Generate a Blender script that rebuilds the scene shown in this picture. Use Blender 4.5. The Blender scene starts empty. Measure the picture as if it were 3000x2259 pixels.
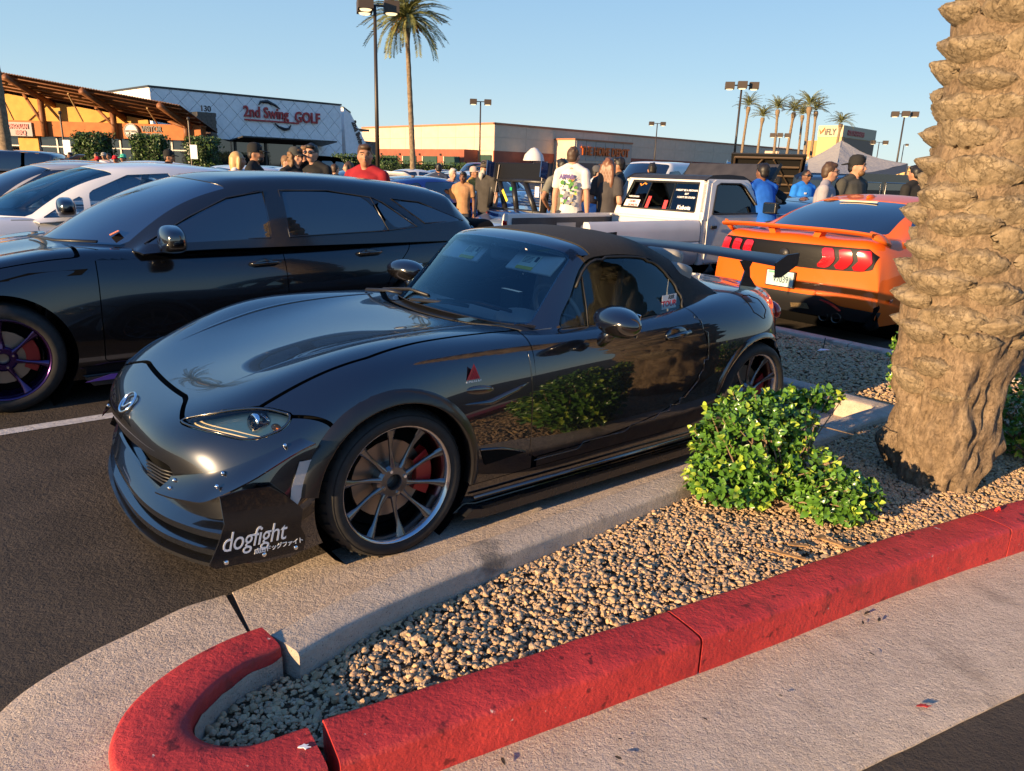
import bpy, math, random
import numpy as np
from mathutils import Vector, Matrix, noise
R = math.radians
random.seed(7); rng = np.random.default_rng(7)
scene = bpy.context.scene
C = scene.collection
# ------------------------------------------------------------------ camera, sky, sun, exposure
CAM_H = 1.52
cd = bpy.data.cameras.new('camera'); cam = bpy.data.objects.new('camera', cd); C.objects.link(cam)
cam.matrix_world = (Matrix.Translation((0, 0, CAM_H)) @ Matrix.Rotation(R(90-16.26), 4, 'X') @ Matrix.Rotation(R(1.85), 4, 'Z'))
cd.sensor_fit = 'HORIZONTAL'; cd.sensor_width = 36; cd.lens = 2160*36/3000
cd.clip_start = 0.05; cd.clip_end = 9000
scene.camera = cam
SUN_EL, SUN_AZ = 11.0, 40.5                      # light travels toward +X,+Y at this angle
w = bpy.data.worlds.new('World'); scene.world = w; w.use_nodes = True
nt = w.node_tree; nt.nodes.clear()
sky = nt.nodes.new('ShaderNodeTexSky'); sky.sky_type = 'NISHITA'; sky.sun_disc = False
sky.sun_elevation = R(SUN_EL); sky.sun_rotation = R(270-SUN_AZ)
sky.air_density = 1.0; sky.dust_density = 0.0; sky.ozone_density = 2.2; sky.altitude = 400
bg = nt.nodes.new('ShaderNodeBackground'); bg.inputs['Strength'].default_value = 0.10
wo = nt.nodes.new('ShaderNodeOutputWorld')
# clear evening air: the Nishita sky blended with an even blue-to-pale gradient by height
gm = nt.nodes.new('ShaderNodeNewGeometry'); sx = nt.nodes.new('ShaderNodeSeparateXYZ'); nt.links.new(gm.outputs['Incoming'], sx.inputs[0])
mr = nt.nodes.new('ShaderNodeMapRange'); mr.inputs[1].default_value = 0.; mr.inputs[2].default_value = -1.; mr.inputs[3].default_value = 0; mr.inputs[4].default_value = 1; nt.links.new(sx.outputs['Z'], mr.inputs[0])
cr = nt.nodes.new('ShaderNodeValToRGB'); nt.links.new(mr.outputs[0], cr.inputs[0]); ce = cr.color_ramp.elements
SKY = [(0.0,(.60,.73,.77)),(.045,(.545,.71,.80)),(.12,(.41,.62,.79)),(.22,(.31,.53,.77)),(.40,(.165,.41,.83)),(.70,(.088,.28,.72)),(1.0,(.062,.21,.62))]
ce[0].position = 0; ce[0].color = (*SKY[0][1], 1); ce[1].position = 1; ce[1].color = (*SKY[-1][1], 1)
for q, c in SKY[1:-1]: e = ce.new(q); e.color = (*c, 1)
sc_ = nt.nodes.new('ShaderNodeVectorMath'); sc_.operation = 'SCALE'; sc_.inputs['Scale'].default_value = 4.05; nt.links.new(cr.outputs[0], sc_.inputs[0])
mxs = nt.nodes.new('ShaderNodeMix'); mxs.data_type = 'RGBA'; mxs.inputs[0].default_value = .88
nt.links.new(sky.outputs[0], mxs.inputs[6]); nt.links.new(sc_.outputs[0], mxs.inputs[7])
nt.links.new(mxs.outputs[2], bg.inputs[0]); nt.links.new(bg.outputs[0], wo.inputs[0])
sl = bpy.data.lights.new('sun', 'SUN'); sl.energy = 4.7; sl.angle = R(0.55); sl.color = (1.0, 0.69, 0.38)
so = bpy.data.objects.new('sun', sl); C.objects.link(so)
Ld = Vector((math.cos(R(SUN_AZ))*math.cos(R(SUN_EL)), math.sin(R(SUN_AZ))*math.cos(R(SUN_EL)), -math.sin(R(SUN_EL))))
so.rotation_euler = Ld.to_track_quat('-Z', 'Y').to_euler(); so.location = (-20, -20, 20)
scene.view_settings.view_transform = 'Standard'; scene.view_settings.look = 'None'
scene.view_settings.gamma = 1.0; scene.view_settings.use_curve_mapping = False
scene.view_settings.exposure = 1.35
try:
    scene.cycles.use_denoising = True; scene.cycles.max_bounces = 8; scene.cycles.transparent_max_bounces = 12
    scene.cycles.sample_clamp_indirect = 8; scene.cycles.caustics_reflective = False; scene.cycles.caustics_refractive = False
except Exception: pass

# ------------------------------------------------------------------ lot frame (u along the parked cars, v toward the camera side)
YAW = 38.0; OX, OY = -0.9523, 3.3419
EU = np.array([math.cos(R(YAW)), math.sin(R(YAW))]); EV = np.array([math.sin(R(YAW)), -math.cos(R(YAW))])
def lot(u, v, z=0.0):
    p = np.array([OX, OY]) + EU*u + EV*v
    return (float(p[0]), float(p[1]), z)

# ------------------------------------------------------------------ materials
MATS = {}
def mat(name, col=(.5,.5,.5), rough=.5, metal=0., coat=0., coat_rough=.03, spec=.5, emit=None, estr=0., trans=0., alpha=1., ior=1.45,
        cior=1.5, var=0., vscale=5., var2=None, bump=0., bscale=40., bdist=.01, obj=True, detail=6., coords='Object', stretch=None, rvar=0.):
    if name in MATS: return MATS[name]
    m = bpy.data.materials.new(name); m.use_nodes = True; MATS[name] = m
    t = m.node_tree; p = t.nodes['Principled BSDF']; L = t.links
    p.inputs['Base Color'].default_value = (*col, 1); p.inputs['Roughness'].default_value = rough
    p.inputs['Metallic'].default_value = metal; p.inputs['Coat Weight'].default_value = coat
    p.inputs['Coat Roughness'].default_value = coat_rough; p.inputs['Coat IOR'].default_value = cior; p.inputs['Specular IOR Level'].default_value = spec
    p.inputs['Transmission Weight'].default_value = trans; p.inputs['Alpha'].default_value = alpha; p.inputs['IOR'].default_value = ior
    if emit: p.inputs['Emission Color'].default_value = (*emit, 1); p.inputs['Emission Strength'].default_value = estr
    if var or bump or rvar:
        tc = t.nodes.new('ShaderNodeTexCoord'); vec = tc.outputs[coords]
        if stretch:
            mp = t.nodes.new('ShaderNodeMapping'); mp.inputs['Scale'].default_value = stretch; L.new(vec, mp.inputs[0]); vec = mp.outputs[0]
    if var:
        n = t.nodes.new('ShaderNodeTexNoise'); n.inputs['Scale'].default_value = vscale; n.inputs['Detail'].default_value = detail; L.new(vec, n.inputs['Vector'])
        r = t.nodes.new('ShaderNodeValToRGB'); L.new(n.outputs['Fac'], r.inputs[0])
        c2 = var2 if var2 else tuple(max(0, c*(1-var)) for c in col)
        c1 = col if var2 else tuple(min(1, c*(1+var)) for c in col)
        r.color_ramp.elements[0].position = .32; r.color_ramp.elements[1].position = .68
        r.color_ramp.elements[0].color = (*c2, 1); r.color_ramp.elements[1].color = (*c1, 1); L.new(r.outputs[0], p.inputs['Base Color'])
    if rvar:
        n = t.nodes.new('ShaderNodeTexNoise'); n.inputs['Scale'].default_value = 9; n.inputs['Detail'].default_value = 5; L.new(vec, n.inputs['Vector'])
        q = t.nodes.new('ShaderNodeMapRange'); q.inputs[3].default_value = max(0, rough-rvar); q.inputs[4].default_value = rough+rvar
        q.inputs[1].default_value = .3; q.inputs[2].default_value = .7; L.new(n.outputs['Fac'], q.inputs[0]); L.new(q.outputs[0], p.inputs['Roughness'])
    if bump:
        n = t.nodes.new('ShaderNodeTexNoise'); n.inputs['Scale'].default_value = bscale; n.inputs['Detail'].default_value = 8; n.inputs['Roughness'].default_value = .65; L.new(vec, n.inputs['Vector'])
        b = t.nodes.new('ShaderNodeBump'); b.inputs['Strength'].default_value = bump; b.inputs['Distance'].default_value = bdist
        L.new(n.outputs['Fac'], b.inputs['Height']); L.new(b.outputs[0], p.inputs['Normal'])
    return m
def glass(name, tint=(.8,.9,.9), refl_tint=(1,1,1), rough=0., ior=1.5, through=1.):
    if name in MATS: return MATS[name]
    m = bpy.data.materials.new(name); m.use_nodes = True; MATS[name] = m
    t = m.node_tree; t.nodes.clear(); o = t.nodes.new('ShaderNodeOutputMaterial')
    tr = t.nodes.new('ShaderNodeBsdfTransparent'); tr.inputs[0].default_value = (*[c*through for c in tint], 1)
    gl = t.nodes.new('ShaderNodeBsdfGlossy'); gl.inputs['Roughness'].default_value = rough; gl.inputs[0].default_value = (*refl_tint, 1)
    fr = t.nodes.new('ShaderNodeFresnel'); fr.inputs[0].default_value = ior
    mx = t.nodes.new('ShaderNodeMixShader'); t.links.new(fr.outputs[0], mx.inputs[0]); t.links.new(tr.outputs[0], mx.inputs[1]); t.links.new(gl.outputs[0], mx.inputs[2])
    t.links.new(mx.outputs[0], o.inputs[0]); return m

# ------------------------------------------------------------------ objects
def link(o, parent=None):
    C.objects.link(o)
    if parent is not None: o.parent = parent
    return o
def mesh(name, verts, faces, m, parent=None, smooth=True, normals=None, tag_=None):
    me = bpy.data.meshes.new(name); me.from_pydata([tuple(map(float, v)) for v in verts], [], [tuple(map(int, f)) for f in faces])
    for x in (m if isinstance(m, (list, tuple)) else [m]): me.materials.append(x)
    if smooth: me.polygons.foreach_set('use_smooth', [True]*len(me.polygons))
    me.update()
    if normals is not None:
        try: me.normals_split_custom_set_from_vertices([tuple(map(float, n)) for n in normals])
        except Exception: pass
    return link(bpy.data.objects.new(name, me), parent)
def tag(o, label, cat, group=None):
    o['label'] = label; o['category'] = cat
    if group: o['group'] = group
    return o
def thing(name, label, cat, loc=(0,0,0), rz=0., group=None):
    o = bpy.data.objects.new(name, None); o.empty_display_size = .2; link(o)
    o.location = loc; o.rotation_euler = (0, 0, rz); return tag(o, label, cat, group)
def struct(o, kind='structure'):
    o['kind'] = kind; return o
class B:
    """collects verts and faces of several shapes into one mesh"""
    def __init__(s): s.v = []; s.f = []; s.mi = []
    def add(s, v, f, mi=0):
        n = len(s.v); s.v += [tuple(map(float, p)) for p in v]; s.f += [tuple(i+n for i in q) for q in f]; s.mi += [mi]*len(f); return s
    def box(s, c, d, rot=None, taper=1., mi=0):
        x, y, z = d[0]/2, d[1]/2, d[2]/2
        p = [Vector((sx*x*(taper if sz > 0 else 1), sy*y*(taper if sz > 0 else 1), sz*z)) for sz in (-1, 1) for sy in (-1, 1) for sx in (-1, 1)]
        if rot is not None: p = [rot @ q for q in p]
        p = [q+Vector(c) for q in p]
        return s.add(p, [(0,2,3,1),(4,5,7,6),(0,1,5,4),(2,6,7,3),(0,4,6,2),(1,3,7,5)], mi)
    def bbox(s, a, b, mi=0): return s.box([(a[i]+b[i])/2 for i in range(3)], [abs(b[i]-a[i]) for i in range(3)], mi=mi)
    def tube(s, pts, r, n=8, cap=True, mi=0, flat=None):
        pts = [Vector(p) for p in pts]; rr = r if isinstance(r, list) else [r]*len(pts)
        V = []; up = None
        for i, p in enumerate(pts):
            d = (pts[min(i+1, len(pts)-1)]-pts[max(i-1, 0)])
            if d.length < 1e-9: d = Vector((0,0,1))
            d.normalize()
            if up is None: up = d.orthogonal().normalized() if flat is None else Vector(flat)
            a = (up-d*up.dot(d)); a = a.normalized() if a.length > 1e-6 else d.orthogonal().normalized()
            b = d.cross(a); up = a
            ra, rb = rr[i] if isinstance(rr[i], (list, tuple)) else (rr[i], rr[i])
            for k in range(n):
                t = 2*math.pi*k/n; V.append(p+a*math.cos(t)*ra+b*math.sin(t)*rb)
        F = [(i*n+k, i*n+(k+1) % n, (i+1)*n+(k+1) % n, (i+1)*n+k) for i in range(len(pts)-1) for k in range(n)]
        if cap: F += [tuple(range(n))[::-1], tuple((len(pts)-1)*n+k for k in range(n))]
        return s.add(V, F, mi)
    def lathe(s, prof, n=24, axis='z', c=(0,0,0), mi=0, a0=0., a1=2*math.pi):
        full = abs(a1-a0-2*math.pi) < 1e-6; m_ = n if full else n+1; V = []
        for (r, h) in prof:
            for k in range(m_):
                t = a0+(a1-a0)*k/n; x, y = r*math.cos(t), r*math.sin(t)
                q = {'z': (x, y, h), 'y': (x, h, y), 'x': (h, x, y)}[axis]; V.append((q[0]+c[0], q[1]+c[1], q[2]+c[2]))
        F = []
        for i in range(len(prof)-1):
            for k in range(n):
                k2 = (k+1) % m_ if full else k+1; F.append((i*m_+k, i*m_+k2, (i+1)*m_+k2, (i+1)*m_+k))
        return s.add(V, F, mi)
    def prism(s, poly, a, b, axis='y', mi=0):
        """extrude a 2-D outline between a and b along an axis"""
        def q(p, h): return {'y': (p[0], h, p[1]), 'z': (p[0], p[1], h), 'x': (h, p[0], p[1])}[axis]
        n = len(poly); V = [q(p, a) for p in poly]+[q(p, b) for p in poly]
        F = [tuple(range(n)), tuple(range(2*n-1, n-1, -1))]+[(i, (i+1) % n, n+(i+1) % n, n+i) for i in range(n)]
        return s.add(V, F, mi)
    def ball(s, c, r, n=10, m_=6, mi=0):
        r = r if isinstance(r, (list, tuple)) else (r, r, r)
        V = [(c[0], c[1], c[2]-r[2])]
        for i in range(1, m_):
            t = math.pi*i/m_-math.pi/2
            for k in range(n): V.append((c[0]+r[0]*math.cos(t)*math.cos(2*math.pi*k/n), c[1]+r[1]*math.cos(t)*math.sin(2*math.pi*k/n), c[2]+r[2]*math.sin(t)))
        V.append((c[0], c[1], c[2]+r[2])); F = [(0, 1+(k+1) % n, 1+k) for k in range(n)]
        for i in range(m_-2): F += [(1+i*n+k, 1+i*n+(k+1) % n, 1+(i+1)*n+(k+1) % n, 1+(i+1)*n+k) for k in range(n)]
        e = len(V)-1; F += [(e, e-n+k, e-n+(k+1) % n) for k in range(n)]
        return s.add(V, F, mi)
    def obj(s, name, m, parent=None, smooth=False, bevel=0., seg=2, angle=None):
        o = mesh(name, s.v, s.f, m, parent, smooth)
        if isinstance(m, (list, tuple)): o.data.polygons.foreach_set('material_index', s.mi)
        if bevel:
            b = o.modifiers.new('bevel', 'BEVEL'); b.width = bevel; b.segments = seg; b.limit_method = 'ANGLE'; b.angle_limit = R(35); b.harden_normals = False
        if smooth and angle:
            try: o.data.set_sharp_from_angle(angle=R(angle))
            except Exception: pass
        return o
def text(name, s, m, size, mtx, parent=None, extrude=.002, align='LEFT', shear=0., bold=0., sx=1., space=1.):
    cu = bpy.data.curves.new(name, 'FONT'); cu.body = s; cu.size = size; cu.extrude = extrude; cu.align_x = align; cu.shear = shear; cu.offset = bold
    cu.resolution_u = 3; cu.space_character = space
    cu.materials.append(m); o = link(bpy.data.objects.new(name, cu), parent)
    o.matrix_local = mtx @ Matrix.Diagonal((sx, 1, 1, 1)); return o
def frame(o, x, y):
    """matrix whose local x, y axes lie along x and y at origin o"""
    x = Vector(x).normalized(); z = x.cross(Vector(y)).normalized(); y = z.cross(x)
    m_ = Matrix((x, y, z)).transposed().to_4x4(); m_.translation = Vector(o); return m_
def copy_tree(o, parent=None):
    c = o.copy(); C.objects.link(c)
    if parent is not None: c.parent = parent; c.matrix_parent_inverse = o.matrix_parent_inverse.copy()
    for ch in list(o.children): copy_tree(ch, c)
    return c
# ------------------------------------------------------------------ spline surfaces and clipped panels (car bodies)
def _ctrl(P, a):
    """B-spline control points: blend between approximating (a=0) and interpolating (a=1)"""
    P = np.asarray(P, float); n = len(P); M = np.zeros((n, n))
    for i in range(1, n-1): M[i, i-1:i+2] = (1/6, 4/6, 1/6)
    M[0, 0] = M[-1, -1] = 1
    I = np.linalg.solve(M, P.reshape(n, -1)).reshape(P.shape)
    return P+a*(I-P)
def _basis(n, m_):
    t = np.linspace(0, n-1, m_); i = np.minimum(t.astype(int), n-2); f = t-i
    W = np.zeros((m_, n+2)); b = np.array([(1-f)**3/6, (3*f**3-6*f**2+4)/6, (-3*f**3+3*f**2+3*f+1)/6, f**3/6])
    for q in range(4): W[np.arange(m_), i+q] += b[q]
    A = np.zeros((m_, n)); A += W[:, 1:-1]
    A[:, 0] += 2*W[:, 0]; A[:, 1] -= W[:, 0]; A[:, -1] += 2*W[:, -1]; A[:, -2] -= W[:, -1]
    return A, t
class Surf:
    """net[row][col] = (u, v, w) for v >= 0; mirrored to the full width. Local x=u, y=-v, z=w"""
    def __init__(s, net, nr=8, nc=6, a=.7, mirror=True):
        net = np.asarray(net, float)
        if mirror: net = np.concatenate([net[:, :0:-1]*np.array([1, -1, 1]), net], axis=1)
        s.half = net.shape[1]//2 if mirror else 0
        net = _ctrl(net, a); net = np.swapaxes(_ctrl(np.swapaxes(net, 0, 1), a), 0, 1)
        A, ti = _basis(net.shape[0], (net.shape[0]-1)*nr+1); Bm, tk = _basis(net.shape[1], (net.shape[1]-1)*nc+1)
        P = np.einsum('ai,bk,ikd->abd', A, Bm, net)
        s.P = P; s.i = np.repeat(ti[:, None], len(tk), 1); s.k = np.repeat((tk-s.half)[None], len(ti), 0)
        dU = np.gradient(P, axis=0); dV = np.gradient(P, axis=1); N = np.cross(dU, dV)
        N /= np.maximum(np.linalg.norm(N, axis=2, keepdims=True), 1e-9); s.N = N
        c = np.array([P[..., 0].mean(), 0, .3])
        if ((P-c)*N).sum() < 0: s.N = -N
    @property
    def u(s): return s.P[..., 0]
    @property
    def v(s): return s.P[..., 1]
    @property
    def w(s): return s.P[..., 2]
def sdf(poly, x, y):
    """signed distance to a closed outline, positive inside"""
    x = np.asarray(x); y = np.asarray(y); d = np.full(x.shape, 1e9); ins = np.zeros(x.shape, bool); n = len(poly)
    for q in range(n):
        ax, ay = poly[q]; bx, by = poly[(q+1) % n]; ex, ey = bx-ax, by-ay
        t = np.clip(((x-ax)*ex+(y-ay)*ey)/max(ex*ex+ey*ey, 1e-12), 0, 1)
        d = np.minimum(d, np.hypot(x-ax-t*ex, y-ay-t*ey))
        c = ((ay > y) != (by > y)) & (x < (bx-ax)*(y-ay)/((by-ay) if abs(by-ay) > 1e-12 else 1e-12)+ax); ins ^= c
    return np.where(ins, d, -d)
def curve(pts, n=6, closed=True):
    """smooth a control outline (Catmull-Rom)"""
    P = [np.array(p, float) for p in pts]; m_ = len(P); out = []
    for i in range(m_ if closed else m_-1):
        p0, p1, p2, p3 = (P[(i-1) % m_], P[i], P[(i+1) % m_], P[(i+2) % m_]) if closed else (P[max(i-1, 0)], P[i], P[i+1], P[min(i+2, m_-1)])
        for q in range(n):
            t = q/n; out.append(tuple(.5*((2*p1)+(-p0+p2)*t+(2*p0-5*p1+4*p2-p3)*t*t+(-p0+3*p1-3*p2+p3)*t**3)))
    if not closed: out.append(tuple(P[-1]))
    return out
def panel(S, name, fields, m, parent=None, flange=.012, off=0., thick_mat=None, back=False):
    """the part of surface S where every field is > 0, with an edge flange folded inward"""
    nr, nc = S.u.shape; P = (S.P+S.N*off).reshape(-1, 3); N = S.N.reshape(-1, 3)
    idx = np.arange(nr*nc).reshape(nr, nc)
    Q = np.stack([idx[:-1, :-1], idx[:-1, 1:], idx[1:, 1:], idx[1:, :-1]], -1).reshape(-1, 4)
    Fv = [np.asarray(f, float).reshape(-1) for f in fields]
    if Fv:
        mn = np.stack([f[Q].min(1) for f in Fv]); mx = np.stack([f[Q].max(1) for f in Fv])
        dead = (mx <= 0).any(0); full = (mn > 0).all(0) & ~dead; mix = ~dead & ~full
    else: full = np.ones(len(Q), bool); mix = ~full
    V = [tuple(p) for p in P]; NN = [tuple(n) for n in N]; FV = [list(f) for f in Fv]; cut = {}
    polys = [list(q) for q in Q[mix]]
    for fi in range(len(Fv)):
        out = []; f = FV[fi]
        for pl in polys:
            r = []
            for a, b in zip(pl, pl[1:]+pl[:1]):
                fa, fb = f[a], f[b]
                if fa > 0: r.append(a)
                if (fa > 0) != (fb > 0):
                    key = (fi, min(a, b), max(a, b))
                    if key not in cut:
                        t = fa/(fa-fb); cut[key] = len(V)
                        V.append(tuple(V[a][d]+(V[b][d]-V[a][d])*t for d in range(3))); NN.append(tuple(NN[a][d]+(NN[b][d]-NN[a][d])*t for d in range(3)))
                        for g in FV: g.append(g[a]+(g[b]-g[a])*t)
                        f = FV[fi]
                    r.append(cut[key])
            if len(r) >= 3: out.append(r)
        polys = out
    polys = [list(q) for q in Q[full]]+polys
    # orientation from normals
    used = {}; VV = []; NV = []; F = []
    for pl in polys:
        for q in pl:
            if q not in used: used[q] = len(VV); VV.append(V[q]); NV.append(NN[q])
        F.append([used[q] for q in pl])
    if not F: return None
    a, b, c = (np.array(VV[F[len(F)//2][q]]) for q in (0, 1, 2))
    if np.dot(np.cross(b-a, c-a), np.array(NV[F[len(F)//2][0]])) < 0: F = [f[::-1] for f in F]
    if flange:
        cnt = {}
        for f in F:
            for a, b in zip(f, f[1:]+f[:1]): cnt[(a, b)] = 1
        for (a, b) in list(cnt):
            if (b, a) not in cnt:
                pa, pb, na, nb = np.array(VV[a]), np.array(VV[b]), np.array(NV[a]), np.array(NV[b])
                e = pb-pa; fn = np.cross(e, na); l = np.linalg.norm(fn)
                if l < 1e-9: continue
                fn /= l; k = len(VV)
                VV += [tuple(pb), tuple(pa), tuple(pa-na*flange), tuple(pb-nb*flange)]; NV += [tuple(fn)]*4; F.append([k, k+1, k+2, k+3])
    # local axes: x=u, y=-v, z=w (mirroring flips the winding)
    VV = [(p[0], -p[1], p[2]) for p in VV]; NV = [(p[0], -p[1], p[2]) for p in NV]; F = [f[::-1] for f in F]
    return mesh(name, VV, F, m, parent, True, NV)
def on_surf(S, u, w=None, v=None, side=1):
    """nearest surface point to (u,w) on a side, or to (u,v) on top; returns local position and normal"""
    d = (S.u-u)**2
    d = d+((S.w-w)**2+(S.v*side < .3)*9 if w is not None else (S.v-v)**2+(S.w < .5)*9)
    a, b = np.unravel_index(np.argmin(d), d.shape); p, n = S.P[a, b], S.N[a, b]
    return Vector((p[0], -p[1], p[2])), Vector((n[0], -n[1], n[2]))
def bil(S, k, i):
    """surface point and normal at column k, row i (bilinear)"""
    k0, dk, di = S.k[0, 0], S.k[0, 1]-S.k[0, 0], S.i[1, 0]-S.i[0, 0]; a, b = min(max(i/di, 0), S.u.shape[0]-1.001), min(max((k-k0)/dk, 0), S.u.shape[1]-1.001)
    a0, b0 = int(a), int(b); f, g_ = a-a0, b-b0
    def m(A): return (A[a0, b0]*(1-f)+A[a0+1, b0]*f)*(1-g_)+(A[a0, b0+1]*(1-f)+A[a0+1, b0+1]*f)*g_
    return m(S.P), m(S.N)
def line_on(S, pts, side=1, top=False, off=.002, n=10):
    """follow an outline over the surface, given as (u,w) on a side or (u,v) on top"""
    out = []
    for p in curve(pts, n, False):
        q, nn = on_surf(S, p[0], v=p[1]) if top else on_surf(S, p[0], w=p[1], side=side)
        out.append(q+nn*off)
    return out
# ------------------------------------------------------------------ wheels
M_TYRE = mat('tyre rubber', (.018,.017,.016), .72, var=.25, vscale=30, bump=.15, bscale=90, bdist=.003)
M_TREAD = mat('tyre groove', (.006,.006,.006), .9)
M_DARK = mat('dark void', (.004,.004,.004), .9, spec=.1)
M_BLKPL = mat('black plastic', (.014,.014,.015), .45, bump=.08, bscale=300, bdist=.001)
M_CHROME = mat('chrome', (.75,.76,.78), .08, 1.)
M_STEEL = mat('brake disc steel', (.28,.24,.21), .38, 1.)
M_RIM = mat('gunmetal rim', (.16,.165,.175), .24, .9, coat=.4, var=.12, vscale=20)
M_LIP = mat('machined rim lip', (.5,.5,.52), .16, 1.)
M_REDP = mat('red caliper paint', (.30,.012,.012), .35, coat=.5)
M_WHITEP = mat('white print', (.75,.75,.74), .5)
M_PURP = mat('purple anodised rim', (.045,.012,.085), .2, .8, coat=.6)
def wheel(parent, c, rt=.31, wd=.22, rr=.215, side=1, spokes=10, m=None, lip=None, ns=40, full=True, hub=.062, bend=.5, steer=0., wide=.025, spoke_m=None, grooves=0):
    """outer face toward local -y*side; c is the wheel centre in the car frame. Parts: wheel > tyre, spoke, hub, brake_disc, caliper, lug_nut"""
    m = m or M_RIM; lip = lip or m; s = -side
    k = rt/.31; q = wd/2
    def Y(d): return s*(q-d)
    r = B(); r.lathe([(rr*1.065, Y(.012)), (rr*1.05, Y(.004)), (rr*1.02, Y(.006)), (rr*.985, Y(.02)), (rr*.955, Y(.05)), (rr*.92, Y(.10)), (rr*.9, Y(wd*.9))], ns, 'y', mi=0)
    w_ = r.obj('wheel', lip, parent, True)
    w_.location = c; w_.rotation_euler = (0, 0, R(steer))
    t = B(); h = rt-rr
    t.lathe([(rr*1.06, Y(.014)), (rr+.12*h, Y(.002)), (rr+.35*h, Y(-.008)), (rr+.62*h, Y(-.004)), (rr+.84*h, Y(.012)), (rt-.006, Y(.030)), (rt, Y(.055)), (rt+.002, Y(wd*.5)), (rt, Y(wd-.055)), (rt-.006, Y(wd-.03)), (rr+.6*h, Y(wd+.004)), (rr, Y(wd-.01))], max(ns, 24), 'y')
    for g in range(grooves):
        a = 2*math.pi*g/grooves; P = []
        for (da, d, rad) in ((0, .022, rt-.004), (.03, .05, rt+.0015), (.09, .085, rt+.003), (.13, .10, rt+.003)):
            P.append((rad*math.cos(a+da), Y(d), rad*math.sin(a+da)))
        t.tube(P, .0035, 4, False, 1)
    if grooves:
        for d in (.075, .11, .15): t.lathe([(rt+.0022, Y(d-.004)), (rt+.003, Y(d)), (rt+.0022, Y(d+.004))], ns, 'y', mi=1)
        t.lathe([(rr+.66*h, Y(-.0035)), (rr+.7*h, Y(-.003)), (rr+.715*h, Y(-.0005))], ns, 'y', mi=1)
    t.obj('tyre', [M_TYRE, M_TREAD], w_, True, angle=50)
    bd = B(); bd.lathe([(0, Y(.10)), (rr*.68, Y(.10)), (rr*.68, Y(.125)), (0, Y(.125))], 24, 'y'); bd.obj('brake_disc', M_STEEL, w_)
    bk = B(); bk.lathe([(rr*.9, Y(.14)), (0, Y(.14))], 24, 'y'); bk.obj('inner_barrel', M_DARK, w_)
    sm = spoke_m or m; hb = .045 if full else .03; hubd = hb
    if full:
        hh = B(); hh.lathe([(.028*k, Y(.10)), (.028*k, Y(hubd+.012)), (.034*k, Y(hubd)), (.060*k, Y(hubd)), (.072*k, Y(hubd+.012)), (.074*k, Y(.10))], 24, 'y'); hh.obj('hub', sm, w_, True, angle=40)
    sp0 = None; rin, rout = (.055*k if full else .0), rr*.985
    for n in range(spokes):
        if sp0 is None:
            sb = B(); P = []; W = []
            for f in np.linspace(0, 1, 9):
                rad = rin+(rout-rin)*f; d = hubd+.004+.012*math.sin(f*math.pi)-f*.030
                sd = bend*.03*math.sin(f*math.pi*.5)**2
                P.append((rad, Y(d+.008), sd)); W.append((.009+.004*(f < .2), wide*(1.35-.85*math.sin(min(1, f*1.15)*math.pi)**.8*.75+(.35 if f > .92 else 0))*.5*1.0))
            sb.tube(P, W, 8, True, 0, flat=(0, 1, 0)); o = sb.obj('spoke', sm, w_, True, angle=60); sp0 = o
        else:
            o = sp0.copy(); C.objects.link(o); o.parent = w_
        o.rotation_euler = (0, 2*math.pi*n/spokes+.3, 0)
    if full:
        ca = B(); ca.lathe([(rr*.5, Y(.068)), (rr*.8, Y(.068)), (rr*.82, Y(.08)), (rr*.82, Y(.12)), (rr*.5, Y(.12)), (rr*.5, Y(.068))], 10, 'y', a0=-.55, a1=.55); ca.obj('caliper', M_REDP, w_, True, angle=40)
        lg0 = None
        for n in range(4):
            a = 2*math.pi*n/4+.3
            if lg0 is None:
                lb = B(); lb.lathe([(.0, Y(hubd-.006)), (.007, Y(hubd-.006)), (.0075, Y(hubd+.004)), (.013, Y(hubd+.002)), (.0135, Y(hubd+.006))], 8, 'y'); o = lb.obj('lug_nut', M_CHROME, w_); lg0 = o
            else: o = lg0.copy(); C.objects.link(o); o.parent = w_
            o.location = (.050*k*math.cos(a), 0, .050*k*math.sin(a))
    return w_
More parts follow.
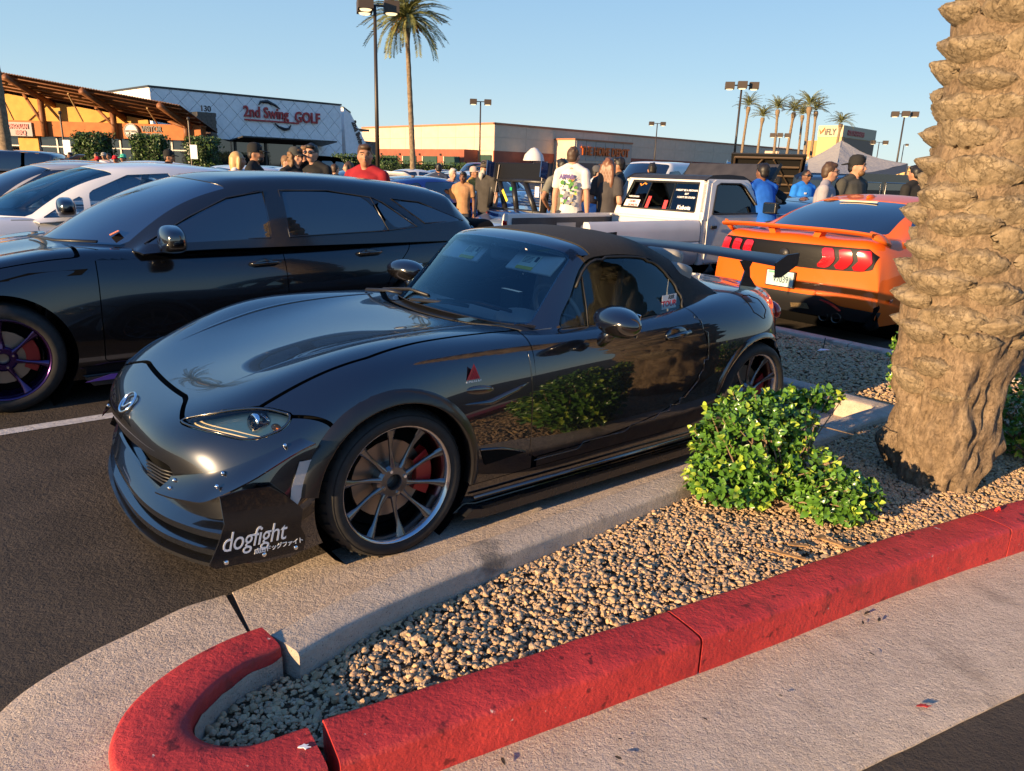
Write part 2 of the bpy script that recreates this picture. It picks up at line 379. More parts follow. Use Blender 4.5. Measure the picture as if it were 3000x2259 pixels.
# ------------------------------------------------------------------ ground, kerbs, gravel
def ground_mat(name, base, dark, light, s1, bump, bdist, bs, rough=.85, speck=None, sscale=180., spos=.62, spec=.3, stain=None, vf=.25):
    m = bpy.data.materials.new(name); m.use_nodes = True; t = m.node_tree; L = t.links; p = t.nodes['Principled BSDF']
    p.inputs['Roughness'].default_value = rough; p.inputs['Specular IOR Level'].default_value = spec
    tc = t.nodes.new('ShaderNodeTexCoord'); o = tc.outputs['Object']
    def nz(sc, det=6, ro=.6):
        n = t.nodes.new('ShaderNodeTexNoise'); n.inputs['Scale'].default_value = sc; n.inputs['Detail'].default_value = det; n.inputs['Roughness'].default_value = ro; L.new(o, n.inputs['Vector']); return n
    def ramp(f, a, b, ca, cb):
        r = t.nodes.new('ShaderNodeValToRGB'); r.color_ramp.elements[0].position = a; r.color_ramp.elements[1].position = b
        r.color_ramp.elements[0].color = (*ca, 1); r.color_ramp.elements[1].color = (*cb, 1); L.new(f, r.inputs[0]); return r.outputs[0]
    def mix(f, a, b):
        x = t.nodes.new('ShaderNodeMix'); x.data_type = 'RGBA'; L.new(f, x.inputs[0]); L.new(a, x.inputs[6]); L.new(b, x.inputs[7]); return x.outputs[2]
    def rgb(c):
        x = t.nodes.new('ShaderNodeRGB'); x.outputs[0].default_value = (*c, 1); return x.outputs[0]
    c = ramp(nz(s1).outputs['Fac'], .3, .7, dark, light)
    if speck: c = mix(ramp(nz(sscale, 3).outputs['Fac'], spos, spos+.05, (0,0,0), (1,1,1)), c, rgb(speck))
    if speck: c = mix(ramp(nz(sscale*.7, 3).outputs['Fac'], .32, .38, (1,1,1), (0,0,0)), c, rgb(tuple(x*.45 for x in base)))
    if stain: c = mix(ramp(nz(stain[1], 5).outputs['Fac'], stain[2], stain[2]+.12, (0,0,0), (1,1,1)), c, rgb(stain[0]))
    L.new(c, p.inputs['Base Color'])
    vo = t.nodes.new('ShaderNodeTexVoronoi'); vo.inputs['Scale'].default_value = bs; L.new(o, vo.inputs['Vector'])
    ad = t.nodes.new('ShaderNodeMath'); ad.operation = 'MULTIPLY_ADD'; L.new(vo.outputs['Distance'], ad.inputs[0]); ad.inputs[1].default_value = vf; L.new(nz(bs, 8, .75).outputs['Fac'], ad.inputs[2])
    a2 = t.nodes.new('ShaderNodeMath'); a2.operation = 'MULTIPLY_ADD'; L.new(nz(bs*.33, 4, .6).outputs['Fac'], a2.inputs[0]); a2.inputs[1].default_value = 1.6; L.new(ad.outputs[0], a2.inputs[2])
    b = t.nodes.new('ShaderNodeBump'); b.inputs['Strength'].default_value = bump; b.inputs['Distance'].default_value = bdist; L.new(a2.outputs[0], b.inputs['Height']); L.new(b.outputs[0], p.inputs['Normal'])
    return m
M_ASPH = ground_mat('asphalt', (.04,.036,.032), (.042,.033,.025), (.075,.059,.045), 3., .9, .010, 110, .82, (.12,.10,.08), 150, .64, stain=((.022,.018,.015), 1.3, .57))
M_CONC = ground_mat('exposed concrete', (.30,.26,.22), (.42,.335,.265), (.56,.455,.365), 9., .9, .008, 150, .9, (.70,.58,.46), 200, .57, stain=((.30,.24,.19), 2.2, .60))
M_KERB = ground_mat('kerb concrete', (.30,.27,.24), (.40,.33,.265), (.53,.445,.36), 14., .9, .007, 150, .9, (.44,.39,.33), 260, .62, stain=((.17,.15,.13), 4., .6))
M_REDK = ground_mat('red kerb paint', (.36,.03,.028), (.34,.024,.024), (.52,.042,.036), 6., .6, .008, 80, .5, (.55,.42,.37), 26, .70, .35, stain=((.19,.026,.022), 5.0, .60))
M_GBED = ground_mat('gravel bed', (.2,.15,.1), (.16,.115,.075), (.27,.195,.12), 30., 1., .02, 60, .95)
M_PAINT = ground_mat('road marking paint', (.55,.52,.48), (.42,.39,.36), (.62,.59,.55), 20., .6, .005, 110, .8, (.20,.18,.16), 60, .64)
b = B(); b.add([(-900,-60,0),(900,-60,0),(900,1400,0),(-900,1400,0)], [(0,1,2,3)]); struct(b.obj('parking_lot', M_ASPH))
def LP(pts): return [lot(a, c)[:2] for a, c in pts]
def offset(path, d):
    P = [np.array(p, float) for p in path]; out = []
    for i, p in enumerate(P):
        a = P[min(i+1, len(P)-1)]-P[max(i-1, 0)]; a /= np.linalg.norm(a); out.append(tuple(p+np.array([a[1], -a[0]])*d))
    return out
# kerb centre lines (world x, y); left of travel = island side
grey = LP([(3.36,1.17),(2.4,1.165),(1.39,1.17),(.68,1.18),(-.036,1.215),(-.40,1.26),(-.66,1.325)])
curl = [(-.705,1.918),(-.79,1.83),(-.855,1.72),(-.885,1.60),(-.865,1.50),(-.80,1.425),(-.70,1.39),(-.58,1.405),(-.45,1.485)]
red = [(-.42,1.505),(.10,1.79),(.62,2.075),(.94,2.255),(1.53,2.595),(2.24,2.965),(3.1,3.40),(4.2,3.97),(5.6,4.7)]
def kerb(path, wd, h, name, m, parent, n=6, z0=-.05, rnd=.016, closed_ends=True, jit=.003, widths=None):
    C_ = curve(path, n, False); L_ = offset(C_, -1.); V = []; F = []
    prof = [(-.5,0,0),(-.5,1,0),(-.5,1,1),(-.5,1,2),(.5,1,2),(.5,1,1),(.5,1,0),(.5,0,0)]
    for i, (p, q) in enumerate(zip(C_, L_)):
        nn = np.array(q)-np.array(p); wv = wd if widths is None else np.interp(i/(len(C_)-1), np.linspace(0, 1, len(widths)), widths)
        hh = h+noise.noise((p[0]*2.3, p[1]*2.3, .3))*jit*2
        for (x, z) in [(-wv/2,z0),(-wv/2,hh-rnd),(-wv/2+rnd*.3,hh-rnd*.3),(-wv/2+rnd,hh),(-wv*.15,hh+.002),(wv*.15,hh+.002),(wv/2-rnd,hh),(wv/2-rnd*.3,hh-rnd*.3),(wv/2,hh-rnd),(wv/2,z0)]:
            e = noise.noise((p[0]*6+x*9, p[1]*6, z*9))*jit; V.append((p[0]+nn[0]*(x+e), p[1]+nn[1]*(x+e), z+e*.7))
        if i: F += [((i-1)*10+k, i*10+k, i*10+k+1, (i-1)*10+k+1) for k in range(9)]
    F += [tuple(range(10)), tuple(range((len(C_)-1)*10+9, (len(C_)-1)*10-1, -1))]
    o = mesh(name, V, F, m, parent, True); o.data.set_sharp_from_angle(angle=R(50)); return o
isl = thing('kerb', 'raised concrete kerb round the gravel island, its outer side and rounded nose painted red', 'kerb')
def sub(path, a, c):
    """part of a path between fractions of its length"""
    P = [np.array(p) for p in curve(path, 8, False)]; d = np.concatenate([[0], np.cumsum([np.linalg.norm(P[i+1]-P[i]) for i in range(len(P)-1)])]); T = d[-1]
    s = np.linspace(a*T, c*T, max(6, int((c-a)*T/.08))); return [(float(np.interp(x, d, [p[0] for p in P])), float(np.interp(x, d, [p[1] for p in P]))) for x in s]
kerb(sub(grey, 0, .43), .145, .145, 'kerb_section', M_KERB, isl, 1)['label'] = 'bare concrete kerb section'
kerb(sub(grey, .4312, 1), .145, .145, 'kerb_section', M_KERB, isl, 1)['label'] = 'bare concrete kerb section'
kerb(curl, .17, .15, 'kerb_section', M_REDK, isl, 6, widths=[.135,.15,.165,.18,.19,.19,.185,.175,.165])['label'] = 'curved red nose section'
for a, c in ((0,.165),(.1665,.415),(.4162,.70),(.701,1)): kerb(sub(red, a, c), .175, .152, 'kerb_section', M_REDK, isl, 1)['label'] = 'straight red kerb section'
# bare inner face of the red nose
gi = B(); ci = curve(curl, 6, False); oi = offset(ci, -.0955)
inner = [np.array(p)+(np.array(q)-np.array(p))/.0955*(np.interp(i/(len(ci)-1), np.linspace(0,1,9), [.135,.15,.165,.18,.19,.19,.185,.175,.165])/2+.0035) for i, (p, q) in enumerate(zip(ci, oi))]
V = []
for i, p in enumerate(inner): V += [(p[0], p[1], .02), (p[0], p[1], .112+.012*noise.noise((p[0]*30, p[1]*30, 0)))]
mesh('unpainted_face', V, [(2*i, 2*i+1, 2*i+3, 2*i+2) for i in range(len(inner)-1)], M_KERB, isl)
back = thing('kerb', 'low concrete kerb behind the black roadster, closing its bay', 'kerb')
for a, c in ((1.25,-.4),(-.412,-2.6),(-2.61,-5.2),(-5.21,-8)): kerb(LP([(3.37,a),(3.37,(a+c)/2),(3.37,c)]), .15, .145, 'kerb_section', M_KERB, back, 8)
back2 = thing('kerb', 'concrete kerb under the tail of the orange coupe', 'kerb')
for a, c in ((5,2.4),(2.39,.0),(-.01,-2.4),(-2.41,-5),(-5.01,-9)): kerb(LP([(5.05,a),(5.05,(a+c)/2),(5.05,c)]), .15, .135, 'kerb_section', M_KERB, back2, 8)
# gutter pan: strip outside the kerb
path = [p for p in curve(grey, 6, False)]+curve(curl, 6, False)+curve(red, 6, False)
outer = curve(LP([(3.3,.62),(2.2,.63),(1.1,.635),(.3,.64),(-.16,.65),(-.42,.69),(-.64,.737)])+[(-1.13,2.265),(-1.22,2.135),(-1.31,2.01),(-1.385,1.87),(-1.42,1.70),(-1.41,1.48),(-1.30,1.22),(-1.08,1.03),(-.80,.94),(-.50,.96),(-.2,1.05)]+[(.3,1.27),(.98,1.625),(1.29,1.785),(1.64,1.965),(2.6,2.47),(4.0,3.2),(6,4.25)], 8, False)
def resample(P, n):
    P = [np.array(p) for p in P]; d = np.concatenate([[0], np.cumsum([np.linalg.norm(P[i+1]-P[i]) for i in range(len(P)-1)])]); s = np.linspace(0, d[-1], n)
    return [(float(np.interp(x, d, [p[0] for p in P])), float(np.interp(x, d, [p[1] for p in P]))) for x in s]
# pair each outer point with the nearest kerb point
oo = resample(outer, 560); kk_ = [np.array(p) for p in resample(path, 1100)]; V = []; last = 0
pan = []
for p in oo:
    d = [np.linalg.norm(q-np.array(p)) for q in kk_[last:last+60]]; last = last+int(np.argmin(d)); pan.append((p, kk_[last]))
def pan_piece(a, c, par):
    V = []; F = []
    for i in range(a, c):
        p, q = np.array(pan[i][0]), pan[i][1]
        for f, z in ((0,-.04),(0,.006),(.03,.012),(.35,.013),(.7,.020),(1.,.026)):
            e = noise.noise((p[0]*9+f, p[1]*9, 0))*.006; r = p+(q-p)*f; V.append((r[0]+e*(f < .1), r[1]+e*(f < .1), z))
        if i > a: n = len(V)//6-1; F += [((n-1)*6+k, (n-1)*6+k+1, n*6+k+1, n*6+k) for k in range(5)]
    F += [tuple(range(6))[::-1], tuple(len(V)-6+k for k in range(6))]
    mesh('gutter_slab', V, F, M_CONC, par, True).data.set_sharp_from_angle(angle=R(40))
gp = thing('gutter', 'rough exposed concrete gutter round the kerbed gravel island', 'gutter'); struct(gp)
jn = int(np.argmin([np.hypot(p[0][0]+1.01, p[0][1]-2.36) for p in pan])); j2 = int(np.argmin([np.hypot(p[0][0]-.98, p[0][1]-1.62) for p in pan])); 
q0, q1 = pan[jn], pan[jn+1]; pan[jn+1] = (tuple(np.array(pan[jn-1][0])*.45+np.array(q1[0])*.55), pan[jn-1][1]*.45+q1[1]*.55); pan_piece(0, jn, gp); pan_piece(jn+1, j2+90, gp); pan_piece(j2+91, 560, gp)
# bay line
b = B(); L0, L1 = lot(-2.6,-1.60), lot(3.1,-1.68)
p = [lot(-2.6,-1.585,.004), lot(-2.6,-1.69,.004), lot(3.1,-1.72,.004), lot(3.1,-1.615,.004)]; b.add(p, [(0,1,2,3)]); struct(b.obj('bay_line', M_PAINT))
b = B(); p = [lot(-2.6,-4.4,.004), lot(-2.6,-4.5,.004), lot(3.1,-4.5,.004), lot(3.1,-4.4,.004)]; b.add(p, [(0,1,2,3)]); struct(b.obj('bay_line', M_PAINT))
# gravel beds
isl_in = [tuple(p) for p in offset(curve(grey, 4, False), -.07)]+[(q[0], q[1]) for q in inner[::3]]+offset(curve(red, 4, False), -.085)
poly_i = isl_in+[(5.6,5.6)]+[lot(3.44, -1.5)[:2]]
poly_i = [tuple(map(float, p[:2])) for p in isl_in]+[(5.3,5.2), lot(4.95,3.0)[:2], lot(4.95,-7.5)[:2], lot(3.44,-7.5)[:2], lot(3.44,1.2)[:2]]
def bed_z(x, y):
    uu = (x-OX)*EU[0]+(y-OY)*EU[1]
    return .055+.05*min(1, max(0, (uu-0)/3.))+.012*noise.noise((x*3, y*3, 0))
gx = np.arange(-1.2, 5.6, .06); V = []; idx = {}; F = []
GX, GY = np.meshgrid(np.arange(-1.1, 5.6, .07), np.arange(1.2, 12.2, .07)); ins = sdf(poly_i, GX, GY)
for a in range(GX.shape[0]):
    for c in range(GX.shape[1]):
        if ins[a, c] > -.08: idx[(a, c)] = len(V); V.append((GX[a, c], GY[a, c], bed_z(GX[a, c], GY[a, c])-.012))
for (a, c) in idx:
    if (a+1, c) in idx and (a, c+1) in idx and (a+1, c+1) in idx: F.append((idx[(a, c)], idx[(a, c+1)], idx[(a+1, c+1)], idx[(a+1, c)]))
struct(mesh('gravel_bed', V, F, M_GBED))
def ico(sub_):
    t = (1+5**.5)/2; v = [(-1,t,0),(1,t,0),(-1,-t,0),(1,-t,0),(0,-1,t),(0,1,t),(0,-1,-t),(0,1,-t),(t,0,-1),(t,0,1),(-t,0,-1),(-t,0,1)]
    f = [(0,11,5),(0,5,1),(0,1,7),(0,7,10),(0,10,11),(1,5,9),(5,11,4),(11,10,2),(10,7,6),(7,1,8),(3,9,4),(3,4,2),(3,2,6),(3,6,8),(3,8,9),(4,9,5),(2,4,11),(6,2,10),(8,6,7),(9,8,1)]
    v = [np.array(p)/np.linalg.norm(p) for p in v]
    for _ in range(sub_):
        cc = {}; nf = []
        def md(a, b_):
            k = (min(a, b_), max(a, b_))
            if k not in cc: q = v[a]+v[b_]; v.append(q/np.linalg.norm(q)); cc[k] = len(v)-1
            return cc[k]
        for a, b_, c in f: x, y, z = md(a, b_), md(b_, c), md(c, a); nf += [(a,x,z),(b_,y,x),(c,z,y),(x,y,z)]
        f = nf
    return np.array(v), np.array(f)
def scatter_stones(name, pts, size, sub_, m, parent=None):
    v0, f0 = ico(sub_); nv, nf = len(v0), len(f0); n = len(pts); tm = []
    for q in range(16):
        d = v0.copy(); nr_ = rng.normal(size=(7, 3)); nr_ /= np.linalg.norm(nr_, axis=1)[:, None]
        for e in nr_:                                           # chip flat facets off a ball
            h = rng.uniform(.55, .85); s_ = d@e; d -= np.outer(np.maximum(s_-h, 0), e)
        tm.append(d*(1+rng.normal(scale=.07, size=(nv, 1))))
    tm = np.array(tm); V = np.empty((n, nv, 3)); pick = rng.integers(0, 16, n)
    a = rng.uniform(0, 2*math.pi, n); sc = np.array(size)[:, None]*rng.uniform([.85,.65,.40], [1.3,1.0,.68], (n, 3))
    base = tm[pick]*sc[:, None, :]; ti = rng.normal(scale=.35, size=(n, 2))
    x, y, z = base[..., 0], base[..., 1], base[..., 2]
    z, x = z*np.cos(ti[:, :1])-x*np.sin(ti[:, :1]), z*np.sin(ti[:, :1])+x*np.cos(ti[:, :1])
    V[..., 0] = x*np.cos(a)[:, None]-y*np.sin(a)[:, None]+pts[:, :1]; V[..., 1] = x*np.sin(a)[:, None]+y*np.cos(a)[:, None]+pts[:, 1:2]; V[..., 2] = z+pts[:, 2:3]
    F = (f0[None]+(np.arange(n)*nv)[:, None, None]).reshape(-1, 3)
    me = bpy.data.meshes.new(name); me.vertices.add(n*nv); me.vertices.foreach_set('co', V.reshape(-1)); me.loops.add(len(F)*3); me.loops.foreach_set('vertex_index', F.reshape(-1).astype(np.int32))
    me.polygons.add(len(F)); me.polygons.foreach_set('loop_start', np.arange(0, len(F)*3, 3, dtype=np.int32)); me.polygons.foreach_set('loop_total', np.full(len(F), 3, np.int32))
    at_ = me.attributes.new('tone', 'FLOAT', 'POINT'); at_.data.foreach_set('value', np.repeat(rng.uniform(0, 1, n), nv).astype(np.float32))
    me.polygons.foreach_set('use_smooth', [True]*len(F)); me.materials.append(m); me.update(calc_edges=True); me.validate()
    try: me.set_sharp_from_angle(angle=R(38))
    except Exception: pass
    o = link(bpy.data.objects.new(name, me), parent); o['kind'] = 'stuff'; return o
def stone_mat(name, cols):
    m = bpy.data.materials.new(name); m.use_nodes = True; t = m.node_tree; p = t.nodes['Principled BSDF']; p.inputs['Roughness'].default_value = .9; p.inputs['Specular IOR Level'].default_value = .05
    a = t.nodes.new('ShaderNodeAttribute'); a.attribute_name = 'tone'; r = t.nodes.new('ShaderNodeValToRGB'); t.links.new(a.outputs['Fac'], r.inputs[0])
    els = r.color_ramp.elements; els[0].position = 0; els[1].position = 1
    for i, c in enumerate(cols):
        e = els[0] if i == 0 else els[len(els)-1] if i == len(cols)-1 else els.new(i/(len(cols)-1)); e.color = (*c, 1)
    tc = t.nodes.new('ShaderNodeTexCoord'); n = t.nodes.new('ShaderNodeTexNoise'); n.inputs['Scale'].default_value = 170; n.inputs['Detail'].default_value = 6; t.links.new(tc.outputs['Object'], n.inputs['Vector'])
    mx = t.nodes.new('ShaderNodeMix'); mx.data_type = 'RGBA'; mx.blend_type = 'MULTIPLY'; mx.inputs[0].default_value = .45; t.links.new(r.outputs[0], mx.inputs[6]); t.links.new(n.outputs['Fac'], mx.inputs[7])
    hs_ = t.nodes.new('ShaderNodeHueSaturation'); hs_.inputs['Saturation'].default_value = .9; t.links.new(mx.outputs[2], hs_.inputs['Color']); t.links.new(hs_.outputs[0], p.inputs['Base Color'])
    b_ = t.nodes.new('ShaderNodeBump'); b_.inputs['Strength'].default_value = .6; b_.inputs['Distance'].default_value = .004; t.links.new(n.outputs['Fac'], b_.inputs['Height']); t.links.new(b_.outputs[0], p.inputs['Normal']); return m
M_STONE = stone_mat('gravel stone', [(.40,.25,.12),(.62,.41,.20),(.52,.34,.18),(.68,.46,.24),(.42,.31,.21),(.64,.42,.20),(.52,.31,.17),(.68,.49,.29)])
def in_bed(n, x0, x1, y0, y1, extra=None):
    q = np.column_stack([rng.uniform(x0, x1, n), rng.uniform(y0, y1, n)]); ok = sdf(poly_i, q[:, 0], q[:, 1]) > .006
    if extra is not None: ok &= extra(q)
    return q[ok]
uo = lambda q: (q[:, 0]-OX)*EU[0]+(q[:, 1]-OY)*EU[1]
q = in_bed(165000, -.95, 4.2, 1.4, 5.4, lambda q: (uo(q) < 3.35))
near = np.hypot(q[:, 0], q[:, 1]) < 2.5
def with_z(q, s, up=.3): return np.column_stack([q, [bed_z(a, c) for a, c in q]+s*rng.uniform(-.1, up, len(q))])
def sizes(n, lo, hi): return lo+(hi-lo)*rng.beta(1.0, 3.0, n)
s = sizes(near.sum(), .0045, .020); scatter_stones('gravel', with_z(q[near], s, .6), s, 1, M_STONE)
s = sizes((~near).sum(), .007, .018); scatter_stones('gravel', with_z(q[~near], s, .6), s, 0, M_STONE)
q = in_bed(60000, 1.4, 5.3, 2.8, 9.5, lambda q: uo(q) > 3.43); s = sizes(len(q), .013, .026); scatter_stones('gravel', with_z(q, s, .6), s, 0, M_STONE)
# loose bits: dry wood chips by the bush, dark specks and leaves on the concrete
M_CHIP = mat('dry wood chip', (.36,.20,.08), .8, var=.3, vscale=80); M_LEAFD = mat('dead leaf', (.03,.025,.02), .8)
for n, (x, y, l, a) in enumerate([(1.10,2.62,.16,-.25),(1.18,2.70,.09,.1),(1.33,2.71,.10,-.5),(1.40,2.66,.13,.15),(1.29,2.76,.07,.6),(1.02,2.70,.06,1.2)]):
    b = B(); b.box((0,0,0), (l,.018,.006)); o = b.obj('wood_chip', M_CHIP, None, bevel=.002); o.location = (x, y, bed_z(x, y)+.03); o.rotation_euler = (.1, .12, a)
    tag(o, 'splinter of dry orange wood lying on the gravel in front of the bush', 'wood chip', 'dry wood splinters on the gravel')
dl = None
for n in range(11):
    x, y = (rng.uniform(.0, 1.7), 0); y = 1.62+.5*x+rng.uniform(-.28, .22)
    if dl is None: b = B(); b.add([(-.012,0,0),(-.004,.005,.003),(.008,.004,.004),(.014,0,.001),(.006,-.004,.003),(-.005,-.005,.002)], [(0,1,2,3,4,5)]); o = b.obj('dead_leaf', M_LEAFD); dl = o
    else: o = dl.copy(); C.objects.link(o)
    o.location = (x, y, .028); o.rotation_euler = (rng.uniform(-.3,.3), rng.uniform(-.3,.3), rng.uniform(0, 6)); s_ = rng.uniform(.5, 1.3); o.scale = (s_, s_, s_)
    tag(o, 'small dark dead leaf on the concrete gutter below the red kerb', 'leaf', 'dead leaves on the gutter')
b = B(); b.tube([(0,0,-.02),(0,0,.05),(.012,0,.055)], [.006,.006,.010], 6); o = b.obj('plastic_stake', mat('red plastic', (.6,.03,.03), .4)); o.location = (2.14, 2.97, .11); tag(o, 'small red plastic stake poking out of the gravel at the palm foot', 'stake')
b = B(); b.add([(-.05,-.01,0),(-.01,.02,.012),(.04,.012,.004),(.055,-.012,.012),(0,-.025,.006)], [(0,1,2,3,4)]); o = b.obj('paper_scrap', M_WHITEP); o.location = (2.60, 6.05, .15); tag(o, 'crumpled white paper scrap on the gravel strip behind the roadster', 'paper')
b = B(); b.tube([(0,0,0),(.01,.01,.06),(.012,.012,.11)], .004, 5); o = b.obj('black_stick', M_SEAL if 0 else M_BLKPL); o.location = (2.61, 6.08, .14); tag(o, 'thin black stick standing in the gravel beside the white paper scrap', 'stick')
r_ = random.Random(2); pts = [(.020*(1+.6*r_.uniform(-1, 1))*math.cos(t), .020*(1+.6*r_.uniform(-1, 1))*math.sin(t)) for t in np.linspace(0, 6.28, 15)[:-1]]
b = B(); b.prism([(a*.55, c*.4) for a, c in pts], .1545, .157, 'z'); o = b.obj('white_splash', M_WHITEP, isl); o.location = (-.478, 1.475, 0)
b = B(); b.prism([(a*.8-.02, c*.35) for a, c in pts], .021, .0235, 'z'); o = b.obj('red_paint_spill', M_REDK, gp); o.location = (1.28, 1.86, 0)
# ------------------------------------------------------------------ the near palm trunk
def bark_mat(name, c1, c2, c3, sc=1., bump=1.):
    m = bpy.data.materials.new(name); m.use_nodes = True; t = m.node_tree; L = t.links; p = t.nodes['Principled BSDF']; p.inputs['Roughness'].default_value = .92; p.inputs['Specular IOR Level'].default_value = .15
    tc = t.nodes.new('ShaderNodeTexCoord'); o = tc.outputs['Object']
    def mapped(s):
        q = t.nodes.new('ShaderNodeMapping'); q.inputs['Scale'].default_value = s; L.new(o, q.inputs[0]); return q.outputs[0]
    def nz(v, s, d=8, r=.65):
        q = t.nodes.new('ShaderNodeTexNoise'); q.inputs['Scale'].default_value = s*sc; q.inputs['Detail'].default_value = d; q.inputs['Roughness'].default_value = r; L.new(v, q.inputs['Vector']); return q
    n1 = nz(o, 9); r = t.nodes.new('ShaderNodeValToRGB'); L.new(n1.outputs['Fac'], r.inputs[0]); e = r.color_ramp.elements; e[0].position = .3; e[0].color = (*c1, 1); e[1].position = .7; e[1].color = (*c3, 1); k = e.new(.5); k.color = (*c2, 1)
    vo = t.nodes.new('ShaderNodeTexVoronoi'); vo.feature = 'DISTANCE_TO_EDGE'; vo.inputs['Scale'].default_value = 9*sc
    n3 = nz(o, 12); av_ = t.nodes.new('ShaderNodeVectorMath'); av_.operation = 'MULTIPLY_ADD'; av_.inputs[1].default_value = (.22,.22,.22); L.new(n3.outputs['Color'], av_.inputs[0]); L.new(mapped((1.6,1.6,.55)), av_.inputs[2]); L.new(av_.outputs[0], vo.inputs['Vector'])
    cr_ = t.nodes.new('ShaderNodeMapRange'); cr_.inputs[2].default_value = .035; L.new(vo.outputs['Distance'], cr_.inputs[0])
    n2 = nz(mapped((1,1,.5)), 42, 12, .75); hh = t.nodes.new('ShaderNodeMath'); hh.operation = 'MULTIPLY_ADD'; hh.inputs[1].default_value = .12; L.new(cr_.outputs[0], hh.inputs[0]); L.new(n2.outputs['Fac'], hh.inputs[2])
    mx = t.nodes.new('ShaderNodeMix'); mx.data_type = 'RGBA'; L.new(cr_.outputs[0], mx.inputs[0]); mx.inputs[6].default_value = (*[c*.9 for c in c1], 1); L.new(r.outputs[0], mx.inputs[7]); fm_ = t.nodes.new('ShaderNodeMapRange'); fm_.inputs[1].default_value = .3; fm_.inputs[2].default_value = .7; fm_.inputs[3].default_value = .45; fm_.inputs[4].default_value = 1.25; L.new(n2.outputs['Fac'], fm_.inputs[0]); m2 = t.nodes.new('ShaderNodeVectorMath'); m2.operation = 'SCALE'; L.new(mx.outputs[2], m2.inputs[0]); L.new(fm_.outputs[0], m2.inputs['Scale']); L.new(m2.outputs[0], p.inputs['Base Color'])
    b_ = t.nodes.new('ShaderNodeBump'); b_.inputs['Strength'].default_value = bump; b_.inputs['Distance'].default_value = .016/sc; L.new(hh.outputs[0], b_.inputs['Height']); L.new(b_.outputs[0], p.inputs['Normal']); return m
M_BOOT = bark_mat('palm leaf base', (.22,.165,.10), (.32,.245,.155), (.40,.32,.215))
M_FIBRE = bark_mat('palm trunk fibre', (.19,.12,.06), (.27,.185,.10), (.33,.24,.14), 2.2, 1.)
M_STUMP = bark_mat('palm root crown', (.17,.12,.075), (.25,.18,.115), (.31,.235,.155), 1.6, 1.)
PX, PY = 2.13, 3.46
palm = thing('palm_tree', 'stout date palm trunk clad in thick stubs of cut leaves beside the green bush', 'palm tree', (PX, PY, .05))
def prad(z): return float(np.interp(z, [-.1,.05,.2,.35,.5,.62,.8,1.1,2.4,4.6,6], [.20,.21,.235,.225,.215,.235,.255,.26,.27,.25,.25]))
V = []; F = []; NZ, NA = 200, 96; Z = np.concatenate([np.linspace(-.1, .8, 90), np.linspace(.81, 4.9, NZ-90)])
for i, z in enumerate(Z):
    for k in range(NA):
        a = 2*math.pi*k/NA; x, y = math.cos(a), math.sin(a); r = prad(z)
        amp = float(np.interp(z, [0, .5, .8, 1.2], [.05,.055,.035,.02]))
        n = noise.noise((x*1.7+3, y*1.7, z*3.2))*amp*1.2+noise.noise((x*5, y*5, z*9))*amp*.6+noise.noise((x*14, y*14, z*12))*amp*.32+abs(noise.noise((x*9, y*9, z*5+4)))*amp*-.5
        V.append((x*(r+n), y*(r+n), z))
    if i: F += [((i-1)*NA+k, (i-1)*NA+(k+1) % NA, i*NA+(k+1) % NA, i*NA+k) for k in range(NA)]
mesh('trunk', V, F, M_STUMP, palm, True)
def boot_mesh(seed):
    """a cut leaf base: wide lozenge, thick in the middle, the cut face tilted up and outward"""
    r_ = random.Random(seed); V = []; F = []; nu, nv = 31, 15; wd = r_.uniform(.125, .155); ht = r_.uniform(.052, .068); dp = r_.uniform(.10, .14); off = r_.uniform(0, 50)
    for i in range(nv):
        t = i/(nv-1)*2-1                                     # -1 bottom .. 1 top
        for k in range(nu):
            s = k/(nu-1)*2-1
            e = max(0, 1-abs(s)**1.9)
            z = t*ht*(e**.55)+.012*s*s+ (.018 if t > 0 else 0)*e*t
            prof = ((t+1)/1.42)**.7 if t < .42 else max(0, 1-((t-.42)/.58)**1.7)
            d = dp*(e**.7)*max(0, prof)
            n = noise.noise((s*4+off, t*4, seed*.7))*.016+noise.noise((s*11+off, t*9, seed*.3))*.009+noise.noise((s*26+off, t*12, seed*.3))*.005-.020*max(0, .16-abs(noise.noise((s*7+off, t*1.2+3, seed*.9))))*4+noise.noise((s*3+off, t*16, 5))*.006
            V.append((s*wd, -(d+n*min(1, e*3))+.03, z+n*.6))
        if i: F += [((i-1)*nu+k, (i-1)*nu+k+1, i*nu+k+1, i*nu+k) for k in range(nu-1)]
    me = bpy.data.meshes.new('leaf_base'); me.from_pydata(V, [], F); me.polygons.foreach_set('use_smooth', [True]*len(F)); me.materials.append(M_BOOT); me.update(); return me
BOOTS = [boot_mesh(s) for s in range(9)]
z = .55; row = 0; PITCH = .124
while z < 4.8:
    nb = 6; a0 = row*(math.pi/nb)+row*.11
    for k in range(nb):
        if z < .72 and random.random() < .35: continue
        a = a0+2*math.pi*k/nb+random.uniform(-.06, .06); zz = z+random.uniform(-.022, .022)+.25*PITCH*math.sin(a*1.0)
        o = link(bpy.data.objects.new('leaf_base', random.choice(BOOTS)), palm); r = prad(zz)
        o.location = (math.cos(a)*(r-.012), math.sin(a)*(r-.012), zz); sc = random.uniform(.86, 1.14)*(1 if z > .8 else .85)
        o.rotation_euler = (random.uniform(-.25, .12), random.uniform(-.12, .12), a+math.pi/2); o.scale = (sc*(1.05 if z > .8 else .9), sc, sc*random.uniform(.9, 1.15))
    z += PITCH; row += 1
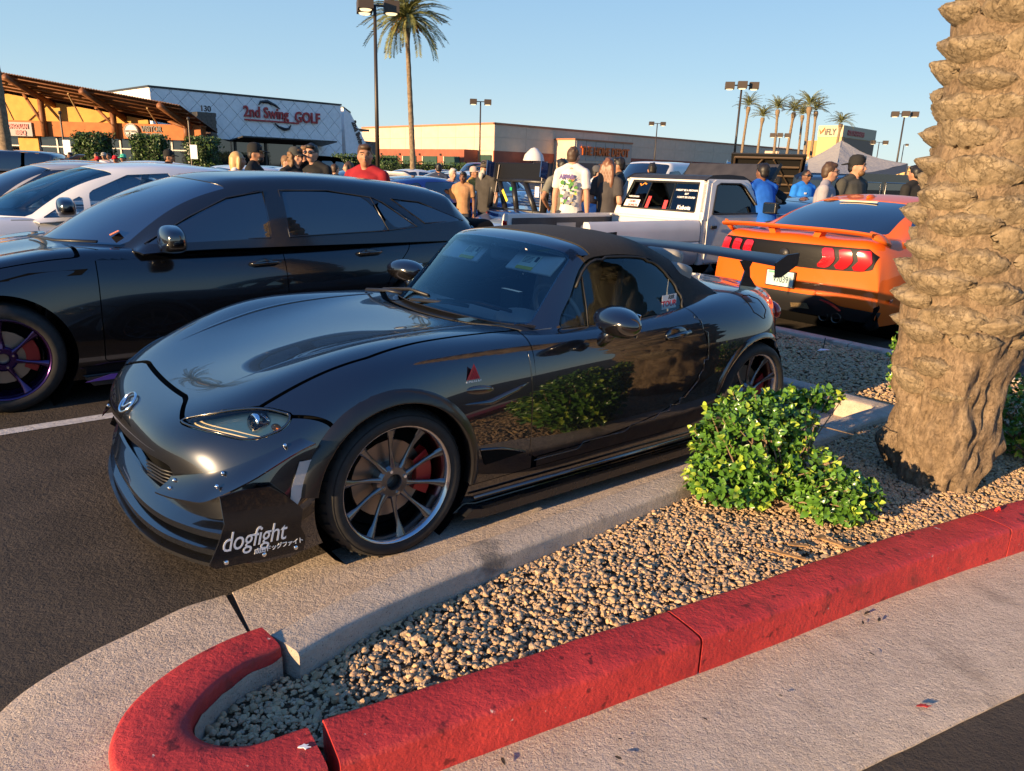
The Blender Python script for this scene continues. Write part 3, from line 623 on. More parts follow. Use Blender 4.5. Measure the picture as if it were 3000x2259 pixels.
# ------------------------------------------------------------------ fronds and crowns
M_FROND = mat('palm frond', (.16,.17,.055), .5, var=.4, vscale=3); M_FRONDY = mat('dry frond', (.28,.19,.07), .7)
def frond_mesh(L_=2.3, droop=.9, n=26, seed=0, leaf=.42, wide=.045, lift=.5):
    r_ = random.Random(seed); V = []; F = []; P = []
    for i in range(n+1):
        f = i/n; P.append(Vector((L_*f*math.cos(lift-droop*f*.8), 0, L_*f*math.sin(lift-droop*f*.8)-.12*droop*f*f*L_)))
    b = B(); b.tube([P[i] for i in range(0, n+1, 3)], [.028*(1-.85*i/n) for i in range(0, n+1, 3)], 4)
    for i in range(3, n+1):
        f = i/n; l = leaf*(math.sin(min(1, f*1.15)*math.pi*.5)**.6)*(1.05-.55*f); d = (P[i]-P[i-1]).normalized()
        for s in (1, -1):
            v = (d*.75+Vector((0, s*.75, .35+r_.uniform(-.15, .1)))).normalized(); t = P[i]+v*l+Vector((0, 0, -.12*l)); w_ = wide*.5; m_ = P[i]+v*l*.5
            b.add([P[i]-d*w_*.4, m_-d*w_, t, m_+d*w_], [(0,1,2,3)])
    me = bpy.data.meshes.new('frond'); me.from_pydata(b.v, [], b.f); me.materials.append(M_FROND); me.update(); return me
def palm_tree(label, loc, h, r0, r1, nf, L_, group=None, lean=0., seeds=4, bulb=True, up=1.25, n=26, skirt=.0, tm=None, elmin=-.35):
    root = thing('palm_tree', label, 'palm tree', loc, random.uniform(0, 6), group); b = B(); pts = []; rr = []; nz_ = 28
    for i in range(nz_+1):
        f = i/nz_; pts.append((lean*math.sin(f*2.2)*.6, lean*f*f, f*h)); r = r0+(r1-r0)*f
        if bulb and f > .9: r *= 1+.9*math.sin((f-.9)/.1*math.pi*.7)
        rr.append(r*(1+.05*((i % 2)*2-1)))
    b.tube(pts, rr, 12); b.obj('trunk', tm or mat('distant palm bark', (.20,.145,.09), .9, var=.35, vscale=9, bump=.6, bscale=12, bdist=.05), root, True)
    F_ = [frond_mesh(L_*random.uniform(.9, 1.1), random.uniform(.45, .8), n, s, L_*.21, L_*(.036 if n > 20 else .085), .0) for s in range(seeds)]; top = Vector(pts[-1])
    for k in range(nf):
        f = k/nf; o = link(bpy.data.objects.new('frond', F_[k % seeds]), root); el = up-(up-elmin)*f**1.15
        o.location = top+Vector((0, 0, .15)); o.rotation_euler = (random.uniform(-.3, .3), -el, k*2.39996+random.uniform(-.2, .2)); s = random.uniform(.88, 1.08); o.scale = (s, s, s)
    if skirt:
        q = B()
        for k in range(14):
            a = k*2.4; q.tube([top, top+Vector((math.cos(a)*skirt*.5, math.sin(a)*skirt*.5, .1)), top+Vector((math.cos(a)*skirt, math.sin(a)*skirt, -.35*skirt-.2))], [.03,.03,.05], 4)
        q.obj('fruit_stalk', mat('fruit stalks', (.36,.20,.05), .7), root)
    return root
# ------------------------------------------------------------------ the bush
M_LEAF = mat('bush leaf', (.11,.24,.028), .32, var=.5, vscale=9, var2=(.045,.12,.016), coat=.25, coat_rough=.15)
M_LEAFY = mat('young bush leaf', (.30,.40,.045), .3, coat=.2); M_TWIG = mat('bush twig', (.22,.15,.09), .85, bump=.4, bscale=60)
for m_ in (M_LEAF, M_LEAFY):
    m_.node_tree.nodes['Principled BSDF'].inputs['Subsurface Weight'].default_value = 0
def leaf_mesh(m):
    V = []; F = []; n = 5
    for i in range(n):
        f = i/(n-1); w_ = .5*math.sin(math.pi*(f**.8)*.97+.03)**.8*.72; z = .10*math.sin(f*2.6)-.10*f
        V += [(-w_, f, z+w_*.35), (0, f, z), (w_, f, z+w_*.35)]
        if i: q = 3*(i-1); F += [(q, q+1, q+4, q+3), (q+1, q+2, q+5, q+4)]
    me = bpy.data.meshes.new('leaf'); me.from_pydata(V, [], F); me.polygons.foreach_set('use_smooth', [True]*len(F)); me.materials.append(m); me.update(); return me
LM = [leaf_mesh(M_LEAF), leaf_mesh(M_LEAFY)]; LV = np.array([v.co[:] for v in LM[0].vertices]); LF = [tuple(p.vertices) for p in LM[0].polygons]
def bush(label, cx, cy, z0, lobes, ntips, seed, keep=300, lsize=.033, group=None):
    r_ = random.Random(seed); root = thing('bush', label, 'bush', (cx, cy, z0), 0, group); tips = []; tw = B()
    tot = sum(l[6] for l in lobes)
    for (lx, ly, lz, rx, ry, rz_, wgt) in lobes:
        for _ in range(int(ntips*wgt/tot)):
            while True:
                d = Vector((r_.gauss(0, 1), r_.gauss(0, 1), r_.gauss(0, 1)))
                if d.length > .1: break
            d.normalize(); s = r_.uniform(.55, 1.04)**.5
            p = Vector((lx+d.x*rx*s, ly+d.y*ry*s, max(.02, lz+d.z*rz_*s)))
            n = Vector((d.x/rx, d.y/ry, d.z/rz_)).normalized(); n = (n+Vector((0, 0, .55))).normalized(); tips.append((p, n, s))
    for i, (p, n, s) in enumerate(tips):
        if i % 5 == 0:
            q = Vector((p.x*.25+r_.uniform(-.05, .05), p.y*.25, .02)); m_ = p.lerp(q, .45)+Vector((r_.uniform(-.04, .04), r_.uniform(-.04, .04), .03)); tw.tube([q, m_, p], [.007,.004,.002], 4)
    tw.obj('twigs', M_TWIG, root)['kind'] = 'stuff'
    Ls = []
    for (p, n, s) in tips:
        a = n.orthogonal().normalized(); ph = r_.uniform(0, 6.28); a.rotate(Matrix.Rotation(ph, 3, n))
        for j in range(5):
            b_ = p-n*.011*j; side = a.copy(); side.rotate(Matrix.Rotation(j*2.4, 3, n)); up = .9-.17*j
            d = (side*(1-abs(up)*.55)+n*up).normalized(); sz = lsize*r_.uniform(.65, 1.15)*(.75 if j == 0 else 1)
            x = d.cross(n); x = x.normalized() if x.length > .05 else a; zz = x.cross(d)
            x.rotate(Matrix.Rotation(r_.uniform(-.5, .5), 3, d)); zz = x.cross(d)
            Ls.append((Matrix(((x.x, d.x, zz.x, b_.x), (x.y, d.y, zz.y, b_.y), (x.z, d.z, zz.z, b_.z), (0, 0, 0, 1))), sz, s > .93 and j < 3 and r_.random() < .45))
    cam_p = Vector((0-cx, 0-cy, CAM_H-z0)); Ls.sort(key=lambda q: (q[0].translation-cam_p).length-(.12 if q[0].translation.length > .2 else 0))
    front = Ls[::max(1, len(Ls)//(keep*2))][:keep]; ids = {id(q) for q in front}
    for q in front:
        o = link(bpy.data.objects.new('leaf', LM[1 if q[2] else 0]), root); o.matrix_local = q[0] @ Matrix.Diagonal((q[1], q[1], q[1], 1))
    for yv in (0, 1):
        V = []; F = []
        for q in Ls:
            if id(q) in ids or bool(q[2]) != bool(yv): continue
            M = np.array(q[0]); k = len(V); P = (LV*q[1])@M[:3, :3].T+M[:3, 3]; V += list(P); F += [tuple(i+k for i in f) for f in LF]
        if V: mesh('leaves', V, F, (M_LEAF, M_LEAFY)[yv], root, True)['kind'] = 'stuff'
    return root
bz = bed_z(1.25, 3.1)
bs = bush('bright green rounded bush with small glossy leaves growing by the rear wheel of the roadster', 1.22, 3.12, bz, [(-.14,.06,.26,.25,.24,.27,5),(-.20,-.02,.15,.22,.20,.15,2.5),(.02,.12,.36,.16,.18,.16,1.6),(.20,-.16,.13,.20,.15,.12,2.2),(.12,-.02,.16,.16,.18,.14,1.6),(.10,.22,.42,.06,.06,.09,.4),(.24,.22,.46,.10,.05,.05,.4)], 1250, 5, 300, .040)
b = B(); b.tube([(.05,.0,.0),(.08,-.05,.14),(.16,-.09,.24),(.24,-.10,.29)], [.014,.012,.009,.005], 6); b.tube([(.08,-.05,.14),(.14,-.12,.16),(.17,-.17,.10)], [.009,.006,.004], 5); b.tube([(.12,-.07,.2),(.22,-.05,.20),(.34,-.02,.17)], [.008,.005,.003], 5); b.tube([(.05,.1,.2),(.12,.18,.42),(.22,.22,.46),(.36,.22,.50)], [.009,.007,.005,.003], 5); b.tube([(.1,.05,.1),(.2,.1,.36),(.34,.05,.34)], [.008,.006,.003], 5); b.obj('bare_branch', M_TWIG, bs, True)
bush('leafy green bush behind the palm trunk at its right side', 2.92, 3.72, .1, [(0,0,.28,.30,.30,.28,3),(-.2,.1,.2,.2,.2,.2,1)], 420, 9, 120, .036)
bush('small green shrub sprouting behind the palm trunk at its left side', 2.66, 4.75, .12, [(0,0,.28,.16,.2,.30,3)], 200, 11, 100, .036)
# ------------------------------------------------------------------ the shops across the parking lot
def wallframe(p0, p1, name, label, cat='building'):
    """thing whose local x runs from p0 to p1, y goes back into the building, z up"""
    a = math.atan2(p1[1]-p0[1], p1[0]-p0[0]); t = thing(name, label, cat, (p0[0], p0[1], 0), a); return t, math.hypot(p1[0]-p0[0], p1[1]-p0[1])
def bb(name, a, c, m, par, bev=0.):
    b = B(); b.bbox(a, c); return b.obj(name, m, par, bevel=bev)
M_GWHT = mat('white stucco', (.82,.81,.80), .8, var=.06, vscale=2); M_GREY = mat('dark block', (.13,.105,.085), .85, var=.25, vscale=3, bump=.3, bscale=20, bdist=.02); M_CAP = mat('dark cap', (.03,.03,.03), .5)
M_SIGNR = mat('sign red', (.42,.035,.04), .4); M_SIGND = mat('sign dark', (.03,.03,.035), .4); M_STORE = mat('storefront glass', (.015,.018,.02), .04, 0, coat=1., spec=.8); M_FRAME = mat('dark frame', (.03,.032,.035), .4, .3)
# golf shop
golf, GL = wallframe((-40.6, 85.9), (-23.7, 103.3), 'golf_shop', 'white diamond panelled golf shop with red sign over dark awnings')
bb('wall', (0,.12,0), (GL,14,9.0), M_GWHT, golf); bb('roof_cap', (-.15,-.05,9.0), (GL+.1,14.1,9.2), M_CAP, golf)
D = 1.9; k = 0; dm = None
nx, nz = int(GL/D)+1, 5
for i in range(-1, 2*nx+2):
    for j in range(-1, 11):
        if (i+j) % 2: continue
        cx, cz = i*D/2+.4, j*D*.5+.2
        pl = [(cx-D/2+.035, cz), (cx, cz-D/2+.035), (cx+D/2-.035, cz), (cx, cz+D/2-.035)]
        # clip to the wall
        def clip(P, f):
            o = []
            for a, c in zip(P, P[1:]+P[:1]):
                fa, fc = f(a), f(c)
                if fa >= 0: o.append(a)
                if (fa >= 0) != (fc >= 0): t = fa/(fa-fc); o.append((a[0]+(c[0]-a[0])*t, a[1]+(c[1]-a[1])*t))
            return o
        for f in (lambda q: q[0]-.02, lambda q: GL-.02-q[0], lambda q: q[1]-.1, lambda q: 8.95-q[1]):
            if len(pl) >= 3: pl = clip(pl, f)
        if len(pl) < 3: continue
        b = B(); b.prism(pl, .0, .10, 'y'); b.obj('wall_panel', M_GWHT, golf)
bb('storefront', (6.2,-.06,0), (20.0,.05,4.0), M_STORE, golf); bb('door_frame', (6.0,-.30,0), (6.35,.0,4.2), M_FRAME, golf)
for x in (9.3, 13.2, 17.2, 20.0): bb('mullion', (x-.12,-.22,0), (x+.12,-.04,3.9), M_FRAME, golf)
for n, x in enumerate((8.6, 12.8, 16.8)):
    b = B(); b.prism([(0,3.75),(-3.6,4.25),(-3.6,4.4),(0,3.95)], x, x+4.4, 'x'); b.obj('awning', M_CAP, golf)
gm = frame((10.6,-.14,6.75), (1,0,0), (0,0,1))
text('shop_sign', '2nd Swing', M_SIGNR, 1.75, gm, golf, .10, bold=.03, sx=.82); text('shop_sign', 'GOLF', M_SIGNR, 1.75, frame((17.35,-.14,6.55), (1,0,0), (0,0,1)), golf, .10, bold=.04, sx=.82)
b = B(); b.bbox((10.7,-.2,6.30), (17.9,-.05,6.48)); b.obj('sign_bar', M_SIGNR, golf)
b = B(); b.tube([(12.6,-.12,8.15),(12.9,-.12,8.55),(13.8,-.12,8.65),(14.8,-.12,8.3),(15.4,-.12,7.9)], [.05,.16,.2,.15,.05], 6); b.obj('sign_swoosh', M_SIGND, golf)
b = B(); b.tube([(14.6,-.12,6.2),(15.1,-.12,5.8),(15.9,-.12,5.55),(16.5,-.12,5.65),(16.8,-.12,6.1)], [.05,.14,.2,.15,.05], 6); b.obj('sign_swoosh', M_SIGND, golf)
# block pier with its courses
pier = thing('block_pier', 'dark concrete block pier between the visitor center and the white golf shop', 'wall', (-36.3, 87.6, 0), math.atan2(17.4, 16.9))
bb('core', (.05,.05,0), (2.15,3,6.75), M_CAP, pier)
bk0 = None
for r in range(17):
    for c in range(4):
        if bk0 is None: b = B(); b.bbox((0.01,-.02,.01), (.54,.06,.385)); o = b.obj('block', M_GREY, pier); bk0 = o
        else: o = bk0.copy(); C.objects.link(o); o.parent = pier
        o.location = (c*.55+(-.12 if r % 2 else 0), 0, r*.395)
text('pier_number', '130', M_SIGND, .85, frame((.35,-.06,6.85), (1,0,0), (0,0,1)), pier, .05, bold=.02)
# slanted blade wall of the next shop
bl_ = thing('blade_wall', 'slanted white blade wall with dark lettering at the end of the golf shop', 'wall', (-24.3, 108.5, 0), R(60))
b = B(); b.prism([(0,0),(-.4,9.1),(1.0,8.5),(4.6,4.0),(5.4,0)], 0, .8, 'y'); b.obj('wall', M_GWHT, bl_); b = B(); b.prism([(-.4,9.1),(1.0,8.5),(1.05,8.65),(-.4,9.25)], -.05, .85, 'y'); b.obj('roof_cap', M_CAP, bl_)
text('wall_lettering', '2nd Swing', M_SIGND, 1.15, frame((1.2,-.06,7.3), (.45,0,-.9), (.9,0,.45)), bl_, .06, bold=.05, sx=.8)
b = B(); b.bbox((-3.5,.9,0), (-.2,8,6.4)); b.obj('side_wall', M_GREY, bl_); b = B(); b.bbox((4.2,2,0), (9,8,5)); b.obj('side_wall', M_GREY, bl_); b = B(); b.bbox((2.6,2.2,6.4), (7.4,6,6.7)); b.obj('roof_slab', M_CAP, bl_); b = B(); b.bbox((3.4,2.6,5), (5.0,5.6,6.4)); b.obj('side_wall', M_GREY, bl_)
# visitor center with its raised timber canopy
M_ORW = mat('orange stucco', (.42,.14,.045), .85, var=.12, vscale=2); M_YEW = mat('yellow stucco', (.55,.30,.07), .85, var=.1, vscale=2); M_LOG = mat('orange brown log', (.20,.075,.026), .6, var=.25, vscale=4); M_CORR = mat('rusty corrugated metal', (.085,.035,.016), .6, .1, var=.3, vscale=2)
vis, VL = wallframe((-45.0, 65.8), (-26.0, 63.9), 'visitor_center', 'orange stucco visitor center under a raised timber and corrugated metal canopy')
VL = 19.1
bb('fascia', (-9,-.6,3.05), (VL,.2,4.25), M_ORW, vis); bb('wall', (VL-.25,-.5,0), (VL,.25,4.2), M_ORW, vis); bb('rear_wall', (-9,2.2,0), (VL-.6,2.5,4.2), mat('dim interior', (.06,.035,.025), .8), vis)
for x0, x1, m in ((-9,2.6,M_STORE),(4.4,7.6,M_STORE),(7.9,11.5,M_STORE),(11.8,14.6,M_STORE),(14.8,VL-.3,M_STORE)):
    bb('window', (x0,.0,.1), (x1,.06,3.05), m, vis)
bb('wall', (2.6,-.2,0), (4.4,.3,3.05), M_YEW, vis)
M_MUL = mat('pale mullion', (.45,.42,.38), .4)
for x in (-3,-1.2,.6,4.4,6.0,7.75,10.2,11.65,13.2,14.7,16.2,17.6): bb('mullion', (x-.07,-.08,0), (x+.07,-.01,3.05), M_MUL, vis)
for x0, x1 in ((-9,2.6),(4.4,7.7),(7.8,11.6),(11.7,14.7),(14.7,VL-.3)): bb('transom', (x0,-.06,2.2), (x1,-.015,2.3), M_MUL, vis)
def roofz(x, y): return 3.95+(VL+2-x)*.145+(-y)*.30
b = B(); b.prism([(-9,4.2),(VL-5,4.2),(VL-5,roofz(VL-5,.4)-.25),(-9,roofz(-9,.4)-.25)], .3, .6, 'y'); b.obj('upper_wall', M_YEW, vis)
# roof: corrugated sheet, ribs along the slope
V = []; F = []; X = np.arange(-9, VL+.45, .11); 
for i, x in enumerate(X):
    e = .05*(i % 2)
    for y in (-4.2, 1.5): V.append((x, y, roofz(x, y)+e)); 
    if i: q = 2*i; F.append((q-2, q-1, q+1, q))
rf = mesh('canopy_roof', V, F, M_CORR, vis, False); sol = rf.modifiers.new('thick', 'SOLIDIFY'); sol.thickness = .06
for y in (-3.9,-3.0,-2.1,-1.2,-.3):
    b = B(); b.tube([(x, y, roofz(x, y)-.14) for x in (-9, VL+.35)], .055, 6); b.obj('purlin', M_LOG, vis, True)
for x in (-6,-.4,5.6,11.8,18.0):
    b = B(); b.tube([(x+.3,1.0,roofz(x,1.0)-.55),(x,-4.45,roofz(x,-4.45)-.30)], .24, 10); b.obj('log_beam', M_LOG, vis, True)
    b = B(); b.tube([(x,-.85,3.0),(x,-.85,roofz(x,-.85)-.3)], .24, 10); b.obj('log_post', M_LOG, vis, True)
    b = B(); b.tube([(x+.1,-1.0,4.0),(x-1.6,-.6,roofz(x-1.6,-.6)-.3)], .12, 8); b.obj('log_brace', M_LOG, vis, True)
for x in (-3.2,2.6,8.8,15.3):
    b = B(); b.tube([(x,-.4,4.3),(x+.7,-2.8,roofz(x+.7,-2.8)-.2)], .07, 6); b.obj('strut', mat('pale strut', (.5,.33,.16), .6), vis)
bb('sign_board', (-1.6,-.75,3.0), (4.4,-.62,4.1), mat('grey sign board', (.30,.29,.28), .6), vis)
text('shop_sign', 'Blazin', mat('sign cream', (.6,.52,.3), .5), .85, frame((-.6,-.78,3.35), (1,0,0), (0,0,1)), vis, .04, shear=.2, bold=.02, sx=.9); text('shop_sign', 'MONGOLIAN', M_SIGNR, .50, frame((2.05,-.78,3.6), (1,0,0), (0,0,1)), vis, .04, bold=.02, sx=.68); text('shop_sign', 'BBQ', M_SIGNR, .50, frame((2.9,-.78,3.12), (1,0,0), (0,0,1)), vis, .04, bold=.02)
b = B(); b.lathe([(0,-.80),(.62,-.80),(.62,-.6)], 24, 'y', (13.2,0,3.62)); b.obj('round_logo', mat('logo white', (.6,.58,.55), .5), vis)
b = B(); b.lathe([(.53,-.82),(.60,-.82),(.60,-.79),(.53,-.79)], 24, 'y', (13.2,0,3.62)); b.obj('logo_ring', M_SIGND, vis)
text('logo_lettering', 'SALT RIVER', M_SIGND, .22, frame((13.2,-.82,3.55), (1,0,0), (0,0,1)), vis, .01, 'CENTER', bold=.012, sx=.85)
for y in (3.38, 3.28):
    b = B(); b.tube([(12.8+.1*q,-.82,y+.05*(q % 2)) for q in range(9)], .025, 4); b.obj('logo_wave', M_SIGND, vis)
text('shop_sign', 'VISITOR', M_SIGND, .62, frame((14.0,-.64,3.65), (1,0,0), (0,0,1)), vis, .03, bold=.02, sx=.8); text('shop_sign', 'CENTER', M_SIGND, .62, frame((14.0,-.64,3.1), (1,0,0), (0,0,1)), vis, .03, bold=.02, sx=.8)
bb('notice_board', (-1.3,-.9,.6), (.2,-.8,2.4), mat('lit board', (.62,.50,.34), .6), vis); bb('notice_board', (.7,-.9,.4), (1.9,-.8,2.3), mat('pale board', (.45,.45,.42), .6), vis)
# trimmed hedges
def hedge(label, loc, d, n, seed, rz=0., group=None, par=None, dark=1.):
    r_ = np.random.default_rng(seed); root = thing('hedge', label, 'hedge', loc, rz, group); x, y, z = d
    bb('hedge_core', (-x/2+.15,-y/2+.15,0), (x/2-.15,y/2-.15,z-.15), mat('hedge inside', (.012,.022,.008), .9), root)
    P = []; f_ = r_.integers(0, 5, n); U = r_.uniform(-1, 1, (n, 3)); P = U*np.array([x/2, y/2, z/2]); 
    for a in range(n):
        q = f_[a]
        if q == 0: P[a, 1] = -y/2
        elif q == 1: P[a, 0] = -x/2
        elif q == 2: P[a, 0] = x/2
        elif q == 3: P[a, 2] = z/2
        else: P[a, 1] = -y/2
    P += r_.normal(scale=.09, size=P.shape); P[:, 2] += z/2
    A = r_.normal(size=(n, 3)); A /= np.linalg.norm(A, axis=1)[:, None]; Bv = np.cross(A, r_.normal(size=(n, 3))); Bv /= np.linalg.norm(Bv, axis=1)[:, None]; s = r_.uniform(.06, .14, (n, 1))
    V = np.stack([P-A*s, P+Bv*s*.5, P+A*s, P-Bv*s*.5], 1).reshape(-1, 3); F = np.arange(n*4).reshape(n, 4)
    mesh('foliage', V, F, mat('hedge leaf', (.055,.10,.022), .5, var=.4, vscale=3), root, False)['kind'] = 'stuff'; return root
hedge('tall trimmed hedge before the visitor center, under its sign board', (-31.4, 56.9, 0), (2.1,2.0,3.1), 2600, 1); hedge('middle one of three tall trimmed hedges before the visitor center', (-27.5, 57.5, 0), (2.0,2.0,3.1), 2600, 2); hedge('tall trimmed hedge at the corner of the visitor center beside the block pier', (-24.0, 58.6, 0), (1.8,2.0,3.1), 2200, 3)
hedge('low dark hedge below the slanted white blade wall', (-17.5, 88, 0), (7,3,2.6), 2600, 4, .6); hedge('long low hedge in front of the green gates of the big store', (-9.5, 84, 0), (11,2.5,2.0), 3000, 5, .3)
# big tan store
M_TAN = mat('tan stucco', (.58,.45,.33), .85, var=.05, vscale=1); M_TANG = M_TAN; M_BRK = mat('red brown stucco', (.28,.085,.05), .85, var=.12, vscale=1); M_CORN = mat('terracotta cornice', (.40,.16,.08), .8); M_GATE = mat('dark green gate', (.015,.05,.035), .6); M_BASE = mat('pale base', (.45,.42,.38), .8); M_DOOR = mat('brown dock door', (.16,.10,.075), .6)
hd, HL = wallframe((-4.3, 130), (76, 206), 'home_store', 'huge tan store with red brown base and orange lettering over its entrance'); LD = 41.
bb('core', (.1,.1,0), (HL,LD,9.0), M_TAN, hd)
def panels(n, axis, L_, z0, z1, name, m):
    w_ = L_/n; o0 = None
    for i in range(n):
        if o0 is None:
            b = B(); b.bbox((.02,0,0), (w_-.02,.1,z1-z0-.03)) if axis == 'x' else b.bbox((0,.02,0), (.1,w_-.02,z1-z0-.03)); o = b.obj(name, m, hd); o0 = o
        else: o = o0.copy(); C.objects.link(o); o.parent = hd
        o.location = (i*w_, -.02, z0) if axis == 'x' else (-.02, i*w_, z0)
panels(15, 'x', HL, 4.6, 6.8, 'wall_panel', M_TAN); panels(15, 'x', HL, 6.8, 8.8, 'wall_panel', M_TAN); panels(8, 'y', LD, 4.6, 6.8, 'wall_panel', M_TAN); panels(8, 'y', LD, 6.8, 8.8, 'wall_panel', M_TAN)
bb('cornice', (-.15,-.15,8.8), (HL+.1,.2,9.1), M_CORN, hd); bb('cornice', (-.15,-.15,8.8), (.2,LD,9.1), M_CORN, hd); bb('base_band', (-.1,-.12,0), (HL,.15,4.6), M_BRK, hd)
for x in (9,14,19.,40,46,52,58,64): bb('dock_door', (x,-.3,0), (x+3.2,-.1,3.2), M_DOOR, hd); bb('door_post', (x+3.3,-.35,0), (x+3.7,-.08,3.2), M_BASE, hd)
bb('garden_wall', (-3.2,4,0), (-.2,LD+2,4.7), M_BRK, hd); bb('corner_gate', (-.16,.6,0), (-.05,3.6,3.9), M_GATE, hd)
for i in range(6):
    y = 5.2+i*6.2; bb('gate', (-3.35,y,0), (-3.18,y+4.0,3.5), M_GATE, hd); bb('pier_base', (-3.5,y+4.15,0), (-3.15,y+5.6,1.6), M_BASE, hd); bb('gate_post', (-3.42,y+4.05,0), (-3.17,y+4.3,3.5), M_TAN, hd); bb('wall_lamp', (-3.45,y+5.0,3.6), (-3.2,y+5.3,3.95), M_CAP, hd)
bb('entrance', (14.5,-5,0), (30.5,0,7.0), M_TAN, hd); bb('entrance_opening', (15.6,-5.1,0), (29.8,-4.9,3.2), M_DOOR, hd); bb('entrance_cornice', (14.3,-5.2,7.0), (30.6,.2,7.25), M_CORN, hd)
bb('tower_side', (.4,-.12,0), (28.6,.02,15), mat('brown stucco', (.26,.17,.11), .85), ift) if 0 else None
for i in range(6): bb('entrance_panel', (14.9+i*2.6,-5.08,3.6), (17.4+i*2.6,-4.98,6.9), mat('grey entrance panel', (.42,.36,.30), .8), hd)
text('store_sign', 'THE HOME DEPOT', mat('orange sign', (.65,.13,.02), .5), 2.0, frame((22.7,-5.25,4.6), (1,0,0), (0,0,1)), hd, .12, 'CENTER', bold=.05, sx=.80)
b = B(); b.lathe([(0,2.2),(.6,2.0),(1.6,1.0),(1.9,0)], 12, 'z', (6.5,-3,3.2)); b.tube([(6.5,-3,0),(6.5,-3,4)], .08, 6); b.obj('white_dome', mat('white canvas', (.55,.53,.52), .7), hd, True)
# tower building and low ranges further off
ift = thing('tower_building', 'tall yellow tan tower building with dark lettering on its sunlit side', 'building', (102.9, 249.6, 0), math.atan2(.72, .69)); M_YT = mat('yellow tan stucco', (.55,.38,.17), .85)
bb('shade_wall', (1.2,-.15,0), (28.8,.0,14.8), mat('brown stucco', (.27,.18,.12), .85), ift); bb('tower', (0,0,0), (29,7.8,18.4), M_YT, ift); bb('top_band', (-.2,-.2,15.0), (29.2,7.9,18.6), mat('pale stucco band', (.52,.42,.28), .85), ift); bb('side_block', (.5,7.8,0), (20,12,14), mat('orange tan stucco', (.50,.24,.09), .85), ift)  # brown slab puts the shade of the tower's unlit side into its colour
text('tower_sign', 'iFLY', M_SIGND, 2.7, frame((-.3,5.6,15.7), (0,-1,0), (0,0,1)), ift, .1, bold=.06, sx=.75); b = B(); b.tube([(-.35,7.4,17.4),(-.35,6.9,16.2),(-.35,6.2,17.0),(-.35,5.7,18.0)], [.1,.35,.3,.08], 6); b.obj('sign_wing', mat('orange sign', (.65,.13,.02), .5), ift)
text('tower_sign', 'ROCKIN SNEAKERS', M_SIGNR, 2.2, frame((3.5,-.35,15.8), (1,0,0), (0,0,1)), ift, .1, bold=.05, sx=.75)
for i, (az0, az1, d, h, m, lab) in enumerate([(15.6,22.0,150,5.2,M_YEW,'low orange tan building under the row of far palms'),(25.6,34.0,170,4.4,M_YT,'long low yellow building behind the lamp post, right of the tent')]):
    a0, a1 = R(az0), R(az1); t, L_ = wallframe((d*math.sin(a0), d*math.cos(a0)), (d*math.sin(a1), d*math.cos(a1)), 'low_building', lab); bb('wall', (0,0,0), (L_,12,h), m, t); bb('roof_cap', (-.2,-.2,h), (L_+.2,12,h+.35), M_TAN, t); bb('shade_recess', (2,-.05,0), (L_-2,.2,h*.55), mat('orange tan stucco', (.50,.24,.09), .85), t)  # flat stucco slab, its tone stands in for a shaded recess
    bb('roof_unit', (L_*.3,3,h+.35), (L_*.3+2.5,6,h+1.3), M_TAN, t)
# far hills
V = []; F = []; n = 80
for i in range(n+1):
    a = R(-40+80*i/n); d = 4200; h = max(20, 95+130*noise.noise((i*.13, 2, 0))+45*noise.noise((i*.5, 7, 0))); h *= .55+.75*math.exp(-((i-59)/5.)**2)
    V += [(d*math.sin(a), d*math.cos(a), -5), (d*math.sin(a)*1.04, d*math.cos(a)*1.04, h)]
    if i: F.append((2*i-2, 2*i, 2*i+1, 2*i-1))
struct(mesh('hills', V, F, mat('bare rock', (.33,.31,.30), .95), None, True))
# lamp posts
M_POLE = mat('bronze pole', (.045,.035,.028), .45, .3); M_LBOX = mat('bronze lamp box', (.05,.036,.026), .55)
M_LAMPON = mat('lamp glow', (.9,.75,.5), .4, emit=(1,.72,.38), estr=.75)
def polar(az, d): return (d*math.sin(R(az)), d*math.cos(R(az)))
def lamp_post(label, x, y, h, heads, rz=0., hb=.62, group=None, single=False):
    t = thing('lamp_post', label, 'lamp post', (x, y, 0), rz, group)
    b = B(); b.lathe([(.28,0),(.28,.75),(.22,.8)], 12); b.obj('base', M_CONC, t, True); b = B(); b.tube([(0,0,.7),(0,0,h*.5),(0,0,h)], [.10,.085,.07], 8); b.obj('pole', M_POLE, t, True)
    for (hx, hy) in heads:
        b = B(); b.box((hx,hy,h-.05), (hb,hb,hb*.72)); o = b.obj('lamp_head', M_LBOX, t, bevel=.01); b = B(); b.lathe([(hb*.40,h-.05-hb*.36),(hb*.31,h-.05-hb*.36-.05),(0,h-.05-hb*.36-.07)], 14, 'z', (hx,hy,0)); b.obj('lamp_lens', M_LAMPON, o, True)
        b = B(); b.tube([(0,0,h-.02),(hx,hy,h-.02)], .045, 6); b.obj('arm', M_POLE, t)
    return t
def polar(az, d): return (d*math.sin(R(az)), d*math.cos(R(az)))
lamp_post('tall bronze lamp post with three lit box heads left of the tall palm', *polar(-10.42, 36), 8.25, [(-.42,-.45),(-.42,.45),(.72,.05)], .25, .66)
lamp_post('bronze lamp post with three box heads above the low orange building', *polar(15.5, 60), 8.0, [(-.85,0),(.0,-.5),(.85,0)], -.2, .66)
lamp_post('lamp post before the corner of the tan store, two box heads', *polar(-2.95, 82), 8.3, [(-.75,0),(.75,0)], .1, .72)
lamp_post('small far lamp post standing before the long tan front of the big store', *polar(9.92, 110), 8.4, [(-.8,0),(.8,0)], 0, .66)
lamp_post('slim lamp post at the right of the tent with three box heads', *polar(26.0, 84), 7.9, [(-.85,0),(.0,-.5),(.85,0)], -.3, .66)
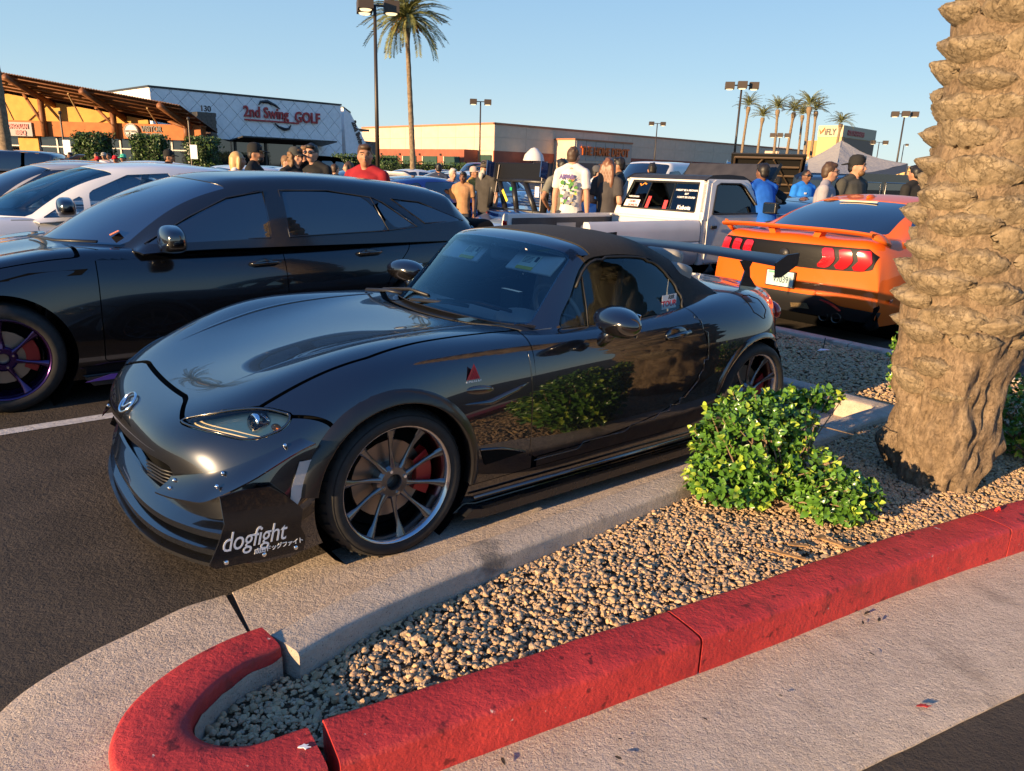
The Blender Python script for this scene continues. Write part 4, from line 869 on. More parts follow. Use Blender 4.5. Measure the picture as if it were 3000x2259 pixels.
lamp_post('dark lamp post among the row of far palms', *polar(18.42, 130), 8.2, [(-1.1,0),(0,-.5),(1.1,0)], -.3, .85)
lamp_post('lamp post directly right of the yellow tower building', *polar(24.75, 149), 8.2, [(-1.0,0),(1.0,0)], -.3, .85)
lamp_post('thin far lamp post with one curved head near the tent', *polar(26.25, 157), 8.2, [(.5,0)], -.3, .5)
for n, (x, y) in enumerate([(-32.2,54.5),(-24.3,57.0)]):
    t = thing('sign_post', ('thin dark post with small white notice by the hedge under the sign board','thin dark post with small white notice by the corner hedge of the visitor center')[n], 'sign post', (x, y, 0)); b = B(); b.tube([(0,0,0),(0,0,4.3)], .06, 6); b.obj('post', M_POLE, t); bb('notice', (-.02,-.1,1.6), (.5,-.06,2.6), M_WHITEP, t); b = B(); b.ball((0,0,4.4), (.12,.12,.14), 8, 6); b.obj('post_cap', M_POLE, t)
# palms
palm_tree('tall slender date palm with a full crown right of the tall lamp post', (-5.45, 39.8, 0), 8.4, .165, .105, 64, 2.15, lean=.28, seeds=6, n=34, skirt=.75)
x, y = polar(-33.7, 48); palm_tree('palm trunk at the left picture edge before the visitor center', (x, y, 0), 14.0, .30, .24, 30, 2.6, seeds=4)
for n, (px, el, s, d, lab) in enumerate([(15.98,5.25,1,140,'far palm just right of the bronze lamp post'),(17.1,4.55,.95,140,'short far palm, second in the row'),(18.18,5.1,1,138,'third far palm of the row beside the dark lamp post'),(19.0,4.9,1.05,140,'fourth far palm of the row, leaning right'),(19.85,4.7,.9,150,'dark far palm half hidden behind the tallest one'),(20.15,5.3,1.2,134,'tallest far palm left of the yellow tower'),(20.55,5.0,1.05,140,'far palm at the left edge of the yellow tower'),(22.1,4.2,.95,140,'far palm standing before the corner of the yellow tower')]):
    x, y = polar(px, d); h = CAM_H+d*math.tan(R(el))-1.2; palm_tree(lab, (x, y, 0), h, .27*s, .19*s, 28, 2.5*s, 'far palms in a row', lean=.35, seeds=3, up=1.4, n=14, elmin=.28)
# tent
tent = thing('canopy_tent', 'grey pop-up canopy tent with wrinkled roof behind the men', 'tent', (12.2, 29.4, 0)); TNM = mat('grey tent cloth', (.30,.28,.26), .75, bump=.5, bscale=3.5, bdist=.12)
cor = [(1.9,-1.3,2.2),(-1.6,-3.6,1.72),(-2.1,.7,1.88),(1.5,3.6,2.25)]; ap = Vector((.0,.2,3.0)); V = []; F = []
for q in range(4):
    a, c = Vector(cor[q]), Vector(cor[(q+1) % 4]); N = 10; k = len(V)
    for i in range(N+1):
        for j in range(N+1):
            e = a.lerp(c, j/N); e.z -= .10*math.sin(j/N*math.pi); p = e.lerp(ap, i/N); p.z -= .16*math.sin(i/N*math.pi); p.z += .035*noise.noise((p.x*2.2, p.y*2.2, q)); V.append(p)
            if i and j: F.append((k+(i-1)*(N+1)+j-1, k+(i-1)*(N+1)+j, k+i*(N+1)+j, k+i*(N+1)+j-1))
mesh('tent_roof', V, F, TNM, tent, True)
for q in range(4):
    a, c = Vector(cor[q]), Vector(cor[(q+1) % 4]); b = B(); P = []
    for j in range(9): e = a.lerp(c, j/8); e.z -= .10*math.sin(j/8*math.pi); P.append(e)
    b.add(P+[p-Vector((0,0,.28)) for p in P], [(j, j+1, j+10, j+9) for j in range(8)]); b.obj('valance', mat('blue grey valance', (.11,.13,.17), .7), tent); b = B(); b.tube([a, (a.x, a.y, 0)], .025, 5); b.obj('tent_leg', M_STEEL, tent)
# ------------------------------------------------------------------ the roadster's surfaces
HN = [
 [(-.72,0,.16),(-.72,.25,.16),(-.71,.45,.16),(-.69,.62,.16),(-.66,.74,.16),(-.62,.82,.16),(-.55,.84,.15),(-.5,.845,.15),(-.45,.84,.14)],
 [(-.785,0,.31),(-.78,.25,.31),(-.76,.45,.32),(-.715,.62,.33),(-.655,.74,.34),(-.57,.82,.33),(-.49,.845,.27),(-.45,.845,.22),(-.42,.83,.14)],
 [(-.82,0,.44),(-.812,.25,.445),(-.785,.45,.45),(-.715,.62,.46),(-.62,.74,.47),(-.50,.82,.46),(-.42,.845,.37),(-.39,.845,.27),(-.38,.82,.14)],
 [(-.785,0,.56),(-.775,.25,.562),(-.745,.45,.565),(-.665,.62,.57),(-.54,.745,.565),(-.42,.825,.55),(-.34,.85,.45),(-.33,.85,.32),(-.33,.81,.14)],
 [(-.63,0,.64),(-.625,.25,.645),(-.60,.45,.658),(-.52,.62,.672),(-.41,.745,.655),(-.32,.825,.615),(-.27,.86,.5),(-.27,.86,.35),(-.27,.80,.14)],
 [(-.40,0,.70),(-.40,.25,.712),(-.38,.43,.735),(-.32,.60,.765),(-.22,.735,.757),(-.16,.83,.69),(-.15,.87,.54),(-.15,.87,.36),(-.15,.80,.14)],
 [(-.1,0,.758),(-.1,.25,.768),(-.08,.43,.798),(-.05,.60,.836),(0,.735,.815),(.02,.83,.735),(.02,.875,.57),(.02,.875,.37),(.02,.80,.14)],
 [(.25,0,.80),(.25,.25,.806),(.26,.43,.822),(.28,.58,.85),(.3,.72,.83),(.3,.81,.757),(.3,.85,.60),(.3,.855,.38),(.3,.82,.14)],
 [(.55,0,.83),(.56,.25,.83),(.6,.43,.830),(.64,.57,.838),(.65,.705,.822),(.65,.785,.765),(.65,.825,.62),(.65,.83,.40),(.65,.82,.14)],
 [(1.0,0,.82),(1.0,.25,.82),(1.0,.43,.815),(1.0,.60,.822),(1.0,.705,.812),(1.0,.785,.762),(1.0,.82,.62),(1.0,.83,.40),(1.0,.82,.14)],
 [(1.5,0,.82),(1.5,.25,.82),(1.5,.43,.82),(1.5,.62,.825),(1.5,.715,.82),(1.5,.79,.77),(1.5,.825,.62),(1.5,.835,.40),(1.5,.82,.14)],
 [(1.9,0,.84),(1.9,.25,.84),(1.9,.43,.845),(1.9,.62,.86),(1.9,.73,.855),(1.9,.81,.79),(1.9,.85,.64),(1.9,.855,.40),(1.9,.82,.14)],
 [(2.25,0,.90),(2.25,.25,.90),(2.25,.43,.90),(2.25,.60,.902),(2.25,.735,.875),(2.25,.835,.79),(2.25,.875,.64),(2.25,.875,.40),(2.25,.80,.14)],
 [(2.50,0,.90),(2.50,.25,.90),(2.50,.43,.897),(2.50,.59,.887),(2.50,.705,.858),(2.50,.79,.785),(2.50,.838,.64),(2.50,.842,.40),(2.50,.79,.14)],
 [(2.78,0,.88),(2.77,.23,.88),(2.74,.39,.876),(2.70,.52,.862),(2.67,.61,.83),(2.655,.68,.755),(2.65,.722,.61),(2.65,.735,.40),(2.65,.71,.2)],
 [(3.00,0,.84),(2.99,.22,.84),(2.955,.37,.835),(2.90,.48,.82),(2.86,.55,.785),(2.84,.595,.71),(2.83,.62,.57),(2.83,.63,.40),(2.83,.62,.22)],
 [(3.06,0,.60),(3.05,.22,.60),(3.01,.37,.60),(2.955,.47,.59),(2.92,.53,.565),(2.90,.565,.525),(2.89,.585,.45),(2.89,.59,.36),(2.89,.585,.24)],
 [(3.02,0,.24),(3.01,.22,.24),(2.98,.37,.24),(2.94,.46,.24),(2.91,.52,.24),(2.90,.55,.24),(2.895,.565,.24),(2.895,.57,.24),(2.895,.57,.24)],
]
HG = [
 [(.61,0,.845),(.635,.25,.842),(.72,.45,.832),(.835,.60,.815),(.90,.665,.808),(.95,.70,.80)],
 [(.83,0,1.03),(.85,.23,1.025),(.905,.42,1.005),(.985,.56,.965),(1.03,.635,.89),(1.06,.70,.802)],
 [(1.06,0,1.185),(1.07,.22,1.18),(1.095,.41,1.165),(1.145,.54,1.125),(1.18,.615,.98),(1.2,.70,.805)],
 [(1.25,0,1.215),(1.25,.22,1.21),(1.26,.42,1.188),(1.28,.55,1.135),(1.3,.625,.98),(1.3,.71,.81)],
 [(1.55,0,1.225),(1.55,.24,1.217),(1.55,.44,1.188),(1.55,.56,1.125),(1.55,.635,.98),(1.55,.71,.815)],
 [(1.85,0,1.165),(1.85,.24,1.155),(1.84,.43,1.12),(1.82,.555,1.06),(1.82,.635,.95),(1.82,.70,.835)],
 [(2.1,0,1.04),(2.1,.24,1.03),(2.08,.44,1.0),(2.05,.56,.96),(2.04,.63,.90),(2.02,.68,.85)],
 [(2.32,0,.90),(2.31,.25,.898),(2.28,.45,.893),(2.23,.58,.88),(2.18,.64,.868),(2.12,.685,.855)],
]
# ------------------------------------------------------------------ the black roadster
P_HERO = mat('black metallic paint', (.010,.0125,.0185), .27, .65, coat=1., coat_rough=.018, cior=1.8)
P_GLOSS = mat('gloss black', (.004,.004,.005), .15, 0, coat=1., coat_rough=.01, cior=1.8)
M_CLOTH = mat('black soft top cloth', (.020,.017,.014), .85, var=.2, vscale=60, bump=.25, bscale=420, bdist=.002)
M_SEAL = mat('black rubber seal', (.012,.012,.012), .6)
G_CAR = glass('car glass', (.97,1,1), (.72,.95,1), 0., 1.8)
G_LAMP = glass('lamp lens', (.93,.93,.9), (1,1,1), 0.01, 1.5)
M_REFL = mat('lamp reflector', (.85,.70,.42), .3, .35, bump=.1, bscale=60, bdist=.004)  # golden reflection of sunlit ground put into the reflector's colour
M_AMBER = mat('amber lens', (.9,.22,.02), .15, coat=1.)
M_WHITEP = mat('white print', (.75,.75,.74), .5)
M_REDPR = mat('red print', (.6,.03,.05), .5)
M_SEAT = mat('black seat leather', (.22,.215,.20), .55, bump=.2, bscale=120, bdist=.003)
M_INT = mat('interior trim', (.30,.30,.28), .7)
M_SPLIT = mat('dusty black splitter', (.013,.013,.014), .28, coat=.4, var=.0, rvar=.15)
car = thing('roadster', 'black convertible roadster with soft top and tall rear wing parked beside the kerb', 'car', lot(0, 0), R(YAW))
SB = Surf(HN, 12, 9); SG = Surf(HG, 14, 10)
def solid(S, name, m, par, fields, off): return panel(S, name, fields, m, par, flange=0, off=off)
u, v, w_, ii, kk = SB.u, SB.v, SB.w, SB.i, SB.k
av = np.abs(v)
archF = np.hypot(u-0, w_-.31)-.352+9*(av < .55); archR = np.hypot(u-2.31, w_-.31)-.350+9*(av < .55)
ak = np.abs(kk)
hood_poly = [(-1.25,3.93),(1.25,3.93),(1.45,3.86),(2.06,3.42),(2.13,3.40),(2.77,3.80),(3.38,4.02),(3.62,5.0),(3.80,5.8),(3.66,6.64),(3.62,7.53),(3.60,8.25),(2.9,8.12),(1.5,8.02),(0,7.98)]
hood_full = hood_poly+[(-a, b) for a, b in hood_poly[::-1] if a > 0 and (a, b) != (1.25, 3.93)]
hs = 0.055
f_hood = sdf(hood_full, kk, ii)*hs
hl_poly = curve([(2.12,3.37),(2.77,3.77),(3.38,4.0),(3.9,4.03),(4.2,3.97),(4.33,3.6),(3.97,3.19),(3.15,3.24)], 5)
f_hl = sdf(hl_poly, ak, ii)*hs
mouth_poly = [(0,1.32),(1.04,1.14),(2.1,1.12),(2.46,1.6),(2.40,2.0),(1.98,2.12),(1.33,2.12),(.25,2.05),(0,2.05)]
mouth_full = [(-a, b) for a, b in mouth_poly[::-1]]+mouth_poly
f_mouth = sdf(curve([p for p in mouth_poly if p[0] > 0]+[(-p[0], p[1]) for p in mouth_poly[::-1] if p[0] > 0], 4), kk, ii)*hs
bump_line = [(3.38,4.02),(4.2,4.0),(5.17,4.30),(6.2,4.4),(8.4,4.2),(8.4,-1),(-.1,-1),(-.1,4.2)]
bl = [(0,3.96)]+[(1.25,3.93),(1.45,3.86),(2.06,3.42),(2.13,3.40),(2.77,3.8),(3.38,4.02),(4.2,3.98),(5.17,4.28),(6.5,4.3),(8.5,4.3),(8.5,-.5)]
bl_full = bl+[(-a, b) for a, b in bl[::-1] if a > 0]
f_bump = sdf(bl_full, kk, ii)*hs
g = .003
panel(SB, 'front_bumper', [f_bump-g, -f_hl-g, -f_mouth, archF, -(f_hood)-g], P_HERO, car)
panel(SB, 'hood', [f_hood-g], P_HERO, car)
door_poly = [(.715,.90),(.70,.70),(.685,.272),(1.0,.277),(1.3,.303),(1.52,.335),(1.67,.385),(1.77,.46),(1.835,.56),(1.865,.66),(1.84,.75),(1.785,.90)]
f_door = sdf(door_poly, u, w_)
belt = 4.02
for sd in (1, -1):
    sv = v*sd-.3
    panel(SB, 'front_fender', [sv, -f_hood-g, -f_bump-g, -f_hl-g, .70-u-.0*w_-g+(w_-.55)*.03, archF, w_-.225], P_HERO, car)
    panel(SB, 'door', [sv, f_door-g, ak-3.72], P_HERO, car)
    panel(SB, 'rear_quarter', [sv, u-.72, -f_door-g, ak-3.3, archR, 15.3-ii, w_-.225-.0*u], P_HERO, car)
    panel(SB, 'side_sill', [sv, .222-w_, u-.15, archF, archR, 2.7-u], P_GLOSS, car)
panel(SB, 'trunk_lid', [3.28-ak, ii-11.75, 15.3-ii], P_HERO, car)
panel(SB, 'rear_bumper', [ii-15.33, archR], P_HERO, car)
panel(SB, 'cowl_panel', [3.7-ak, ii-7.9, 8.45-ii, -f_hood-.003], M_BLKPL, car, off=-.004)
solid(SB, 'inner_shell', M_DARK, car, [np.hypot(u, w_-.31)-.40+9*(av < .5), np.hypot(u-2.31, w_-.31)-.40+9*(av < .5), -(f_mouth+.02), -f_hl, 8.3-ii+9*(ak > 4.0)], -.022)
solid(SB, 'mouth_recess', M_DARK, car, [f_mouth+.012], -.05)
for sd in (1, -1):                      # wheel wells
    for cu in (0, 2.31):
        b = B(); b.lathe([(.37, -.80*sd), (.375, -.45*sd), (.1, -.44*sd)], 24, 'y', (cu, 0, .31)); b.obj('wheel_well', M_DARK, car, True)
# grille slats inside the mouth
for n in range(5):
    q = 1.55+.06*n; b = B(); w0 = .355+.014*n
    b.tube([(-.79+.0, -.30, w0), (-.765, -.43, w0+.002), (-.735, -.50, w0+.004)], (.004, .0035), 6); b.obj('grille_slat', M_BLKPL, car, True)
for sd in (1, -1):                      # the raised line where hood meets fender bulge
    b = B(); P_ = [bil(SB, a*sd, c) for a, c in curve([(1.75,4.55),(1.95,5.1),(2.12,5.7),(2.3,6.4),(2.45,7.2),(2.5,7.9)], 6, False)]
    b.tube([(p[0]+n[0]*-.0005, -(p[1]+n[1]*-.0005), p[2]+n[2]*-.0005) for p, n in P_], [(.0035*min(1, i/8), .012*min(1, i/8)+.001) for i in range(len(P_))], 8, True, 0, flat=(0,0,1)); b.obj('hood_crease', P_HERO, car, True)
# headlights
for sd in (1, -1):
    sv = v*sd-.2
    panel(SB, 'headlight', [sv, f_hl-.003], G_LAMP, car, flange=0, off=.003)
    hlr = solid(SB, 'lamp_reflector', M_REFL, car, [sv, f_hl+.004], -.035)
    e = B()
    pts = []
    for (a, b_) in hl_poly+[hl_poly[0]]:
        p, n = bil(SB, a*sd, b_)
        pts.append((p[0]+n[0]*.002, -(p[1]+n[1]*.002), p[2]+n[2]*.002))
    e.tube(pts, .0045, 6, False); e.obj('lamp_bezel', M_CHROME if False else P_GLOSS, car, True)
    def at(a, b_, off):
        r0 = np.hypot(ak-a, ii-b_)+9*(sv < 0); q = np.unravel_index(np.argmin(r0), r0.shape); p, n = SB.P[q], SB.N[q]
        return Vector((p[0]+n[0]*off, -(p[1]+n[1]*off), p[2]+n[2]*off)), Vector((n[0], -n[1], n[2]))
    c0, n0 = at(3.55, 3.72, -.026); q = B(); q.lathe([(.012,.012),(.030,.020),(.034,.012),(.034,-.03)], 20, 'z'); o = q.obj('projector_ring', M_CHROME, car, True)
    o.matrix_local = Matrix.Translation(c0) @ Vector((-1, -.25*sd, .15)).to_track_quat('Z', 'Y').to_matrix().to_4x4()
    q = B(); q.ball((0,0,0), .026, 16, 10); o = q.obj('projector_lens', glass('projector glass', (.3,.35,.4), ior=1.8), car, True); o.location = c0
    c1, _ = at(4.08, 3.68, -.018); q = B(); q.ball((0,0,0), (.016,.03,.014), 12, 8); o = q.obj('turn_signal', M_AMBER, car, True); o.location = c1
# shut-line edges of the doors and hood catch the light
for sd in (1, -1):
    b = B(); b.tube(line_on(SB, [(.690,.76),(.682,.60),(.676,.45),(.678,.29)], sd, off=.0005), .0024, 5); b.obj('door_edge', P_GLOSS, car, True)
    b = B(); b.tube(line_on(SB, [(.70,.270),(1.0,.273),(1.3,.299),(1.52,.331),(1.67,.381),(1.775,.456),(1.84,.56),(1.87,.66),(1.845,.75),(1.80,.82)], sd, off=.0005, n=8), .0024, 5); b.obj('door_edge', P_GLOSS, car, True)
# greenhouse
u, v, w_, ii, kk = SG.u, SG.v, SG.w, SG.i, SG.k; ak = np.abs(kk); av = np.abs(v)
ws = curve([(0,.06),(1.2,.06),(2.2,.05),(2.85,.15),(2.93,.4),(2.9,1.6),(2.8,1.92),(2.4,1.97),(1.2,1.95),(0,1.94)], 4, False)
ws = ws+[(-a, b) for a, b in ws[::-1] if a > 0]
f_ws = sdf(ws, kk, ii)*.09
sw = curve([(.975,.80),(1.30,.795),(1.65,.812),(1.79,.835),(1.805,.93),(1.75,1.02),(1.64,1.085),(1.5,1.108),(1.34,1.112),(1.19,1.085),(1.08,.945)], 4)
f_sw = sdf(sw, u, w_)*1.
sl_ = ak-3.05
panel(SG, 'windshield', [f_ws+.004], G_CAR, car, flange=0, off=.001)
for sd in (1, -1): panel(SG, 'side_window', [v*sd-.3, f_sw+.004, sl_], glass('car side glass', (.80,.90,.93), (.8,.95,1), 0., 1.6), car, flange=0, off=.0)
panel(SG, 'header_rail', [ii-1.9+0*u, 2.72-ii, 3.02-ak, -f_ws, np.where(ak > 2.7, np.maximum(-f_sw-.013, 3-ak), 1.)], P_GLOSS, car, flange=.03)
pillar = 1.02+(w_-.80)*.56-u+.03
panel(SG, 'windshield_frame', [-f_ws, 1.96-ii, np.maximum(2.45-0*ak, 0)+0*ak], P_GLOSS, car, flange=.03) if False else None
for sd in (1, -1):
    panel(SG, 'windshield_pillar', [v*sd-.2, -f_ws, np.maximum(2.35-ii, -1), np.where(ak > 2.6, 1, -1)+0., -np.minimum(f_sw+.012, sl_), .62+.42*(ii)/2*0+1.19-u], P_GLOSS, car, flange=.03)
panel(SG, 'cowl_strip', [.07-ii+.03, -f_ws, 3.2-ak], M_BLKPL, car, flange=0)
panel(SG, 'soft_top', [ii-np.where(ak < 3.02, 2.74, 2.34), np.where(ak > 2.9, np.maximum(-f_sw-.013, .0-1)+0, 1.), np.where((ak > 4.2) & (w_ < .86) & (u < 1.75), -1., 1.)], M_CLOTH, car, flange=.02, off=.004)
for sd in (1, -1):
    pts = [Vector((p[0], 0, p[1])) for p in sw[int(len(sw)*.28):int(len(sw)*.93)]]
    out = []
    for p in pts:
        q, n = on_surf(SG, p.x, w=p.z, side=sd); out.append(q+n*.004)
    b = B(); b.tube(out, .007, 6); b.obj('window_seal', M_SEAL, car, True)
    b = B(); b.tube([on_surf(SG, a, w=c, side=sd)[0]+on_surf(SG, a, w=c, side=sd)[1]*.004 for a, c in ((1.115,.80),(1.14,.90),(1.16,1.03))], (.008,.004), 6); b.obj('quarter_post', M_SEAL, car, True)
    b = B(); b.tube([on_surf(SG, a, w=c, side=sd)[0]+on_surf(SG, a, w=c, side=sd)[1]*.006 for a, c in ((.95,.803),(1.2,.797),(1.5,.803),(1.8,.836))], (.009,.005), 6); b.obj('belt_strip', M_SEAL, car, True)
# interior
b = B(); b.prism([(.66,.74),(.80,.80),(1.02,.80),(1.10,.74),(1.10,.55),(.66,.5)], -.66, .66, 'y'); b.obj('dashboard', M_INT, car, bevel=.02)
b = B(); b.ball((.97,-.36,.80), (.12,.17,.055), 16, 8); b.obj('instrument_hood', M_INT, car, True)
b = B(); b.box((1.55,0,.42), (1.2,1.3,.05)); b.obj('cabin_floor', M_DARK, car)
b = B(); b.prism([(2.0,.5),(2.02,.86),(2.12,.86),(2.12,.5)], -.66, .66, 'y'); b.obj('rear_bulkhead', M_INT, car)
for sy in (-1, 1):
    s_ = B(); s_.box((1.62,.36*sy,.56), (.50,.46,.15)); s_.box((1.90,.36*sy,.80), (.14,.44,.52), Matrix.Rotation(R(14), 3, 'Y'))
    s_.box((1.90,.36*sy-.19,.78), (.18,.07,.42), Matrix.Rotation(R(14), 3, 'Y')); s_.box((1.90,.36*sy+.19,.78), (.18,.07,.42), Matrix.Rotation(R(14), 3, 'Y'))
    s_.box((1.985,.36*sy,1.03), (.10,.26,.18), Matrix.Rotation(R(12), 3, 'Y')); s_.obj('seat', M_SEAT, car, True, bevel=.035, seg=3)
b = B(); b.tube([(0,.175*math.cos(t), .175*math.sin(t)) for t in np.linspace(0, 2*math.pi, 33)], .014, 8, False)
b.tube([(0,-.17,0),(0.02,0,-.0),(0,.17,0)], (.008,.02), 6); b.tube([(0,0,-.17),(.02,0,0)], (.008,.02), 6); o = b.obj('steering_wheel', M_SEAT, car, True); o.location = (1.22,-.36,.80); o.rotation_euler = (0, R(-24), 0)
b = B(); b.box((1.13,.0,1.085), (.03,.24,.075)); b.obj('rear_view_mirror', M_INT, car, bevel=.015); b = B(); b.tube([(1.06,0,1.14),(1.12,0,1.10)], .008, 6); b.obj('mirror_stalk', M_INT, car)
M_VIS = mat('visor cloth', (.72,.74,.66), .8)
M_LAB = mat('pale label', (.92,.95,.70), .5); M_YEL = mat('yellow label', (.98,.78,.03), .5)
for sy in (-1, 1):
    b = B(); b.box((0,0,0), (.014,.36,.14)); o = b.obj('sun_visor', M_VIS, car, bevel=.006); o.location = (1.09,.31*sy,1.075); o.rotation_euler = (0, R(50), 0)
    b = B(); b.box((-.010,-.05*sy-.02,-.005), (.002,.13,.085)); q = b.obj('visor_label', M_LAB, o); b = B(); b.box((-.0115,-.05*sy-.02,-.055), (.002,.13,.022)); b.obj('label_strip', M_YEL, o)
    b = B()
    for n in range(5): b.box((-.0115,-.05*sy+.0,.02-.009*n), (.001,.07,.003))
    b.box((-.0115,-.05*sy-.065,.01), (.001,.022,.035)); b.obj('label_print', M_SEAL, o)
b = B(); b.box((1.30,.15,.80), (.03,.17,.11)); b.obj('display_screen', mat('screen', (.02,.03,.03), .1), car)
# wipers
for (p0, p1) in (((.60,.10,.862),(.83,-.46,.872)), ((.58,.56,.85),(.66,.02,.89))):
    p0, p1 = Vector(p0), Vector(p1); b = B(); b.tube([p0, p0.lerp(p1, .45)+Vector((-.03,0,.012)), p0.lerp(p1, .6)], (.011,.006), 6); b.obj('wiper_arm', M_BLKPL, car, True)
    b = B(); b.tube([p0.lerp(p1, .25)+Vector((.02,0,.008)), p0.lerp(p1, .65)+Vector((.03,0,.02)), p1], (.008,.012), 6); b.obj('wiper_blade', M_BLKPL, car, True)
# front arch flares, splitter tiers, canards, end plates
SBp = SB
def ring_on(r, a, cu, sd, outv, off):
    x, z = cu+r*math.cos(a), .31+r*math.sin(a)
    d = (SB.u-x)**2+(SB.w-z)**2+9*(SB.v*sd < .5); q = np.unravel_index(np.argmin(d), d.shape)
    return Vector((x, -sd*(abs(SB.P[q][1])+off), z))
for sd in (1, -1):
    for cu, a0, a1, o0, wd in ((0, -12, 172, .018, .052), (2.31, 5, 168, .010, .022)):
        V = []; F = []; A = np.linspace(R(a0), R(a1), 49)
        for n, a in enumerate(A):
            tw = wd*(.55+.45*math.sin(min(1, max(0, (a-R(a0))/R(a1-a0)))*math.pi*.5)) if cu == 0 else wd
            p0 = ring_on(.352+tw, a, cu, sd, 0, .001); p1 = ring_on(.352+tw*.75, a, cu, sd, 0, o0*.7); p2 = ring_on(.350, a, cu, sd, 0, o0); p3 = Vector((cu+.346*math.cos(a), p2.y, .31+.346*math.sin(a))); p4 = p3+Vector((0, sd*.06, 0))
            V += [p0, p1, p2, p3, p4]
            if n: F += [((n-1)*5+q, (n-1)*5+q+1, n*5+q+1, n*5+q) for q in range(4)]
        if sd < 0: F = [f[::-1] for f in F]
        mesh('arch_flare', V, F, mat('flare black', (.006,.006,.007), .32, coat=.35) if cu == 0 else P_HERO, car, True)
def strip(rows, th, name, m, bev=0.):
    """solid sheet through rows of points"""
    nn = len(rows[0]); V = [p for r in rows for p in r]; V2 = [(p[0], p[1], p[2]-th) for p in V]; F = []; k = len(V)
    for a in range(len(rows)-1):
        for q in range(nn-1):
            i0 = a*nn+q; F.append((i0, i0+1, i0+nn+1, i0+nn)); F.append((k+i0, k+i0+nn, k+i0+nn+1, k+i0+1))
    for q in range(nn-1):
        F.append((q, k+q, k+q+1, q+1)); i0 = (len(rows)-1)*nn+q; F.append((i0, i0+1, k+i0+1, k+i0))
    for a in range(len(rows)-1):
        F.append((a*nn, a*nn+nn, k+a*nn+nn, k+a*nn)); i0 = a*nn+nn-1; F.append((i0, k+i0, k+i0+nn, i0+nn))
    b = B(); b.add(V+V2, F); return b.obj(name, m, car, True, angle=35)
edge = [(-.845,0),(-.84,.2),(-.825,.36),(-.80,.50),(-.765,.62),(-.725,.73),(-.68,.82)]
edge = [(a, -b) for a, b in edge[:0:-1]]+edge
ec = curve(edge, 5, False)
def tier(du, z0, z1, name, m, inn=.16, th=.012):
    up = lambda b_: .050*(abs(b_)/.82)**2
    strip([[(a+du*(1-.4*abs(b_)), -b_*(1-.35*du), z0+up(b_)) for a, b_ in ec], [(a+du+.035, -b_*(1-.35*du), z0+(z1-z0)*.6+up(b_)) for a, b_ in ec], [(a+du+inn, -b_*(.99-.35*du), z1+up(b_)) for a, b_ in ec]], th, name, m)
tier(-.012, .125, .128, 'splitter', M_SPLIT, .30, .014)
tier(.004, .172, .200, 'splitter_ridge', P_HERO, .12, .022)
tier(.022, .232, .285, 'bumper_ridge', P_HERO, .10, .024)
